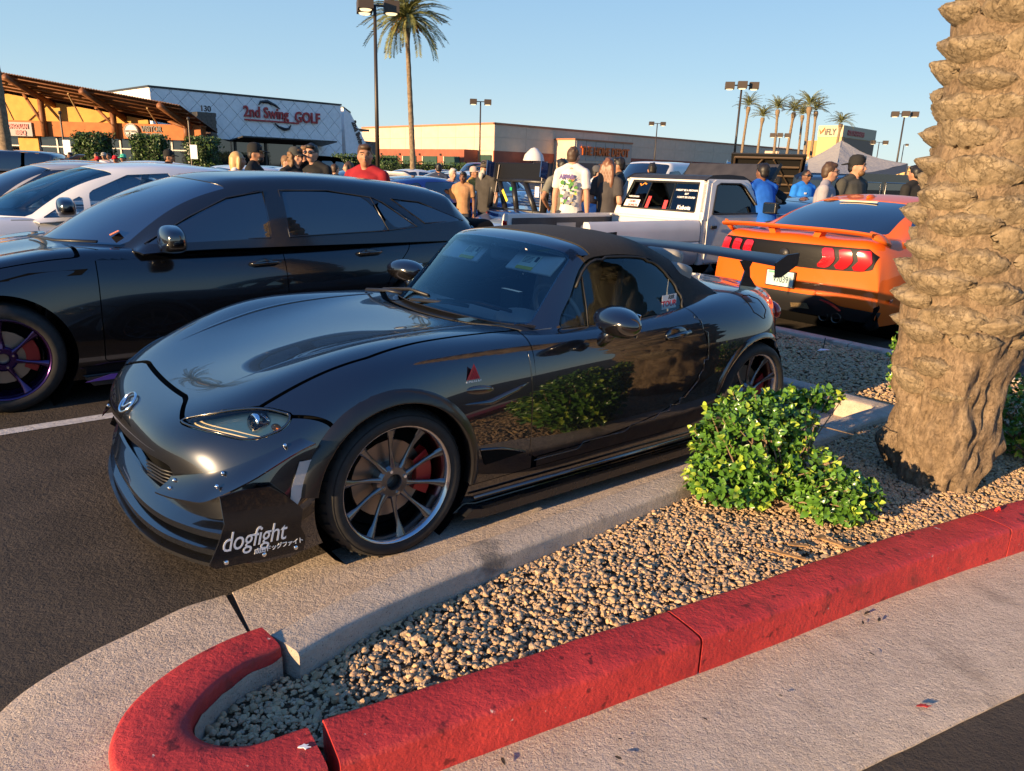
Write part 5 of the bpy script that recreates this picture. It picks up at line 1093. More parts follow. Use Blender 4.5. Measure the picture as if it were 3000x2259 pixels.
for sd in (1, -1):
    ci = curve([(2.51,1.80),(3.32,1.99),(4.01,2.23),(4.57,2.75),(4.95,3.5)], 6, False); co = curve([(2.25,1.38),(3.14,1.34),(3.92,1.37),(4.75,2.05),(5.27,3.62)], 6, False)
    def sp(k_, i_, off):
        p, n = bil(SB, k_*sd, i_)
        return (p[0]+n[0]*off, -(p[1]+n[1]*off), p[2]+n[2]*off)
    V0 = [sp(a, b_, .005) for a, b_ in ci]; V1 = [tuple((np.array(sp(*c0, .012))+np.array(sp(*c1, .02)))/2) for c0, c1 in zip(ci, co)]; V2 = [sp(a, b_, .055) for a, b_ in co]
    strip([V0, V1, V2], .006, 'canard', P_GLOSS)
    for a, b_, t in ((2.62,1.68,0),(3.9,2.05,0),(4.8,3.1,0),(2.6,1.50,.02),(3.95,1.70,.022)):
        q = B(); q.ball((0,0,0), (.008,.008,.008), 10, 6); o = q.obj('bolt', M_CHROME, car, True); o.location = sp(a, b_, .012+t)
    pl = [(-.735,.205),(-.70,.275),(-.675,.34),(-.682,.445),(-.60,.452),(-.515,.442),(-.455,.39),(-.415,.345),(-.40,.325),(-.412,.26),(-.395,.215),(-.405,.162),(-.55,.172),(-.715,.187)]
    b = B(); b.prism(pl, -.853*sd, -.860*sd, 'y'); o = b.obj('splitter_end_plate', P_GLOSS if sd < 0 else mat('satin black plate', (.008,.008,.009), .22, coat=.3), car)
    for a, z in ((-.68,.202),(-.55,.192),(-.435,.184)):
        q = B(); q.ball((a,-.863*sd,z), (.009,.006,.009), 10, 6); q.obj('bolt', M_CHROME, car, True)
    # side marker reflector on the flare edge
    q = B(); q.prism([(-.395,.50),(-.355,.50),(-.36,.44),(-.40,.34),(-.44,.335),(-.43,.41)], -.846*sd, -.836*sd, 'y'); q.obj('side_reflector', mat('clear reflector', (.45,.45,.44), .2, coat=1., bump=.4, bscale=200, bdist=.002), car, bevel=.003)
    # skirts
    b = B(); b.prism([(.30,.10),(.40,.085),(1.95,.085),(1.98,.10),(1.95,.11),(.40,.112),(.34,.125)], -.80*sd, -.875*sd, 'y'); b.obj('side_skirt', M_SPLIT, car, bevel=.006)
    b = B(); b.tube([(.36,-.845*sd,.17),(1.0,-.845*sd,.165),(1.9,-.845*sd,.165)], (.010,.006), 6); b.obj('sill_strip', P_GLOSS, car, True)
    # fender vent and side indicator
    p, n = on_surf(SB, .50, w=.34, side=sd)
    b = B(); b.add([on_surf(SB, a, w=z, side=sd)[0]+on_surf(SB, a, w=z, side=sd)[1]*o for a, z, o in ((.40,.38,.004),(.66,.308,.004),(.42,.318,.004))], [(0,1,2) if sd < 0 else (0,2,1)]); b.obj('fender_vent', M_DARK, car)
    b = B(); b.tube([on_surf(SB, a, w=z, side=sd)[0]+on_surf(SB, a, w=z, side=sd)[1]*.002 for a, z in ((.40,.385),(.52,.352),(.66,.312))], (.006,.004), 6); b.obj('vent_blade', P_HERO, car, True)
    p, n = on_surf(SB, .38, w=.645, side=sd); q = B(); q.ball((0,0,0), (.075,.012,.020), 14, 8); o = q.obj('side_indicator', P_GLOSS, car, True); o.location = p; o.rotation_euler = (0, R(6), 0)
    b = B(); b.tube([on_surf(SB, a, w=z, side=sd)[0]+on_surf(SB, a, w=z, side=sd)[1]*-.004 for a, z in ((.30,.60),(.45,.585),(.60,.61),(.68,.64))], [(.004,.004),(.016,.012),(.012,.010),(.003,.003)], 8); b.obj('fender_crease', P_HERO, car, True)
    # mirror
    q = B(); q.ball((0,0,0), (.10,.15,.070), 24, 14); o = q.obj('side_mirror', P_GLOSS, car, True); o.location = (1.06,-.95*sd,.885); o.rotation_euler = (0, R(8), R(-14*sd))
    o.data.transform(Matrix.Diagonal((1, 1, 1, 1)))
    for vt in o.data.vertices:
        if vt.co.x > .03: vt.co.x = .03+(vt.co.x-.03)*.15
    q = B(); q.tube([(0,.10*sd,-.10),(0,.06*sd,-.07),(.0,.03*sd,-.04)], [(.05,.03),(.042,.03),(.04,.035)], 12); q.obj('mirror_stalk', P_GLOSS, o, True)
    q = B(); q.box((.045,0,0), (.006,.19,.105)); q.obj('mirror_glass', M_CHROME, o, bevel=.003)
    # door handle
    p, n = on_surf(SB, 1.645, w=.735, side=sd)
    q = B(); q.ball((0,.004*sd,0), (.085,.012,.045), 16, 8); o = q.obj('handle_recess', P_HERO, car, True); o.location = p
    q = B(); q.tube([(-.075,0,-.008),(-.03,-.018*sd,.0),(.03,-.022*sd,.006),(.085,-.012*sd,.012)], [(.012,.009),(.013,.016),(.014,.017),(.012,.012)], 10); o = q.obj('door_handle', P_GLOSS, car, True); o.location = p
    # fuel door ring, tail lamp
    wheel(car, (0, -.74*sd, .312), .312, .215, .237, sd, 10, lip=M_LIP, grooves=44 if sd > 0 else 0, ns=56, steer=2 if sd > 0 else 2)
    wheel(car, (2.31, -.755*sd, .312), .312, .215, .237, sd, 10, lip=M_LIP, ns=48)
    q = B(); q.ball((2.90,-.50*sd,.70), (.06,.09,.07), 14, 8); q.obj('tail_lamp', mat('tail lamp red', (.35,.01,.01), .12, coat=1.), car, True)
    # wing stand
    q = B(); q.prism([(2.58,.86),(2.76,.86),(2.68,.93),(2.665,.99),(2.70,1.04),(2.56,1.035),(2.62,.97)], -.48*sd, -.488*sd, 'y'); q.obj('wing_stand', P_GLOSS, car)
    q = B(); q.prism([(2.52,1.055),(2.62,1.095),(2.745,1.10),(2.74,1.035),(2.59,.97),(2.53,.97)], -.752*sd, -.762*sd, 'y'); q.obj('wing_end_plate', P_GLOSS, car, bevel=.002)
fq, fn = on_surf(SB, 2.335, v=.77); fl = []
for t in np.linspace(0, 2*math.pi, 25):
    q, n = on_surf(SB, 2.335+.075*math.cos(t), v=.775+.062*math.sin(t)); fl.append(q+n*.001)
b = B(); b.tube(fl, .0022, 4, False); b.obj('fuel_door_seam', M_DARK, car)
# rear wing
prof = [(0,0),(.02,.016),(.08,.030),(.16,.036),(.26,.040),(.262,.030),(.16,.014),(.07,.0),(.02,-.010)]
V = []; st = np.linspace(-.75, .75, 25); F = []
for n, y in enumerate(st):
    x0_ = 0; a = abs(y)/.75; dz = .022*(1-a**2)+(.0 if a < .8 else 0); tilt = R(1.5+3*max(0, a-.5)/.5)
    for (x, z) in prof: V.append((2.535+.76*x*math.cos(tilt)-z*math.sin(tilt)*-1*0, y, 1.034+dz+z*.62+x*math.sin(tilt)))
    if n: F += [((n-1)*9+q, (n-1)*9+(q+1) % 9, n*9+(q+1) % 9, n*9+q) for q in range(9)]
mesh('rear_wing', V, F, mat('wing black', (.005,.005,.006), .3, spec=.35), car, True).data.set_sharp_from_angle(angle=R(50))
# badge on the nose
q, n = on_surf(SB, -.775, v=0.)
d0 = (SB.u+.777)**2+(SB.v)**2; q0 = np.unravel_index(np.argmin(d0), d0.shape); q = Vector((SB.P[q0][0], -SB.P[q0][1], SB.P[q0][2])); n = Vector((SB.N[q0][0], 0, SB.N[q0][2]))
bm = frame(q+n*.006, (0,-1,0), n.cross(Vector((0,-1,0))))
b = B(); b.tube([(.058*math.cos(t), .046*math.sin(t), 0) for t in np.linspace(0, 2*math.pi, 33)], .0055, 8, False)
b.tube([(-.053,.018,0),(-.035,.006,.002),(-.016,-.018,.003),(0,-.024,.004),(.016,-.018,.003),(.035,.006,.002),(.053,.018,0)], [.004,.0045,.005,.006,.005,.0045,.004], 8)
o = b.obj('nose_badge', M_CHROME, car, True); o.matrix_local = bm
# print on the bodywork
mt = frame((-.695,-.8625,.243), (1,0,-.055), (.02,0,1)); text('plate_lettering', 'dogfight', M_WHITEP, .100, mt, car, .0008, shear=.24, bold=0, sx=.74, space=.95)
mt = frame((-.585,-.8627,.205), (1,0,-.03), (0,0,1)); text('plate_lettering', '成田ドッグファイト', M_WHITEP, .022, mt, car, .0008, bold=.0003, space=.80)
p, n = on_surf(SB, .372, w=.70, side=1)
tt = n.cross(Vector((1,0,0))); upv = Vector((1,0,0)).cross(n)*-1
fm = frame(p+n*.003, Vector((1,0,0))-n*n.x, (0,0,1))
b = B(); b.add([(-.035,-.005,0),(.035,-.005,0),(0,.062,0)], [(0,1,2)]); o = b.obj('fender_sticker', M_REDPR, car); o.matrix_local = fm
b = B()
for s_ in (.75, .5, .25):
    b.tube([(-.035*s_,-.003,.0006),(0,.062*s_,.0006),(.035*s_,-.003,.0006)], .0012, 4)
o = b.obj('sticker_lines', M_SEAL, car); o.matrix_local = fm
fm2 = fm @ Matrix.Translation((0,-.026,.001)); text('sticker_lettering', 'ADVAN', M_WHITEP, .024, fm2, car, .0003, 'CENTER', bold=.0006)
p, n = on_surf(SG, 1.70, w=.875, side=1); fm = frame(p+n*.004, Vector((1,0,.05))-n*n.x, (0,0,1))
b = B(); b.box((0,0,0), (.115,.075,.0006)); o = b.obj('window_sticker', M_WHITEP, car); o.matrix_local = fm
text('sticker_lettering', 'TOUR', M_REDPR, .042, fm @ Matrix.Translation((0,-.024,.0008)), car, .0003, 'CENTER', bold=.0016)
text('sticker_lettering', 'RSR', M_SEAL, .028, fm @ Matrix.Translation((.012,.014,.0008)), car, .0003, 'CENTER', shear=.3, bold=.0008)
# ------------------------------------------------------------------ other cars: one body builder, many shapes
G_TINT = mat('tinted glass', (.006,.008,.011), .1, 0, coat=1., coat_rough=0., spec=.3, cior=2.0)
M_TRIM = mat('window trim', (.30,.30,.31), .25, 1.); M_TAIL = mat('tail lamp red', (.35,.01,.01), .12, coat=1.); M_HEADL = mat('headlamp', (.55,.57,.6), .08, .6, coat=1.)
M_ALLOY = mat('silver alloy', (.42,.43,.45), .28, .9)
def paint(name, col, metal=.3, rough=.3, coat=1.): return mat('paint '+name, col, rough, metal, coat=coat, coat_rough=.02, cior=1.7)
def body_net(p):
    W = p['W']; z0 = p.get('z0', .2); fo, wb, ro = p['fo'], p['wb'], p['ro']; hh, ch, bh, dh = p['hood'], p['cowl'], p['belt'], p['deck']; uc, ub = p['uc'], p['ub']; sw, swr = p.get('sweep', .32), p.get('sweepr', .25); tl = p.get('tail_lean', .06)
    rows = [(-fo+.05, z0, .95, sw), (-fo, .40, .97, sw), (-fo+.02, .56, .975, sw*.95), (-fo+.16, hh, .97, sw*.75), (-fo+.5, hh+(ch-hh)*.42, .985, sw*.35), (0, hh+(ch-hh)*.72, 1.0, .05), (uc, ch, 1., 0), (uc+.55, bh-.01, 1., 0), ((uc+ub)/2, bh, 1., 0), (wb-.05, bh+(dh-bh)*.4+.01, 1.005, 0), (ub, dh+.005, 1., 0), (wb+ro-.18, dh, .97, -swr*.6), (wb+ro-.04, dh-.10, .96, -swr), (wb+ro-tl+.06, .60, .965, -swr), (wb+ro-.02, .42, .97, -swr), (wb+ro-.1, z0+.05, .95, -swr)]
    net = []
    kf = [(0, 0), (.35, 0), (.62, 0), (.83, 0), (.925, .12), (.975, .28), (1.0, .55), (1.0, .78), (.94, 1.)]
    for (u, h, wf, s) in rows:
        r = []
        for k, (f, d) in enumerate(kf):
            w_ = h-(h-z0)*d
            if k == 0: w_ += .015*(h > .5)
            if k == 3: w_ -= .008
            r.append((u+s*f**2.2, W*wf*f, w_))
        net.append(r)
    return net
def house_net(p):
    W = p['W']; uc, uh, ur, ub = p['uc'], p['uh'], p['ur'], p['ub']; bh, rh, ch, dh = p['belt'], p['roof'], p['cowl'], p['deck']; Wr, Wb = W*p.get('tumble', .70), W*.945; rr_ = p.get('roofr', rh-.03)
    rows = [(uc-.10, ch-.02, .34, 0), ((uc+uh)/2-.03, (ch+rh)/2+.045, .24, .5), (uh, rh-.035, .15, 1), (uh+.3, rh, .06, 1), ((uh+ur)/2, rh+.012, 0, 1), (ur, rr_, -.05, 1), ((ur+ub)/2+.03, (rr_+dh)/2+p.get('backbulge', .03), -.12, .5), (ub+.04, dh-.01, -.16, 0)]
    net = []
    for (u, h, s, t) in rows:
        wr = Wr*(1 if t == 1 else 1.04 if t else 1.12); r = []; lo = min(bh, h)
        for k, f in enumerate((0, .42, .78)): r.append((u+s*(f**2), wr*f, h-.035*f**2*(1 if t else .3)))
        e = h-.075 if t == 1 else h-.03
        r.append((u+s*1.25, wr, max(e, lo-.01))); m_ = (max(e, lo)+lo)/2
        r.append((u+s*1.4, (wr+Wb)/2+.02, m_)); r.append((u+s*1.5, Wb, bh-.02 if t else min(bh, h)-.015)); net.append(r)
    return net
def gcar(p, label, cat='car', group=None, name='parked_car', loc=(0, 0), rz=None, flip=False, lod=1):
    """p: dimensions; loc in the lot frame = ground point under the front axle; flip turns the nose to +u"""
    rz = R(YAW) if rz is None else rz
    root = thing(name, label, cat, lot(*loc) if len(loc) == 2 else loc, rz+(math.pi if flip else 0), group)
    nr, nc = ((4, 4), (6, 5), (10, 7))[lod]; pm = p['paint']; S = Surf(body_net(p), nr, nc, .75); Hh = Surf(house_net(p), nr, nc, .75)
    u, v, w_, ii, kk = S.u, S.v, S.w, S.i, S.k; av, ak = np.abs(v), np.abs(kk); wr = p.get('wr', .33); ra = wr+.055; wb = p['wb']; W = p['W']
    arch = np.minimum(np.hypot(u, w_-wr)-ra, np.hypot(u-wb, w_-wr)-ra)+9*(av < W*.6)
    g = .003 if lod else 0
    tl = p.get('tail'); hl = p.get('lamp'); doors = p.get('doors', []) if lod else []
    f_side = []
    fl = .012 if lod else 0
    hp = [(-2.95,3.05),(2.95,3.05),(3.4,4.),(3.5,6.1),(0,6.05),(-3.5,6.1),(-3.4,4.)]
    f_h = sdf(hp, kk, ii)*.09
    dm = np.full(u.shape, 1e3)
    for d in doors: dm = np.minimum(dm, -sdf(d, u, w_))
    dm = np.where(ak > 3.6, dm, 1e3)
    hl_f = sdf(hl, ak, ii)*.06 if hl else None; tl_f = sdf(tl, ak, ii)*.06 if tl else None
    ex = [arch]
    if lod: ex += [-f_h-g, dm-g]
    if hl: ex.append(-hl_f-g)
    if tl: ex.append(-tl_f-g)
    for n_, pl in enumerate(p.get('holes', [])): ex.append(-sdf(pl, kk, ii)*.06)
    panel(S, 'body', ex, pm, root, fl)
    if lod: panel(S, 'hood', [f_h-g], pm, root, fl) if not p.get('nohood') else None
    for sd in (1, -1):
        sv = v*sd-.2
        for d in doors: panel(S, 'door', [sv, sdf(d, u, w_)-g, ak-3.6], pm, root, fl)
        if hl: panel(S, 'headlight', [sv, hl_f-g], M_HEADL, root, 0)
        if tl: panel(S, 'tail_lamp', [sv, tl_f-g], p.get('tailmat', M_TAIL), root, 0)
    panel(S, 'underbody', [np.minimum(np.hypot(u, w_-wr)-ra-.03, np.hypot(u-wb, w_-wr)-ra-.03)+9*(av < W*.5)], M_DARK, root, 0, off=-.03)
    for cu in (0, wb):
        b = B(); b.lathe([(ra+.02, -W+.07), (ra+.02, W-.07)], 16, 'y', (cu, 0, wr)); b.obj('wheel_well', M_DARK, root, True)
    # greenhouse
    u, v, w_, ii, kk = Hh.u, Hh.v, Hh.w, Hh.i, Hh.k; av, ak = np.abs(v), np.abs(kk)
    f_ws = np.minimum(np.minimum(ii-.12, 1.95-ii), 2.86-ak)*.2; f_rw = np.minimum(np.minimum(ii-p.get('rw0', 5.08), p.get('rw1', 6.85)-ii), 2.7-ak)*.2
    sw = None; glasses = []
    for dl in p['dlo']:
        f = sdf(dl, u, w_); f = np.where(ak > 2.7, f, -1.); glasses.append(f)
    gl_all = np.maximum.reduce(glasses) if glasses else np.full(u.shape, -1.)
    gm = p.get('glass', G_TINT)
    panel(Hh, 'roof', [-f_ws, -f_rw, -gl_all], p.get('roofmat', pm), root, fl)
    panel(Hh, 'windshield', [f_ws+.006], p.get('wsglass', gm), root, 0, off=-.004); panel(Hh, 'rear_window', [f_rw+.006], gm, root, 0, off=-.004)
    for sd in (1, -1):
        for f in glasses: panel(Hh, 'side_window', [v*sd-.2, f+.006], gm, root, 0, off=-.004)
        if p.get('trim'):
            for dl in p['dlo']:
                pts = []
                for q in curve(dl, 3) if p.get('trim') == 2 else dl+[dl[0]]:
                    a, n = on_surf(Hh, q[0], w=q[1], side=sd); pts.append(a+n*.003)
                b = B(); b.tube(pts, .005, 5, False); b.obj('window_trim', p.get('trimmat', M_TRIM), root, True)
    if p.get('glass') is G_CAR:
        for sy in (-.38, .38):
            b = B(); b.box((p['uh']+.55,sy,p['belt']-.12), (.16,.46,.6), Matrix.Rotation(R(14), 3, 'Y')); b.box((p['uh']+.66,sy,p['belt']+.24), (.10,.26,.18)); b.obj('seat', M_SEAT, root, bevel=.03)
        b = B(); b.prism([(p['uc']+.1,p['belt']-.3),(p['uc']+.2,p['belt']-.02),(p['uc']+.75,p['belt']-.02),(p['uc']+.8,p['belt']-.3)], -W*.85, W*.85, 'y'); b.obj('dashboard', M_INT, root)
        b = B(); b.bbox((p['uc']+.2,-W*.9,.3),(p['ub']-.2,W*.9,.36)); b.obj('cabin_floor', M_DARK, root)
    # mirrors, handles, wheels
    for sd in (1, -1):
        if lod:
            mu, mw = p.get('mirror', (p['uc']+.62, p['belt']+.10)); b = B(); b.ball((0,0,0), 1., 24, 16); sq = lambda c, e: math.copysign(abs(c)**e, c); b.v = [(sq(x, .6)*.078*(1-.15*z), sq(y, .55)*.135, sq(z, .6)*.09) for x, y, z in b.v]; o = b.obj('side_mirror', p.get('mirmat', pm), root, True); o.location = (mu, -sd*(W+.10), mw)
            for vt in o.data.vertices:
                if vt.co.y*sd < 0: vt.co.z *= 1-.28*min(1, abs(vt.co.y)/.13); vt.co.x = vt.co.x*(1-.2*min(1, abs(vt.co.y)/.13))
            b = B(); b.tube([(0,sd*.12,-.07),(.0,sd*.03,-.04)], .02, 6); b.obj('mirror_arm', M_BLKPL, o, True)
            for (hu, hw) in p.get('handles', []):
                a, n = on_surf(S, hu, w=hw, side=sd); b = B(); b.tube([(-.11,0,0),(-.07,-.03*sd,.003),(.07,-.03*sd,.008),(.11,0,.01)], (.010,.016), 8); o = b.obj('door_handle', p.get('mirmat', pm), root, True); o.location = a
                b = B(); b.ball((0,.006*sd,0), (.075,.008,.038), 12, 6); o = b.obj('handle_cup', p.get('cupmat', pm), root, True); o.location = a
        for cu in (0, wb):
            if lod == 2: wheel(root, (cu, -(W-.13)*sd, wr), wr, .235, wr*.71, sd, p.get('spokes', 7), p.get('rim', M_ALLOY), p.get('lip'), 36, wide=p.get('spw', .03), grooves=0)
            else: wheel(root, (cu, -(W-.12)*sd, wr), wr, .22, wr*.68, sd, 5, p.get('rim', M_ALLOY), None, 20, False, wide=.05)
    root['dims'] = 0
    del root['dims']
    return root, S, Hh
def dlo4(u0, u1, ub, belt, top, split=None, rise=.03, tail=.12, n=2):
    """side-window outline split at pillars"""
    split = split or []
    out = []; xs = [u0]+split+[u1]
    def topz(x): return top-.0*x
    for a, c in zip(xs[:-1], xs[1:]): pass
    return out
SEDAN = dict(fo=.88, wb=2.75, ro=1.0, W=.90, hood=.70, cowl=.93, belt=.94, deck=1.02, roof=1.44, uc=.55, uh=1.42, ur=2.55, ub=3.25, wr=.325,
    dlo=[[(.88,.955),(1.52,1.335),(1.86,1.36),(1.84,.965)], [(1.92,.965),(1.94,1.36),(2.42,1.33),(2.86,1.10),(2.80,.985)]],
    doors=[[(.62,.9),(.60,.30),(1.80,.30),(1.90,.9)], [(1.90,.93),(1.82,.30),(2.42,.32),(2.55,.62),(2.86,.93)]], handles=[(1.68,.80),(2.62,.82)],
    lamp=[(2.1,2.55),(3.6,2.75),(4.4,3.4),(4.2,3.5),(3.2,3.0),(2.2,2.85)], tail=[(2.2,11.7),(4.6,11.3),(4.8,11.9),(3.,12.5),(2.2,12.5)])
HATCH = dict(fo=.92, wb=2.70, ro=.92, W=.88, hood=.72, cowl=.96, belt=.97, deck=1.06, roof=1.47, roofr=1.40, uc=.30, uh=1.20, ur=2.75, ub=3.30, wr=.32,
    dlo=[[(.62,.965),(.80,1.08),(.98,1.17),(.96,.975)], [(1.02,.975),(1.04,1.20),(1.40,1.36),(1.80,1.385),(1.78,.985)], [(1.86,.985),(1.88,1.385),(2.42,1.35),(2.85,1.16),(2.82,1.04)]],
    doors=[[(.58,.9),(.56,.30),(1.75,.30),(1.84,.94)], [(1.84,.94),(1.77,.30),(2.35,.32),(2.50,.62),(2.86,.94)]], handles=[(1.62,.84),(2.6,.87)],
    lamp=[(2.1,2.55),(3.6,2.75),(4.4,3.5),(4.2,3.6),(3.2,3.05),(2.2,2.9)], tail=[(2.4,11.6),(4.6,11.2),(4.8,12.2),(3.4,12.4)])
SUV = dict(fo=.85, wb=2.75, ro=.90, W=.95, hood=.92, cowl=1.14, belt=1.14, deck=1.14, roof=1.76, roofr=1.72, uc=.62, uh=1.25, ur=3.35, ub=3.60, wr=.37, z0=.28, tumble=.8, sweep=.2,
    dlo=[[(.98,1.16),(1.34,1.62),(1.88,1.66),(1.86,1.165)], [(1.95,1.165),(1.97,1.66),(2.68,1.65),(2.66,1.17)], [(2.75,1.17),(2.77,1.65),(3.28,1.6),(3.36,1.2)]],
    doors=[[(.70,1.1),(.68,.40),(1.82,.40),(1.91,1.1)], [(1.91,1.1),(1.84,.40),(2.35,.42),(2.5,.7),(2.70,1.1)]], handles=[(1.7,1.0),(2.5,1.02)],
    lamp=[(2.2,2.5),(3.8,2.7),(4.3,3.2),(2.4,3.0)], tail=[(3.2,11.4),(4.8,11.2),(4.8,12.9),(3.4,12.9)])
# the black wagon alongside
WAG = dict(fo=.87, wb=2.88, ro=.92, W=.92, hood=.76, cowl=.965, belt=.965, deck=1.06, roof=1.445, roofr=1.375, uc=.42, uh=1.30, ur=3.20, ub=3.68, wr=.335, z0=.15, tumble=.70, backbulge=.05,
    paint=mat('black paint', (.004,.0045,.006), .2, .1, coat=1., coat_rough=.01, cior=1.55), lip=None, rim=M_PURP, spokes=7, spw=.03, mirmat=P_GLOSS, trim=1, trimmat=mat('black trim', (.05,.05,.052), .25, .6), glass=G_TINT, wsglass=mat('wagon windshield', (.008,.01,.013), .1, 0, coat=1., coat_rough=0., spec=.3, cior=2.9), roofmat=mat('wrapped roof', (.006,.007,.009), .25, 0, coat=.8, coat_rough=.08),
    dlo=[[(.86,.985),(1.15,1.145),(1.45,1.275),(1.66,1.325),(1.70,1.32),(1.69,1.005)], [(1.82,1.01),(1.83,1.335),(2.20,1.33),(2.50,1.285),(2.62,1.045),(2.60,1.03)], [(2.66,1.05),(2.56,1.275),(2.66,1.24),(2.90,1.07)], [(2.98,1.075),(2.72,1.265),(2.98,1.245),(3.36,1.10)]],
    doors=[[(.575,1.2),(.56,.95),(.535,.26),(1.70,.25),(1.765,.6),(1.765,1.2)], [(1.765,1.2),(1.765,.6),(1.71,.25),(2.38,.25),(2.50,.50),(2.62,.72),(2.80,.90),(2.86,1.2)]], handles=[(1.57,.822),(2.45,.862)],
    mirror=(.98,1.03), lamp=[(2.1,2.55),(3.6,2.75),(4.6,3.6),(4.3,3.8),(3.2,3.05),(2.2,2.9)])
wag, WS_, WH_ = gcar(WAG, 'black wagon with dark tinted windows and purple wheels parked beside the roadster', 'car', None, 'station_wagon', (-1.09, -2.89), lod=2)
for sd in (1, -1):
    b = B(); b.prism([(.42,.17),(2.45,.17),(2.40,.135),(.45,.135)], -.88*sd, -.955*sd, 'y'); b.obj('side_skirt', M_BLKPL, wag, bevel=.01)
    b = B(); b.prism([(.40,.155),(.55,.19),(.95,.175),(1.0,.16)], -.957*sd, -.962*sd, 'y'); b.obj('skirt_stripe', mat('purple vinyl', (.09,.045,.30), .3, coat=.6), wag)
    a, n = on_surf(WS_, .33, w=.80, side=sd)
    b = B(); b.add([on_surf(WS_, x, w=z, side=sd)[0]+on_surf(WS_, x, w=z, side=sd)[1]*.003 for x, z in ((.02,.80),(.20,.845),(.50,.855),(.46,.82))], [(0,1,2,3)]); b.obj('fender_vent', M_DARK, wag)
b = B(); b.tube([(.30,.05,.985),(.40,-.40,.99),(.60,-.70,1.0)], (.012,.008), 6); b.obj('wiper_arm', M_BLKPL, wag, True)
b = B(); b.box((.72,-.62,1.045), (.06,.05,.004), Matrix.Rotation(R(-26), 3, 'Y')); b.obj('parking_sticker', mat('orange sticker', (.7,.2,.08), .5), wag)
# white hatchback, gold sedan beyond
WHITE = dict(HATCH, paint=paint('white', (.62,.61,.60), 0, .28), wsglass=G_CAR, glass=G_CAR, mirmat=P_GLOSS, trim=0, uh=1.13, uc=.18)
gcar(WHITE, 'white hatchback with black mirror caps standing behind the black wagon', 'car', None, 'hatchback', (-1.12, -5.70), lod=2)
GOLD = dict(SEDAN, paint=paint('champagne', (.50,.45,.38), .4, .3), trim=1)
gcar(GOLD, 'pale champagne sedan half hidden beyond the white hatchback', 'car', None, 'sedan', (-1.55, -8.9), lod=1)
BLUE = dict(SEDAN, W=.93, roof=1.36, deck=.98, roofr=1.31, ub=3.65, ur=2.75, uh=1.45, uc=.50, hood=.72, paint=paint('blue', (.012,.022,.16), .5, .25), dlo=[[(.92,.975),(1.20,1.10),(1.5,1.24),(1.75,1.28),(2.25,1.27),(2.30,.99)], [(2.38,.99),(2.35,1.265),(2.70,1.20),(3.05,1.05)]])
gcar(BLUE, 'deep blue coupe with tinted windows behind the black wagon tail', 'car', None, 'coupe', (8.05, -9.30), flip=True, lod=1)
# ------------------------------------------------------------------ orange coupe, seen from behind
P_OR = mat('orange paint', (.58,.105,.010), .5, 0, spec=.15, coat=.6, coat_rough=.02, cior=1.45)
MUST = dict(fo=.98, wb=2.72, ro=1.09, W=.955, hood=.80, cowl=.98, belt=.98, deck=1.0, roof=1.38, roofr=1.335, uc=.75, uh=1.55, ur=2.40, ub=3.32, wr=.345, z0=.2, tumble=.66, sweepr=.15, tail_lean=.10, paint=P_OR, rw0=5.0, rw1=6.75, backbulge=.035,
    dlo=[[(1.10,.995),(1.5,1.20),(1.9,1.275),(2.30,1.265),(2.34,1.0)], [(2.44,1.03),(2.43,1.25),(2.62,1.20),(2.90,1.06),(2.86,1.03)]],
    doors=[[(.80,1.2),(.78,.3),(2.2,.3),(2.34,.7),(2.38,1.2)]], handles=[(2.15,.88)], lamp=[(2.1,2.55),(3.6,2.75),(4.4,3.4),(4.2,3.5),(3.2,3.0),(2.2,2.85)], holes=[], rim=mat('black alloy', (.02,.02,.02), .3, .6), spokes=10)
must, MS, MH = gcar(MUST, 'bright orange fastback coupe with rear spoiler and black tail panel', 'car', None, 'coupe', (5.32+3.81, -.985), flip=True, lod=2)
UT = 3.81                                    # tail end in the coupe's own frame; +y is its left when flipped
def tail_u(v, w):
    m = (np.abs(MS.v-v)**2+np.abs(MS.w-w)**2)+9*(MS.u < 3.2); q = np.unravel_index(np.argmin(m), m.shape); return MS.P[q][0]
def tp(v, w, off=.004): return (tail_u(abs(v), w)+off, -v, w)
def tail_patch(outline, name, m, off=.006, n=5, th=.0):
    """panel laid over the tail surface, outline in (v,w)"""
    pts = outline; vs = np.array([p[0] for p in pts]); ws_ = np.array([p[1] for p in pts]); P = MS.P
    f = sdf(pts, MS.v, MS.w); f = np.where(MS.u > 3.1, f, -1.)
    return panel(MS, name, [f, np.where(MS.i > 10.9, 1., -1.)], m, must, .0, off=off)
M_BLKM = mat('matte black panel', (.004,.004,.005), .5, spec=.25)
tail_patch([(-.78,.925),(.78,.925),(.86,.86),(.84,.74),(.74,.715),(.34,.70),(-.34,.70),(-.74,.715),(-.84,.74),(-.86,.86)], 'tail_panel', M_BLKM, .004)
for s in (1, -1):
    for n in range(3):
        a = .33+.158*n; o = [(a,.722),(a+.125,.722),(a+.185,.80),(a+.155,.905),(a+.04,.905),(a+.068,.81)]
        o = [(x*s, z) for x, z in o]; tail_patch(o, 'tail_lamp', mat('bright tail lamp', (.34,.006,.012), .15, coat=1.), .016)
b = B(); b.lathe([(0,.012),(.05,.012),(.055,0)], 20, 'x'); o = b.obj('tail_emblem', M_BLKPL, must, True); o.location = tp(0, .815, .01)
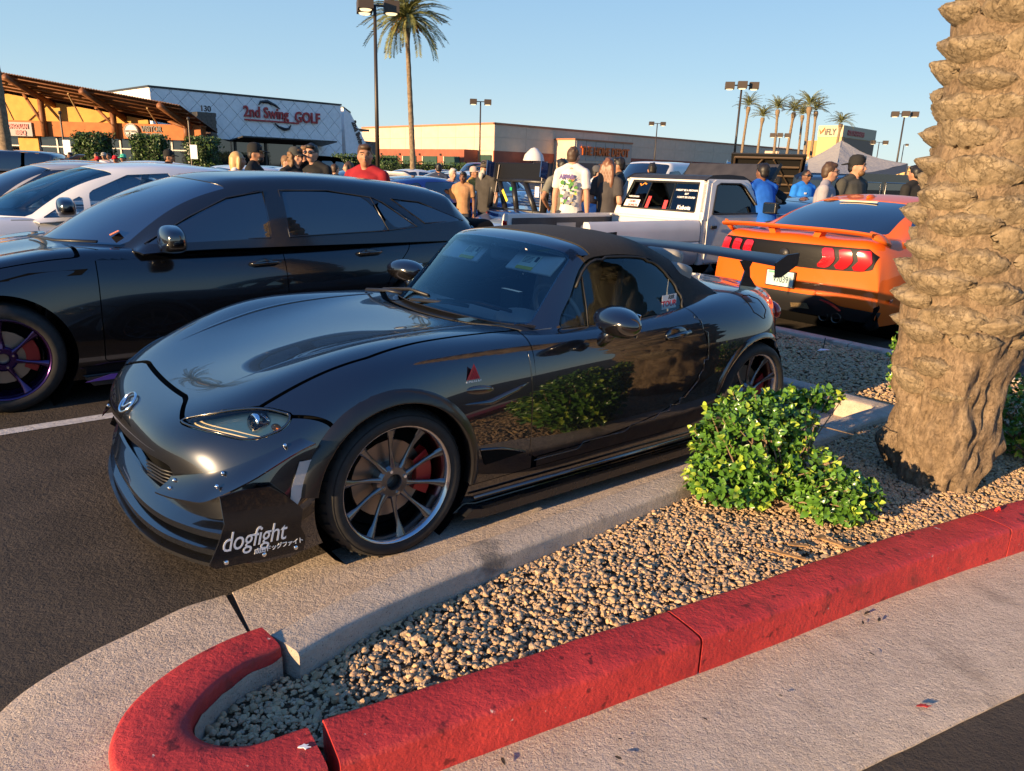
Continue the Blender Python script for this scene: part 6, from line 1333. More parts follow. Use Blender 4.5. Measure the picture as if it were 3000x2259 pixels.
# recessed plate, plate text
tail_patch([(-.27,.66),(.27,.66),(.36,.58),(.30,.45),(-.30,.45),(-.36,.58)], 'plate_recess', P_OR, -.03) 
up_ = tail_u(0, .55)
b = B(); b.box((up_+.018,0,.565), (.012,.325,.165)); b.obj('plate_frame', M_BLKPL, must, bevel=.004)
b = B(); b.box((up_+.026,0,.567), (.006,.30,.145)); b.obj('number_plate', mat('plate', (.42,.55,.52), .45, var=.15, vscale=8), must)
text('plate_number', 'V7039', mat('plate ink', (.02,.05,.09), .5), .092, frame((up_+.031, -.075, .530), (0,1,0), (0,0,1)), must, .0008, 'LEFT', bold=.001, sx=.72)
b = B(); b.box((up_+.0285,-.03,.625), (.003,.2,.018)); b.obj('plate_strip', mat('plate green', (.12,.35,.22), .5), must)
# bumper: black diffuser with mesh holes, reflectors, exhausts
tail_patch([(-.92,.36),(-.62,.38),(-.45,.45),(.45,.45),(.62,.38),(.92,.36),(.92,.15),(-.92,.15)], 'diffuser', M_BLKPL, .006)
for s in (1, -1):
    b = B(); b.prism([(.42,.43),(.56,.40),(.66,.345),(.64,.335),(.54,.385),(.42,.415)], tail_u(.5,.4)+.01, tail_u(.5,.4)+.02, 'x'); o = b.obj('bumper_reflector', M_TAIL, must); o.scale = (1, -s, 1)
    for dv in (.45, .58):
        b = B(); b.lathe([(.035,-.12),(.05,-.12),(.052,.02),(.046,.025),(.040,.0),(.036,-.1)], 18, 'x'); o = b.obj('exhaust_tip', mat('dark steel', (.08,.075,.07), .3, 1.), must, True); o.location = (tail_u(.5,.25)+.0, -s*dv, .255)
    b = B(); b.prism([(.12,.37),(.30,.36),(.34,.31),(.14,.30)], tail_u(.2,.33)+.008, tail_u(.2,.33)+.012, 'x'); o = b.obj('diffuser_mesh', mat('bronze mesh', (.13,.09,.04), .5, .5, bump=.9, bscale=70, bdist=.02), must); o.scale = (1, -s, 1)
    a, n = on_surf(MS, 3.42, w=.46, side=s); b = B(); b.box((0,0,0), (.16,.012,.032)); o = b.obj('side_marker', mat('dark red marker', (.10,.015,.01), .2, coat=1.), must, bevel=.004); o.location = a; o.rotation_euler = (0, 0, R(-14*s))
    # spoiler legs
    b = B(); b.tube([(3.46,-s*.84,.985),(3.56,-s*.835,1.02),(3.66,-s*.79,1.05)], [(.03,.07),(.028,.065),(.022,.06)], 8); b.obj('spoiler_leg', P_OR, must, True)
    b = B(); b.prism([(.20,.985),(.27,.985),(.30,1.055),(.23,1.055)], 3.56, 3.66, 'x'); o = b.obj('spoiler_stay', P_OR, must); o.scale = (1, -s, 1)
prof = [(-.10,.0),(-.07,.020),(.03,.032),(.12,.038),(.135,.022),(.11,.0),(.0,-.012)]
V = []; F = []; st = np.linspace(-.82, .82, 21)
for n, y in enumerate(st):
    bow = .06*(1-(y/.8)**2)
    for x, z in prof: V.append((3.60+x+bow, y, 1.055+z-.02*(abs(y)/.8)**4))
    if n: F += [((n-1)*7+q, n*7+q, n*7+(q+1) % 7, (n-1)*7+(q+1) % 7) for q in range(7)]
F += [tuple(range(7)), tuple(range(len(V)-1, len(V)-8, -1))]
mesh('spoiler_blade', V, F, P_OR, must, True).data.set_sharp_from_angle(angle=R(40))
pa, _n = on_surf(MH, 2.50, v=0.); b = B(); b.box((pa.x,0,pa.z+.006), (.04,.42,.012), Matrix.Rotation(R(12), 3, 'Y')); b.obj('brake_light', mat('pale lamp bar', (.75,.62,.40), .3), must, bevel=.004)
b = B(); b.ball((0,0,0), (.09,.03,.035), 12, 6); o = b.obj('roof_antenna', P_OR, must, True); pa, _n = on_surf(MH, 2.25, v=0.); o.location = pa
# ------------------------------------------------------------------ white pickup with open bed
M_TRKW = mat('chalky white paint', (.62,.59,.56), .42, 0, coat=.3, coat_rough=.2, var=.06, vscale=3); M_TRKY = M_TRKW
M_BEDL = mat('worn black bed liner', (.055,.06,.07), .6, var=0.8, vscale=5, var2=(.03,.033,.04)); M_ROOFB = mat('black roof paint', (.028,.026,.025), .6, var=.2, vscale=14)
tr = thing('pickup_truck', 'old chalky white pickup with black roof, open bed and its hood up', 'pickup', lot(0, 0), R(YAW))
TN, TF, T0, TC, TE = 2.90, 4.56, 4.52, 6.46, 8.95          # near side, far side, tail, cab back, nose (y = -v)
def bodywall(y0, y1, name): pass
def side_prof(z): return .0 if z > .62 else -.02
for nm, y, s in (('bed_side', TN, 1), ('bed_side', TF, -1)):
    V = []; F = []; Zs = [(.42,.06),(.50,.012),(.60,.0),(.70,.0),(.715,.012),(.73,.0),(.86,-.002),(.955,.018),(.985,.045),(.985,.12),(.95,.13),(.50,.13)]; Us = list(np.linspace(T0, TC-.03, 30)); k = len(Zs); n = 0
    for uu in Us:
        for (z, d) in Zs: V.append((uu, y+s*d, z))
    for a in range(len(Us)-1):
        for q in range(k-1):
            um, zm = (Us[a]+Us[a+1])/2, (Zs[q][0]+Zs[q+1][0])/2
            if q < 5 and math.hypot(um-5.45, zm-.33) < .42: continue
            F.append((a*k+q, (a+1)*k+q, (a+1)*k+q+1, a*k+q+1) if s > 0 else (a*k+q, a*k+q+1, (a+1)*k+q+1, (a+1)*k+q))
    F += [tuple(range(k)), tuple(range((len(Us)-1)*k, len(Us)*k))]
    mesh(nm, V, F, M_TRKW, tr, True).data.set_sharp_from_angle(angle=R(35))
    b = B(); b.bbox((T0+.06, y+s*.132, .52), (TC-.06, y+s*.142, .935)); b.obj('bed_liner', M_BEDL, tr)
    b = B(); b.bbox((T0-.008, y+s*.02, .60), (T0+.03, y+s*.11, .90)); b.obj('tail_lamp', M_TAIL, tr, bevel=.008)
    ar = B(); ar.tube([(5.45+.43*math.cos(t), y-s*.004, .33+.41*math.sin(t)) for t in np.linspace(.35, math.pi-.35, 17)], (.016,.02), 6); ar.obj('wheel_arch', M_TRKW, tr, True)
b = B(); b.bbox((T0+.04, TN+.14, .48), (TC-.04, TF-.14, .52)); b.obj('bed_floor', M_BEDL, tr)
b = B(); b.bbox((TC-.10, TN+.14, .5), (TC-.05, TF-.14, .96)); b.bbox((TC-.12, TN+.12, .955), (TC-.03, TF-.12, .985)); b.obj('bed_front', M_TRKW, tr, bevel=.008)
b = B(); b.bbox((T0-.02, TN+.05, .50), (T0+.03, TF-.05, .62)); b.obj('tailgate', M_TRKW, tr, bevel=.01)
b = B(); b.bbox((T0-.14, TN+.05, .38), (T0-.03, TF-.05, .50)); b.obj('rear_bumper', M_CHROME, tr, bevel=.02)
# cab shell: side frames with a door window each, back wall with the sliding window, roof
ct = [(TC,.42),(TC,.99),(TC+.20,1.475),(TC+.30,1.52),(TC+.95,1.52),(TC+1.07,1.48),(TC+1.48,1.03),(TC+1.50,.42)]
dwin = [(TC+.20,1.06),(TC+.36,1.41),(TC+.44,1.44),(TC+.86,1.44),(TC+.95,1.40),(TC+1.27,1.06)]
def inset(y, z, s): return y+s*(.0 if z < 1.0 else .13*(z-1.0)/.5)
for y, s in ((TN, 1), (TF, -1)):
    def wall(outer, hole, name, m, th=.03, dy=0.):
        me = bpy.data.meshes.new(name); import bmesh
        bm = bmesh.new(); ov = [bm.verts.new((p[0], 0, p[1])) for p in outer]; oe = [bm.edges.new((ov[i], ov[(i+1) % len(ov)])) for i in range(len(ov))]
        if hole: hv = [bm.verts.new((p[0], 0, p[1])) for p in hole]; oe += [bm.edges.new((hv[i], hv[(i+1) % len(hv)])) for i in range(len(hv))]
        bmesh.ops.triangle_fill(bm, use_beauty=True, edges=oe)
        r = bmesh.ops.extrude_face_region(bm, geom=list(bm.faces))
        for e in r['geom']:
            if isinstance(e, bmesh.types.BMVert): e.co.y += th
        for vt in bm.verts: vt.co.y = inset(y, vt.co.z, s)+s*(vt.co.y+dy)
        bmesh.ops.recalc_face_normals(bm, faces=bm.faces); bm.to_mesh(me); bm.free(); me.materials.append(m); return link(bpy.data.objects.new(name, me), tr)
    wall(ct, dwin, 'cab_side', M_TRKW, .05, .012)
    wall([(TC+.10,.44),(TC+.10,.99),(TC+.265,1.44),(TC+.36,1.48),(TC+.90,1.48),(TC+1.02,1.43),(TC+1.385,1.03),(TC+1.37,.44)], dwin, 'door', M_TRKW, .02, -.004)
    wall([(p[0], p[1]) for p in dwin], None, 'door_window', glass('truck glass', (.45,.5,.45), ior=1.6), .004, .015)
    b = B(); q = [(p[0], inset(y, p[1], s)-s*.006, p[1]) for p in dwin]; b.tube(q+[q[0]], .012, 6, False); b.obj('window_seal', M_SEAL, tr, True)
    b = B(); b.bbox((TC+.17, y-s*.004, .875), (TC+.29, y-s*.016, .915)); b.obj('door_handle', M_BLKPL, tr, bevel=.006)
    mr_ = B(); mr_.box((TC+1.20, y-s*.16, 1.14), (.07,.20,.15)); mr_.obj('side_mirror', M_BLKPL, tr, bevel=.02); mr_ = B(); mr_.box((TC+1.16, y-s*.16, 1.14), (.012,.17,.12)); mr_.obj('mirror_glass', M_CHROME, tr)
    mr_ = B(); mr_.tube([(TC+1.2, y, 1.08),(TC+1.2, y-s*.1, 1.10)], .014, 6); mr_.obj('mirror_arm', M_BLKPL, tr)
    # front fender
    b = B(); b.prism([(TC+1.50,.42),(TC+1.50,1.02),(TE-.12,.93),(TE,.80),(TE,.45),(8.78,.45),(8.72,.62),(8.55,.74),(8.35,.77),(8.14,.73),(7.99,.6),(7.94,.42)], y, y+s*.08, 'y'); b.obj('front_fender', M_TRKW, tr, bevel=.02)
    for cu in (5.45, 8.35): wheel(tr, (cu, y+s*.12, .33), .33, .20, .20, s, 6, mat('steel wheel', (.2,.2,.2), .5, .5), None, 24, False, wide=.05)
ty0, ty1 = inset(TN, 1.50, 1)+.01, inset(TF, 1.50, -1)-.01
def bp(f, z, off=0):                                    # point on the cab's back wall: f across (0 near, 1 far), z up
    x = TC+(z-.99)*.20/.485 if z > .99 else TC; a, c = inset(TN, z, 1), inset(TF, z, -1); return (x+off, a+(c-a)*f, z)
b = B(); n = lambda q: None
def bw(f0, f1, z0, z1, name, m, o0=0., o1=.03):
    b = B(); P = [bp(f0,z0,o0),bp(f1,z0,o0),bp(f1,z1,o0),bp(f0,z1,o0),bp(f0,z0,o1),bp(f1,z0,o1),bp(f1,z1,o1),bp(f0,z1,o1)]
    b.add(P, [(0,3,2,1),(4,5,6,7),(0,1,5,4),(2,3,7,6),(0,4,7,3),(1,2,6,5)]); return b.obj(name, m, tr, bevel=.004)
bw(0, 1, .99, 1.075, 'cab_back', M_TRKW); bw(0, 1, 1.435, 1.475, 'cab_back', M_TRKW); bw(0, .095, 1.075, 1.435, 'cab_back', M_TRKW); bw(.905, 1, 1.075, 1.435, 'cab_back', M_TRKW)
b = B(); b.bbox((TC+.0, TN+.05, .45), (TC+.03, TF-.05, .99)); b.obj('cab_back', M_TRKW, tr)
gt = glass('truck rear glass', (.42,.47,.46), ior=1.65)
b = B(); P = [bp(f, z, .008) for f, z in ((.095,1.075),(.905,1.075),(.905,1.435),(.095,1.435))]; b.tube(P+[P[0]], .016, 6, False); P = [bp(.37,1.075,.008), bp(.37,1.435,.008)]; b.tube(P, .010, 6); P = [bp(.66,1.075,.008), bp(.66,1.435,.008)]; b.tube(P, .010, 6); b.obj('window_seal', M_SEAL, tr, True)
for f0, f1 in ((.105,.362),(.668,.895)): bw(f0, f1, 1.083, 1.427, 'rear_window', gt, .010, .014)
b = B(); b.prism([(TC+.19,1.478),(TC+.30,1.525),(TC+.62,1.54),(TC+.95,1.525),(TC+1.08,1.482)], ty0, ty1, 'y'); b.obj('cab_roof', M_ROOFB, tr, bevel=.015)
b = B(); P = [(TC+1.075,ty0+.03,1.475),(TC+1.075,ty1-.03,1.475),(TC+1.47,TF-.05,1.04),(TC+1.47,TN+.05,1.04)]; b.add(P, [(0,1,2,3)]); b.obj('windshield', glass('truck glass'), tr)
b = B(); b.bbox((TC+.15, TN+.08, .55), (TC+.5, TF-.08, .62)); b.prism([(TC+.16,.6),(TC+.30,1.04),(TC+.42,1.04),(TC+.45,.6)], TN+.12, TF-.12, 'y'); b.obj('bench_seat', M_SEAT, tr, bevel=.04)
b = B(); b.prism([(TC+1.15,.7),(TC+1.15,1.02),(TC+1.46,1.03),(TC+1.46,.7)], TN+.06, TF-.06, 'y'); b.obj('dashboard', M_INT, tr)
b = B(); b.tube([(TC+1.0,3.95+.17*math.cos(t),1.0+.17*math.sin(t)) for t in np.linspace(0, 6.283, 21)], .014, 6, False); b.obj('steering_wheel', M_SEAL, tr, True)
b = B(); b.bbox((TC+1.5, TN+.08, .5), (TE, TF-.08, .56)); b.bbox((TE-.06, TN+.06, .5), (TE, TF-.06, .86)); b.obj('engine_bay', M_DARK, tr)
b = B(); b.prism([(7.68,1.09),(8.13,1.70),(8.10,1.72),(7.64,1.11)], TN+.06, TF-.04, 'y'); b.obj('hood', mat('matte black hood', (.030,.028,.030), .55, var=.25, vscale=6), tr, bevel=.015)
b = B(); b.tube([(8.6,TN+.3,.9),(8.0,TN+.3,1.52)], .01, 6); b.obj('hood_prop', M_STEEL, tr)
# window stickers
def stick(f, z, s, m, size, font=True, al='LEFT', bold=.001):
    p = Vector(bp(f, z, .003)); fm = frame(p, (0,-1,0), (.38,0,.92)); return text('window_lettering', s, m, size, fm, tr, .0005, al, bold=bold)
M_STW = mat('sticker white', (.75,.72,.70), .5); M_STR = mat('sticker red', (.65,.05,.05), .5); M_STO = mat('sticker orange', (.75,.28,.03), .5)
stick(.215, 1.33, 'I MIGHT BE A MECHANIC', M_STW, .034, al='CENTER'); stick(.215, 1.285, 'BUT', M_STW, .034, al='CENTER'); stick(.215, 1.24, "I CAN'T FIX STUPID", M_STW, .034, al='CENTER'); stick(.215, 1.10, 'Kubota', M_STW, .075, al='CENTER', bold=.003)
stick(.87, 1.215, 'YOKOHAMA', M_STW, .034)
b = B(); P = [bp(f, z, .006) for f, z in ((.715,1.095),(.885,1.095),(.885,1.185),(.715,1.185))]; b.add(P, [(0,1,2,3)]); b.obj('window_sticker', M_STW, tr)
stick(.835, 1.145, 'DOIN', M_STR, .045, bold=.002); stick(.835, 1.10, 'DONUTS', M_STR, .042, bold=.002)
b = B(); P = [bp(f, z, .006) for f, z in ((.40,1.085),(.44,1.085),(.44,1.2),(.40,1.2))]; b.add(P, [(0,1,2,3)]); P = [bp(f, z, .006) for f, z in ((.60,1.085),(.635,1.085),(.635,1.24),(.60,1.24))]; b.add(P, [(0,1,2,3)]); b.obj('window_sticker', M_STR, tr)
b = B(); b.tube([bp(f, z, .006) for f, z in ((.72,1.395),(.75,1.41),(.78,1.375),(.80,1.40))], (.012,.004), 6); b.obj('window_sticker', M_STO, tr)
b = B(); b.box((5.5, TF-.146, .80), (.34,.004,.13)); b.ball((5.95,TF-.146,.77), (.20,.004,.10), 10, 6); b.obj('bare_patch', mat('bare metal patch', (.30,.31,.34), .45, .3), tr)
# ------------------------------------------------------------------ dark blue coupe with its rear lid up
P_DB = paint('dark blue', (.02,.05,.16), .5, .25)
LIDC = dict(SEDAN, roof=1.25, roofr=1.2, deck=.90, belt=.90, cowl=.90, W=.92, uc=.6, uh=1.35, ur=2.1, ub=2.9, paint=P_DB, dlo=[[(.98,.92),(1.45,1.13),(1.9,1.15),(1.95,.93)]])
lidc, _, _ = gcar(LIDC, 'dark blue sports coupe with its black rear lid raised on struts', 'car', None, 'coupe', (5.95+3.75, -6.45), flip=True, lod=1)
M_LID = mat('black lid underside', (.012,.012,.013), .4, bump=.2, bscale=40)
def lp(x, y, z): return (3.75-x, y, z)           # x metres ahead of the tail
def lq(f, h, off=0.): return (3.75-.25-.10*h-off, -.70+1.40*f, .90+.74*h)
def lbar(f0, h0, f1, h1, r=.03, nm='lid_frame', m=M_LID):
    b = B(); b.tube([lq(f0, h0), lq(f1, h1)], r, 6); return b.obj(nm, m, lidc, True)
lbar(0,0,.0,1,(.03,.06)); lbar(1,0,1,1,(.03,.06)); lbar(0,0,1,0,.03); lbar(.12,.62,.30,.02,(.02,.05)); lbar(.38,.64,.52,.02,(.02,.05)); lbar(.60,.64,.86,.02,(.02,.05)); lbar(0,.64,1,.64,(.02,.05))
b = B(); P = [lq(0,.64),lq(1,.64),lq(1.0,1.0),lq(0,1.0)]; P2 = [(p[0]-.03, p[1], p[2]) for p in P]; b.add(P+P2, [(0,1,2,3),(4,7,6,5),(0,4,5,1),(1,5,6,2),(2,6,7,3),(3,7,4,0)]); b.obj('rear_lid', M_BLKM, lidc, bevel=.01)
for f in (0, 1):
    b = B(); b.prism([(.0,0),(.16,.05),(.14,.28),(.02,.26)], -.01, .01, 'y'); o = b.obj('spoiler_fin', P_DB, lidc); q = lq(f, .66); o.location = (q[0]+.0, q[1], q[2])
for n in range(6):
    b = B(); b.box((3.75-.55-.09*n, 0, .98+.035*n), (.07,.95,.012), Matrix.Rotation(R(-25), 3, 'Y')); b.obj('engine_louver', M_ALLOY, lidc)
b = B(); b.tube([lq(.1,.95,-.02), (3.75-.25,-.62,.88)], .010, 6); b.tube([lq(.9,.95,-.02), (3.75-.25,.62,.88)], .010, 6); b.obj('lid_strut', M_STEEL, lidc)
b = B(); b.box(lq(.88,.42,-.04), (.006,.10,.16)); b.obj('lid_label', M_STW, lidc)
b = B(); b.box(lq(.30,.30,-.04), (.006,.05,.22), Matrix.Rotation(R(38), 3, 'X')); b.obj('lid_label', mat('yellow print', (.7,.55,.05), .5), lidc)
b = B(); b.box(lq(.40,.45,-.04), (.006,.06,.05)); b.obj('lid_label', mat('green print', (.02,.35,.12), .5), lidc)
b = B(); b.tube([(3.73,.42,.74),(3.70,.62,.75),(3.60,.80,.77)], [(.035,.06),(.035,.07),(.03,.06)], 8); b.obj('tail_lamp', mat('bright tail lamp', (.5,.01,.02), .1, coat=1.), lidc, True)
# ------------------------------------------------------------------ cars further off in the lot
def far(az, d, rz=0.):
    x, y = polar(az, d); return (x, y, 0)
def put(p, label, az, d, head, cat='car', name='parked_car', group='cars parked further off in the lot', lod=0, **kw):
    """centre of the car at a bearing and distance; head = direction of the nose in degrees from +X"""
    q = dict(p, **kw); a = R(head+180); x, y = polar(az, d); m_ = q['wb']/2
    return gcar(q, label, cat, group, name, (x-math.cos(a)*m_, y-math.sin(a)*m_, 0), a, lod=lod)[0]
P_WH = paint('far white', (.60,.59,.58), 0, .3); P_MAR = paint('maroon', (.20,.015,.02), .3, .3); P_NAVY = paint('navy', (.012,.018,.04), .4, .25); P_SIL = paint('silver', (.36,.37,.39), .7, .3); P_GRA = paint('graphite', (.05,.052,.056), .5, .28); P_LBL = paint('pale blue', (.22,.32,.46), .4, .3); P_BLK = paint('far black', (.008,.008,.009), .3, .2)
M_HOODU = mat('hood underside', (.02,.019,.018), .6)
put(SUV, 'dark grey estate car standing before the visitor center at the left picture edge', -35.6, 24, 200, 'car', paint=P_GRA, roof=1.62, roofr=1.6)
put(SEDAN, 'graphite car with silver striped hood beside the dark grey estate car', -31.8, 18.5, 218, paint=P_GRA)
put(HATCH, 'small white hatchback between the graphite car and the golf shop', -27.0, 19, 200, paint=P_WH)
put(SUV, 'red sport utility car left of the man in the dark red polo', -13.9, 34, 60, 'suv', paint=P_MAR, roof=1.85)
put(SUV, 'maroon sport utility car below the corner of the tan store', -3.2, 33, 225, 'suv', paint=P_MAR, roof=1.8)
nv = put(SEDAN, 'navy sedan beyond the blue coupe, people standing at its tail', -6.3, 21, 215, paint=P_NAVY, lod=1)
put(SEDAN, 'silver sedan behind the man in the dark red polo', -12.8, 20, 218, paint=P_SIL)
put(SEDAN, 'dark sedan behind the curly haired person', -16.5, 19, 40, paint=P_NAVY)
put(SUV, 'white van with dark roof rack behind the pickup cab', 9.5, 23, 225, 'van', paint=P_WH, roof=1.9, roofr=1.86)
lb = put(SEDAN, 'pale blue sedan behind the young man in the white t-shirt', 4.6, 13.5, 225, paint=P_LBL, lod=1, roof=1.36, roofr=1.32)
put(SEDAN, 'white sedan beyond the navy sedan near the green gates', -9.0, 30, 215, paint=P_WH)
put(HATCH, 'grey hatchback behind the far group beyond the blue coupe', -1.8, 24, 40, paint=P_SIL)
put(SEDAN, 'white sedan behind the tall man in the black cap', -21.5, 17, 215, paint=P_WH)
put(SEDAN, 'dark sedan in the row before the long hedge', -5.0, 42, 30, paint=P_GRA)
put(SEDAN, 'silver sedan at the foot of the tan store entrance', 4.0, 60, 30, paint=P_SIL)
put(SUV, 'black sport utility car near the store entrance', 7.6, 55, 210, 'suv', paint=P_BLK)
put(SEDAN, 'white sedan near the far lamp post before the store front', 10.5, 70, 30, paint=P_WH)
def hood_up(label, az, d, ang, wd, h0, h1, m, base, head):
    """a car that shows mostly as its raised hood"""
    hx, hy = polar(az, d); cx_, cy_ = hx-1.55*math.cos(R(head)), hy-1.55*math.sin(R(head)); c = put(SEDAN, label, math.degrees(math.atan2(cx_, cy_)), math.hypot(cx_, cy_), head, paint=base); V = []; F = []
    for i in range(7):
        for j in range(9):
            f, g_ = i/6, j/8*2-1; x = -.75+.5*0+ .25 + (-.0)-.62*math.cos(R(ang))*f*1.4; V.append((.35-1.25*f*math.cos(R(ang)), g_*wd/2*(1-.18*f-.12*f*g_*g_), .95+1.25*f*math.sin(R(ang))-.07*g_*g_*(1-f)+.05*math.sin(f*3.1)))
            if i and j: q = (i-1)*9+j-1; F.append((q, q+1, q+10, q+9))
    o = mesh('raised_hood', V, F, m, c, True); s = o.modifiers.new('thick', 'SOLIDIFY'); s.thickness = .03; return c
P_HW = mat('white hood paint', (.58,.57,.58), .35, coat=.6)
hood_up('white car with its big white hood raised, in front of the tall palm', -8.3, 17.0, 22, 1.45, 1, 1, P_HW, P_WH, 235)
hood_up('white car with raised hood beside the blond woman', -23.0, 17, 22, 1.45, 1, 1, P_HW, P_WH, 215)
hood_up('pale car with raised hood beside the man in the black cap', -26.6, 19, 24, 1.45, 1, 1, P_HW, P_WH, 200)
hood_up('dark car with grey raised hood before the first hedge', -31.0, 24, 30, 1.4, 1, 1, mat('grey hood', (.22,.21,.21), .4), P_GRA, 20)
# boxy vehicles behind the orange coupe
def boxcar(label, x, y, head, pm, hood_open=False, cat='off-roader'):
    t = thing('off_roader', label, cat, (x, y, 0), R(head+180)); W = .92
    b = B(); b.prism([(-1.0,.45),(-1.0,1.12),(-.9,1.16),(.45,1.20),(3.3,1.22),(3.35,.45)], -W, W, 'y'); b.obj('body', pm, t, bevel=.05)
    b = B(); b.prism([(.45,1.2),(.78,1.80),(.95,1.86),(3.15,1.86),(3.28,1.80),(3.33,1.2)], -W+.05, W-.05, 'y'); b.obj('cabin', pm, t, bevel=.05)
    for s in (1, -1):
        for x0, x1 in ((.80,1.55),(1.68,2.40),(2.52,3.15)):
            b = B(); b.prism([(x0+(.10 if x0 < 1 else 0),1.27),(x0+(.22 if x0 < 1 else 0),1.74),(x1,1.74),(x1,1.27)], s*(W-.06), s*(W-.042), 'y'); b.obj('side_window', G_TINT, t); 
            b = B(); q = [(x0+(.10 if x0 < 1 else 0),s*(W-.04),1.27),(x0+(.22 if x0 < 1 else 0),s*(W-.04),1.74),(x1,s*(W-.04),1.74),(x1,s*(W-.04),1.27)]; b.tube(q+[q[0]], .015, 5, False); b.obj('window_trim', M_TRIM, t)
        b = B(); b.prism([(-1.02,1.05),(-1.02,1.16),(-.62,1.18),(.62,1.18),(.62,1.02)], s*W, s*(W+.10), 'y'); b.obj('fender_flare', M_BLKPL, t)
        b = B(); b.box((.62,s*(W+.14),1.33), (.10,.22,.24)); b.obj('side_mirror', pm, t, bevel=.03)
        for cu in (-.1, 2.6): wheel(t, (cu, -(W-.08)*s, .40), .40, .25, .24, s, 5, M_ALLOY, None, 20, False, wide=.05)
    b = B(); P = [(.47,-W+.12,1.24),(.47,W-.12,1.24),(.765,W-.18,1.78),(.765,-W+.18,1.78)]; b.add([(p[0]-.015,p[1],p[2]) for p in P], [(0,1,2,3)]); b.obj('windshield', G_TINT, t)
    if hood_open:
        b = B(); b.bbox((-.95,-.7,1.14), (.35,.7,1.19)); b.obj('engine_bay', M_DARK, t)
        P = [lambda f, g_: None]; hinge = .40; a = R(38); V = []
        def q(f, g_, o=0.): return (hinge-1.30*f*math.cos(a)-o*math.sin(a), g_*.74, 1.22+1.30*f*math.sin(a)-o*math.cos(a))
        b = B(); b.add([q(0,-1),q(0,1),q(1,1),q(1,-1),q(0,-1,.03),q(0,1,.03),q(1,1,.03),q(1,-1,.03)], [(0,1,2,3),(4,7,6,5),(0,4,5,1),(1,5,6,2),(2,6,7,3),(3,7,4,0)]); b.obj('raised_hood', M_HOODU, t)
        for f0, g0, f1, g1 in ((.06,-.9,.94,-.9),(.06,.9,.94,.9),(.94,-.9,.94,.9),(.06,-.9,.06,.9),(.1,-.8,.9,-.15),(.1,.8,.9,.15),(.5,-.85,.5,.85),(.72,-.85,.72,.85),(.28,-.85,.28,.85)):
            b = B(); b.tube([q(f0,g0,.05), q(f1,g1,.05)], .022, 5); b.obj('hood_rib', mat('bronze hood rib', (.13,.09,.06), .45, .3), t)
    else:
        b = B(); b.bbox((-.98,-.72,1.16), (.42,.72,1.22)); b.obj('hood', pm, t, bevel=.03)
    b = B(); b.bbox((-1.08,-.85,.55), (-.98,.85,1.0)); b.obj('grille', M_BLKPL, t); b = B(); b.bbox((-1.2,-.9,.45), (-1.02,.9,.62)); b.obj('front_bumper', M_BLKPL, t, bevel=.03)
    return t
x, y = polar(17.8, 17.4); boxcar('dark blue off-roader with its hood open, ribs showing, behind the man in the blue polo', x, y, 253, P_NAVY, True)
x, y = polar(21.2, 15.5); x += 3.0*math.cos(R(18)); y += 3.0*math.sin(R(18)); bx2 = boxcar('black boxy off-roader behind the bearded man in the backward cap', x, y, 18, P_BLK); bx2.scale = (.88, .88, .87)
put(SEDAN, 'dark pickup sized car hidden behind the boy in glasses', 21.5, 14.0, 40, paint=P_BLK, roof=1.25, roofr=1.2)
# ------------------------------------------------------------------ people
SKIN = {'l': mat('skin light', (.46,.25,.165), .55, spec=.3), 't': mat('skin tan', (.34,.17,.10), .55, spec=.3), 'd': mat('skin brown', (.16,.075,.045), .5, spec=.3)}
HAIR = {'k': mat('black hair', (.010,.008,.007), .5), 'b': mat('brown hair', (.055,.03,.016), .55), 'r': mat('long brown hair', (.15,.062,.028), .45), 'y': mat('blond hair', (.45,.28,.11), .5), 'g': mat('grey beard', (.40,.37,.33), .7), 'c': mat('light brown curls', (.16,.085,.035), .6)}
def cl(c, n=None): return mat('cloth %.2f %.2f %.2f' % c, c, .85, var=.15, vscale=9, spec=.2)
M_EYE = mat('eye', (.02,.014,.01), .15); M_LIP_ = mat('lips', (.30,.12,.09), .5); M_SHADE = mat('sunglasses', (.008,.008,.008), .06, coat=1.)
def remesh(b, name, m, parent, vox, smooth=4):
    o = mesh(name, b.v, b.f, m, parent, True); r = o.modifiers.new('remesh', 'REMESH'); r.mode = 'VOXEL'; r.voxel_size = vox; r.use_smooth_shade = True
    s = o.modifiers.new('smooth', 'SMOOTH'); s.factor = .5; s.iterations = smooth; return o
def capsule(b, pts, r, n=10):
    b.tube(pts, r, n)
    for i in (0, -1):
        q = r[i] if isinstance(r, list) else r; q = max(q) if isinstance(q, (tuple, list)) else q
        b.ball(pts[i], q*.98, n, 6)
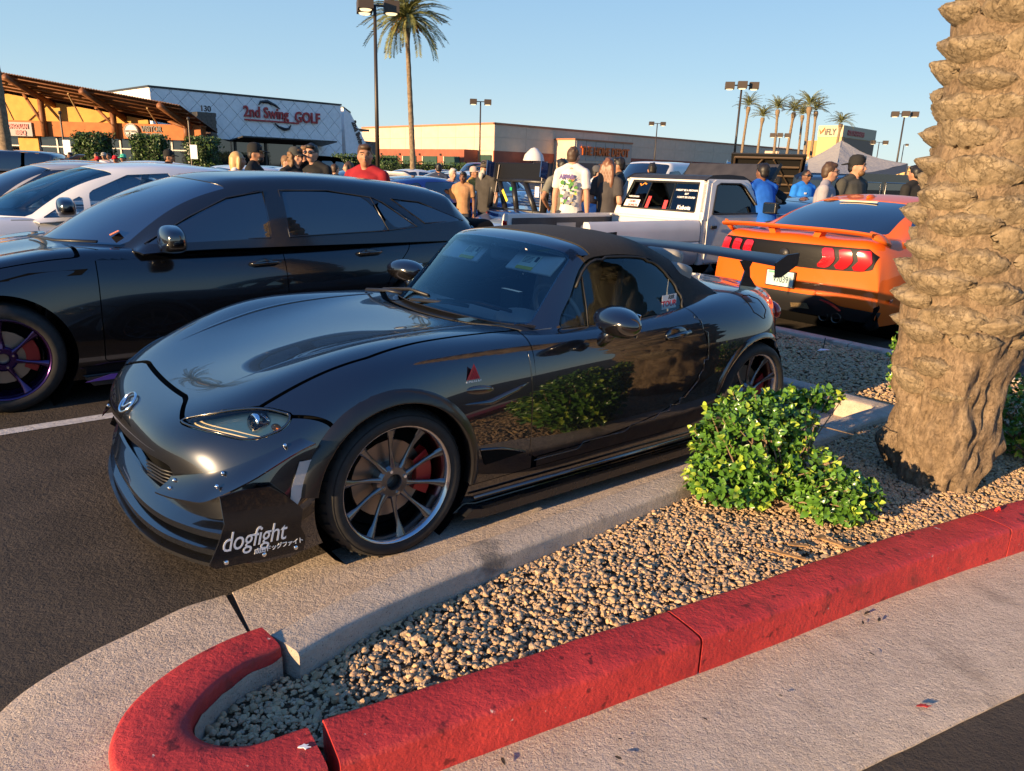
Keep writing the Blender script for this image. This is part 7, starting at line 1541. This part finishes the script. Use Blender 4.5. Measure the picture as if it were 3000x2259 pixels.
def person(label, x, y, face, h=1.75, shirt=(.02,.02,.02), pants=(.03,.035,.05), skin='l', hair='k', style='short', cap=None, arms='down', glasses=None, beard=None, sleeve='short', vox=.014, girl=False, lean=0., turn=0., group=None, extra=None, wide=1., tilt=0.):
    """stands at x, y; face is the direction looked at, in degrees from +X"""
    root = thing('person', label, 'person', (x, y, 0), R(face+90), group); k = h/1.735; root.scale = (k, k, k); W = wide*(.90 if girl else 1.)
    hc = Vector((0, -.022-lean*.35, 1.612)); Hm = Matrix.Translation(hc) @ Matrix.Rotation(R(turn), 4, 'Z') @ Matrix.Rotation(R(tilt), 4, 'X')
    def hp(x_, y_, z_): return Hm @ Vector((x_, y_, z_))
    def L(p): return Vector((p[0], p[1]-lean*max(0, (p[2]-.9))*.7, p[2]))
    b = B(); tr_ = [(0,.01,.86),(0,.0,1.0),(0,.0,1.15),(0,-.005,1.30),(0,.0,1.41),(0,.005,1.475)]; rr = [(.155*W,.105),(.135*W,.10),(.145*W,.105),(.170*W,.115),(.172*W,.092),(.075,.065)]
    P = [L(p) for p in tr_]; b.tube(P, [(q[1], q[0]) for q in rr], 14, True, 0, flat=(0,1,0))
    b.tube([L((0,.01,1.44)), L((0,-.005,1.50)), hc+Vector((0,.012,-.06))], [.070,.058,.058], 12)
    hb = B(); hb.ball((0,0,0), (.074,.092,.112), 18, 12); hb.ball((0,-.030,-.062), (.050,.058,.052), 14, 8); hb.tube([(0,-.085,.02),(0,-.104,-.018),(0,-.112,-.026),(0,-.09,-.034)], [.009,.012,.014,.010], 8)
    hb.ball((0,-.083,.035), (.052,.014,.010), 10, 6)
    for s in (1, -1): hb.ball((s*.076,.008,-.012), (.010,.020,.032), 8, 6); hb.ball((s*.042,-.062,-.022), (.024,.024,.022), 8, 6)
    hb.ball((0,-.084,-.056), (.026,.014,.011), 8, 6)
    b.add([Hm @ Vector(p) for p in hb.v], hb.f)
    sh = {1: L((.185*W,.01,1.405)), -1: L((-.185*W,.01,1.405))}; A = {}
    for s in (1, -1):
        m_ = arms if isinstance(arms, str) else arms[0 if s > 0 else 1]
        if m_ == 'down': e, w_ = L((s*.235*W,.03,1.13)), L((s*.245*W,-.02,.89)); hd_ = Vector((0,-.02,-1))
        elif m_ == 'bent': e, w_ = L((s*.25*W,.06,1.14)), L((s*.13,-.20,1.10)); hd_ = Vector((-s*.8,-.5,.1))
        elif m_ == 'hip': e, w_ = L((s*.34,.10,1.17)), L((s*.19,-.06,1.02)); hd_ = Vector((-s*.7,-.6,-.2))
        elif m_ == 'cross': e, w_ = L((s*.23*W,-.02,1.14)), L((-s*.06,-.20,1.17)); hd_ = Vector((-s,0,.1))
        elif m_ == 'up': e, w_ = L((s*.24*W,-.14,1.30)), L((s*.08,-.26,1.52)); hd_ = Vector((-s*.3,-.2,.9))
        elif m_ == 'fwd': e, w_ = L((s*.22*W,-.16,1.22)), L((s*.15,-.42,1.20)); hd_ = Vector((0,-1,0))
        A[s] = (e, w_); b.ball(sh[s], .058, 10, 6); b.tube([sh[s], e], [.050,.040], 10); b.ball(e, .040, 8, 6); b.tube([e, e.lerp(w_, .35), w_], [.040,.040,.027], 10)
        hd_.normalize(); sd_ = hd_.cross(Vector((0, 1, 0))) if abs(hd_.y) < .8 else hd_.cross(Vector((0, 0, 1))); sd_.normalize(); pl = w_+hd_*.075
        b.tube([w_, w_+hd_*.04, pl+hd_*.01], [(.024,.024),(.018,.036),(.015,.038)], 8)
        cu = Vector((0, -1, 0)) if abs(hd_.y) < .8 else Vector((0, 0, -1))
        for q, (o_, l_) in enumerate(((-.028,.068),(-.009,.078),(.010,.072),(.027,.056))):
            b.tube([pl+sd_*o_, pl+sd_*o_*1.1+hd_*l_*.55, pl+sd_*o_*1.1+hd_*l_+cu*.016], [.0095,.009,.0075], 6)
        b.tube([w_+hd_*.03+sd_*.026*s, w_+hd_*.06+sd_*.052*s+cu*.01, w_+hd_*.09+sd_*.055*s+cu*.02], [.013,.011,.009], 6)
    for s in (1, -1):
        b.tube([(s*.09,.01,.90),(s*.10,.0,.50),(s*.105,.02,.08)], [.085,.055,.038], 10); b.tube([(s*.105,.05,.045),(s*.115,-.06,.04),(s*.12,-.17,.03)], [.04,.042,.03], 8)
    remesh(b, 'body', SKIN[skin], root, vox)
    # clothes
    c = B(); rr2 = [(q[0]+.020, q[1]+.022) for q in rr]; rr2[0] = (rr2[0][0]+.012, rr2[0][1]+.012); rr2[-1] = (.082,.076)
    c.tube([L(p)+Vector((0, 0, -.015 if i == 5 else 0)) for i, p in enumerate(tr_)], [(q[1], q[0]) for q in rr2], 16, True, 0, flat=(0,1,0))
    c.tube([L((-.15*W,.01,1.43)), L((-.06,.005,1.475)), L((.06,.005,1.475)), L((.15*W,.01,1.43))], [.062,.062,.062,.062], 10)
    for s in (1, -1):
        e, w_ = A[s]; f = .72 if sleeve == 'short' else 1.
        c.ball(sh[s], .074, 10, 6); c.tube([sh[s], sh[s].lerp(e, f)], [.074,.066 if sleeve == 'short' else .052], 10)
        if sleeve != 'short': c.ball(e, .050, 8, 6); c.tube([e, e.lerp(w_, .92)], [.050,.036], 10)
    remesh(c, 'shirt', cl(shirt), root, vox*1.1, 3)
    q = B()
    for s in (1, -1): q.tube([(s*.085,.01,.93),(s*.10,.0,.50),(s*.105,.02,.10)], [.105,.078,.062], 10)
    q.tube([(0,.01,.84),(0,.005,.98)], [(.115,.165*W),(.112,.15*W)], 12, flat=(0,1,0)); remesh(q, 'trousers', cl(pants), root, vox*1.3, 2)
    g = B()
    for s in (1, -1): g.tube([(s*.105,.06,.05),(s*.115,-.06,.05),(s*.12,-.19,.035)], [(.045,.045),(.045,.05),(.03,.04)], 8)
    g.obj('shoes', cl((.05,.05,.05)), root, True)
    # hair and face
    hm = HAIR[hair]; d = B(); r_ = random.Random(int(abs(x*100)+abs(y*10)))
    if style in ('short', 'back', 'messy', 'long', 'curly'):
        d.ball((0,.018,.030), (.082,.090,.094), 16, 10); d.ball((0,.045,-.02), (.072,.058,.06), 12, 8)
        if style != 'back': d.ball((.01,-.045,.088), (.066,.048,.034), 12, 8)
        for _ in range(26 if style in ('messy', 'curly') else 14):
            a = r_.uniform(0, 6.28); e = r_.uniform(.2, 1.4); v_ = Vector((math.cos(a)*math.cos(e)*.076, math.sin(a)*math.cos(e)*.086+.015, .035+math.sin(e)*.086)); 
            if v_.y < -.05 and v_.z < .08: continue
            d.ball(v_, r_.uniform(.014, .024), 6, 4)
    if style == 'long':
        for s in (-1, -.5, 0, .5, 1): d.tube([(s*.06,.055,.03),(s*.085,.075,-.08),(s*.09,.095,-.22),(s*.075,.10,-.40)], [.045,.04,.038,.022], 8)
        for s in (-1, 1): d.tube([(s*.07,-.01,.05),(s*.088,.02,-.08),(s*.095,.04,-.24)], [.03,.028,.02], 8)
    if style == 'curly':
        for _ in range(70):
            a = r_.uniform(-.5, 3.64); z_ = r_.uniform(-.20, .05); d.ball((math.cos(a)*.10, math.sin(a)*.085+.01, z_), r_.uniform(.018, .030), 6, 4)
    if style == 'shoulder':
        d.ball((0,.015,.030), (.088,.098,.098), 16, 10); d.tube([(0,.03,.04),(0,.045,-.06),(0,.04,-.19)], [(.09,.095),(.08,.098),(.055,.085)], 14, flat=(0,1,0))
        for s in (-1, 1): d.tube([(s*.075,-.035,.05),(s*.088,-.03,-.06),(s*.085,-.01,-.17)], [.03,.03,.02], 8)
    if style == 'buzz': d.ball((0,.012,.022), (.078,.089,.098), 16, 10)
    if d.v:
        d2 = B(); d2.add([Hm @ Vector(p) for p in d.v], d.f); remesh(d2, 'hair', hm, root, vox*.9, 2)
    if cap:
        c_ = B(); back = cap[1] if len(cap) > 1 and isinstance(cap[1], str) else ''
        c_.lathe([(.094,.02),(.096,.06),(.088,.105),(.06,.135),(.0,.145)], 18, 'z', (0,.008,0)); sg = 1 if 'back' in back else -1
        bw = .20 if 'wide' in back else .085
        if 'wide' in back: c_.lathe([(.09,.035),(.17,.020),(.172,.028),(.09,.045)], 20, 'z', (0,.008,0))
        else: c_.tube([(0,sg*.07,.035),(0,sg*.12,.030),(0,sg*.175,.018)], [(.012,.078),(.010,.075),(.006,.045)], 12, flat=(0,0,1))
        c2 = B(); c2.add([Hm @ Vector(p) for p in c_.v], c_.f); c2.obj('cap', cl(cap[0]), root, True)
    if beard:
        e = B(); e.ball((0,-.058,-.072), (.060,.045,.040 if beard[1] < .1 else .075), 12, 8); e2 = B(); e2.add([Hm @ Vector(p) for p in e.v], e.f); e2.obj('beard', HAIR[beard[0]], root, True)
        if beard[1] >= .1: e = B(); e.tube([(0,-.085,-.08),(0,-.095,-.15),(0,-.085,-.21)], [.05,.045,.015], 10); e2 = B(); e2.add([Hm @ Vector(p) for p in e.v], e.f); e2.obj('beard', HAIR[beard[0]], root, True)
    for s in (1, -1):
        if glasses != 'shades':
            e = B(); e.ball(hp(s*.031,-.083,.012), (.012,.006,.0065), 8, 6); e.obj('eye', M_EYE, root, True)
        e = B(); e.tube([hp(s*.014,-.095,.030), hp(s*.032,-.096,.036), hp(s*.050,-.080,.030)], .0045, 5); e.obj('eyebrow', hm, root, True)
    e = B(); e.tube([hp(-.022,-.093,-.056), hp(0,-.100,-.057), hp(.022,-.093,-.056)], [(.0035,.004),(.0045,.005),(.0035,.004)], 6); e.obj('mouth', M_LIP_, root, True)
    if glasses == 'shades':
        e = B(); 
        for s in (1, -1): e.ball((s*.034,-.092,.012), (.030,.014,.020), 12, 8); e.tube([(s*.062,-.08,.018),(s*.080,.01,.012)], .004, 5)
        e.tube([(-.02,-.10,.018),(.02,-.10,.018)], .005, 5); e2 = B(); e2.add([Hm @ Vector(p) for p in e.v], e.f); e2.obj('sunglasses', M_SHADE, root, True)
    elif glasses in ('clear', 'head'):
        e = B(); oz = .105 if glasses == 'head' else .012; oy = .02 if glasses == 'head' else 0
        for s in (1, -1): e.tube([(s*.034+.024*math.cos(t), -.099+oy, oz+.019*math.sin(t)) for t in np.linspace(0, 6.283, 13)], .003, 4, False); e.tube([(s*.058,-.096+oy,oz),(s*.080,.0,oz)], .003, 4)
        e2 = B(); e2.add([Hm @ Vector(p) for p in e.v], e.f); e2.obj('glasses', M_SHADE, root, True)
    return root
# who stands where
person('blond woman with shoulder-length hair seen beside the bearded man in the black cap', -3.80, 10.32, 10, 1.65, hair='y', style='shoulder', shirt=(0.55, 0.55, 0.56), girl=True)
person('bearded man in black cap and black t-shirt looking right, behind the white hatchback', -3.49, 10.12, 5, 1.75, cap=((0.018, 0.017, 0.017),), beard=('k', 0.05), skin='t')
person('person with long curly hair under a dark cap in a black t-shirt', -3.02, 10.37, -35, 1.72, hair='c', style='curly', cap=((0.05, 0.05, 0.045),))
sg = person('man in sunglasses and black t-shirt with a small yellow chest emblem', -2.80, 10.43, -100, 1.78, glasses='shades', turn=-8)
person('man with light brown hair mostly hidden behind the man in sunglasses', -3.11, 11.18, -80, 1.77, hair='c', shirt=(0.3, 0.3, 0.32))
rd = person('man in dark red polo shirt with a white chest logo and black lanyard', -1.62, 8.14, -105, 1.74, shirt=(0.26, 0.018, 0.025), hair='b', turn=25, skin='t')
person('man in navy shirt seen from behind, beyond the blue coupe roof', -1.87, 17.90, 95, 1.62, shirt=(0.03, 0.04, 0.07), hair='k', style='back', skin='t')
person('pale haired person in a white top in the far group behind the blue coupe', -1.25, 14.45, -60, 1.52, shirt=(0.5, 0.42, 0.4), hair='g')
person('dark haired person in a tan top between two others beyond the blue coupe', -1.01, 13.96, -100, 1.47, shirt=(0.36, 0.2, 0.1), skin='d')
person('man in a yellow ochre shirt and pale cap beyond the blue coupe', -0.89, 14.97, -20, 1.56, shirt=(0.42, 0.25, 0.06), cap=((0.4, 0.3, 0.25),), skin='t')
person('man with long grey beard and wide brimmed hat in dark grey t-shirt', -0.55, 12.99, -140, 1.66, shirt=(0.05, 0.045, 0.04), cap=((0.07, 0.06, 0.05), 'wide'), beard=('g', 0.2), wide=1.15)
wt = person('young man in white t-shirt with colourful plant print on its back', 0.75, 10.77, 75, 1.86, shirt=(0.58, 0.54, 0.5), hair='b', style='back', turn=-15, vox=0.012, wide=0.9)
person('man in grey green t-shirt with hand on hip, half hidden by the white t-shirt', 0.65, 11.48, 110, 1.71, shirt=(0.17, 0.165, 0.13), arms='hip', hair='k', skin='t')
person('man in grey cap and white t-shirt raising his hand to his face', 1.40, 13.93, 15, 1.64, shirt=(0.55, 0.55, 0.56), cap=((0.08, 0.08, 0.085),), arms='up')
person('brown haired man just behind the man in the grey cap', 1.64, 15.41, 30, 1.70, hair='b', shirt=(0.3, 0.28, 0.27))
person('woman with long reddish brown hair in a charcoal t-shirt', 1.27, 10.93, 60, 1.73, shirt=(0.055, 0.05, 0.05), hair='r', style='long', girl=True, arms='bent', vox=0.012)
person('man with thick black hair beside the long-haired woman', 1.53, 11.70, 165, 1.76, hair='k', style='messy', skin='t', shirt=(0.03, 0.03, 0.03))
person('man with black hair seen over the pickup cab roof', 2.39, 13.79, 95, 1.73, hair='k', style='back', skin='t')
person('man in bright blue t-shirt leaning under the raised black hood', 3.42, 10.35, 112, 1.72, shirt=(0.015, 0.1, 0.45), lean=0.55, arms='fwd', hair='k', skin='d')
person('person in black t-shirt holding something up beside the raised hood', 4.14, 12.32, -150, 1.54, arms='up', skin='t', cap=((0.018, 0.017, 0.017),))
bpl = person('man in bright blue polo shirt and sunglasses before the open engine bay', 5.03, 13.49, -70, 1.70, shirt=(0.02, 0.17, 0.6), glasses='shades', skin='d', hair='k', style='buzz')
person('boy with brown hair and glasses in a pale grey t-shirt, smiling', 3.87, 9.65, -25, 1.74, shirt=(0.3, 0.28, 0.3), hair='b', style='messy', glasses='clear', turn=20)
person('man with ginger beard, backward black cap and dark grey t-shirt', 4.27, 9.81, -55, 1.83, shirt=(0.055, 0.055, 0.05), cap=((0.018, 0.017, 0.017), 'back'), beard=('c', 0.05), glasses='head', wide=1.15, turn=20, vox=0.012)
person('man in black t-shirt with dark hair seen from behind beside the palm trunk', 5.96, 11.55, 115, 1.78, hair='k', style='messy', skin='t')
person('man in tan shirt by the first trimmed hedge', -15.31, 25.80, -85, 1.59, shirt=(0.35, 0.2, 0.12), vox=0.03, skin='t')
person('man in black shirt by the first trimmed hedge', -15.63, 26.77, -118, 1.65, shirt=(0.018, 0.017, 0.017), vox=0.03, skin='t')
person('person in brown shirt before the shop windows between the hedges', -15.43, 28.03, -73, 1.68, shirt=(0.2, 0.1, 0.05), vox=0.03, skin='t')
person('man in olive shirt and cap before the shop windows between the hedges', -14.73, 27.27, -92, 1.67, shirt=(0.06, 0.05, 0.03), vox=0.03, skin='t', cap=((0.3, 0.28, 0.25),))
person('person in pale blue shirt before the shop windows between the hedges', -14.83, 27.79, -107, 1.67, shirt=(0.3, 0.34, 0.4), vox=0.03, skin='t')
person('person in bright red top sitting low before the shop windows', -13.47, 24.55, -98, 1.52, shirt=(0.5, 0.02, 0.03), vox=0.03, skin='t', cap=((0.5, 0.02, 0.03),))
person('person in a red cap before the middle hedge', -13.03, 24.79, -94, 1.57, shirt=(0.3, 0.03, 0.03), vox=0.03, skin='t', cap=((0.55, 0.02, 0.03),))
person('person wearing a mint green cap before the middle hedge', -11.90, 23.11, -113, 1.62, shirt=(0.1, 0.1, 0.1), vox=0.03, skin='t', cap=((0.08, 0.45, 0.3),))
person('man in a black cap beside the pale raised hood before the golf shop', -6.65, 14.55, 10, 1.68, cap=((0.018, 0.017, 0.017),), hair='k', skin='t')
person('brown haired person beyond the man in the dark red polo', -3.24, 14.65, -160, 1.59, hair='b', style='shoulder', girl=True, shirt=(0.04, 0.04, 0.05), vox=0.02)
person('person in black seen left of the man in the dark red polo', -3.74, 15.56, 60, 1.53, hair='b', style='back', shirt=(0.018, 0.017, 0.017), vox=0.02)
person('person in a pale jacket left of the curly haired one', -4.07, 13.39, -10, 1.65, hair='c', shirt=(0.4, 0.38, 0.35), vox=0.02)
# print on the white t-shirt's back, lanyard, chest logos
def blob(par, pts, nm, m, y):
    b = B(); b.prism(pts, y, y+.004, 'y'); return b.obj(nm, m, par)
MG = mat('print green', (.06,.20,.03), .7); MY = mat('print yellow', (.55,.36,.04), .7); MPU = mat('print purple', (.12,.08,.22), .7); MGR = mat('print grey', (.20,.20,.22), .7); MRD = mat('print red', (.45,.05,.04), .7)
yb = .148
text('shirt_lettering', 'APPAR', MPU, .075, frame((.135, yb+.003, 1.335), (-1,0,0), (0,0,1)), wt, .001, bold=.006, sx=.85)
rr_ = random.Random(3)
for k in range(44):
    a = rr_.uniform(0, 6.28); cx, cz = rr_.uniform(-.09, .115), rr_.uniform(1.02, 1.33); s = rr_.uniform(.014, .036); ar = rr_.uniform(.35, .8)
    m = MG if cz > 1.22 and rr_.random() < .7 else MGR if cz > 1.1 and rr_.random() < .6 else rr_.choice([MPU, MY, MG, MGR])
    pts = [(cx+s*math.cos(t+a)*(1 if int(t*3) % 2 else .7), cz+s*ar*math.sin(t+a)*1.2) for t in np.linspace(0, 6.28, 9)[:-1]]
    blob(wt, pts, 'shirt_print', m, yb+k*.0002-.012*abs(cx)/.11-.010*max(0, 1.2-cz)/.2)
for k in range(7): a = -.9+.3*k; blob(wt, [(-.03+.012*math.cos(a+1.57),1.30),(-.03+.07*math.sin(a),1.30+.085*math.cos(a)),(-.03-.012*math.cos(a+1.57),1.305)], 'shirt_print', MRD if k % 2 else MY, yb)
b = B(); b.tube([(.06,-.03,1.47),(.05,-.115,1.38),(.015,-.155,1.20),(.0,-.16,1.08)], .006, 5); b.tube([(-.06,-.03,1.47),(-.05,-.115,1.38),(-.005,-.155,1.20)], .006, 5); b.obj('lanyard', M_SEAL, rd, True)
b = B(); b.tube([(-.075+.022*math.cos(t), -.146, 1.305+.022*math.sin(t)) for t in np.linspace(0, 5, 12)]+[(-.10,-.143,1.27)], .006, 5); b.obj('shirt_logo', M_WHITEP, rd, True)
b = B(); b.ball((-.07,-.148,1.29), (.016,.004,.028), 8, 6); b.obj('shirt_emblem', MY, sg, True)
b = B(); b.box((-.08,-.146,1.32), (.05,.004,.03)); b.obj('shirt_logo', M_WHITEP, bpl)
# ------------------------------------------------------------------ lettering becomes meshes
dg = bpy.context.evaluated_depsgraph_get()
for o in [o for o in C.objects if o.type == 'FONT']:
    me = bpy.data.meshes.new_from_object(o.evaluated_get(dg)); n = link(bpy.data.objects.new('tmp_text', me), o.parent)
    n.matrix_parent_inverse = o.matrix_parent_inverse.copy(); n.matrix_basis = o.matrix_basis.copy(); nm = o.name
    for k in o.keys(): n[k] = o[k]
    bpy.data.objects.remove(o); n.name = nm
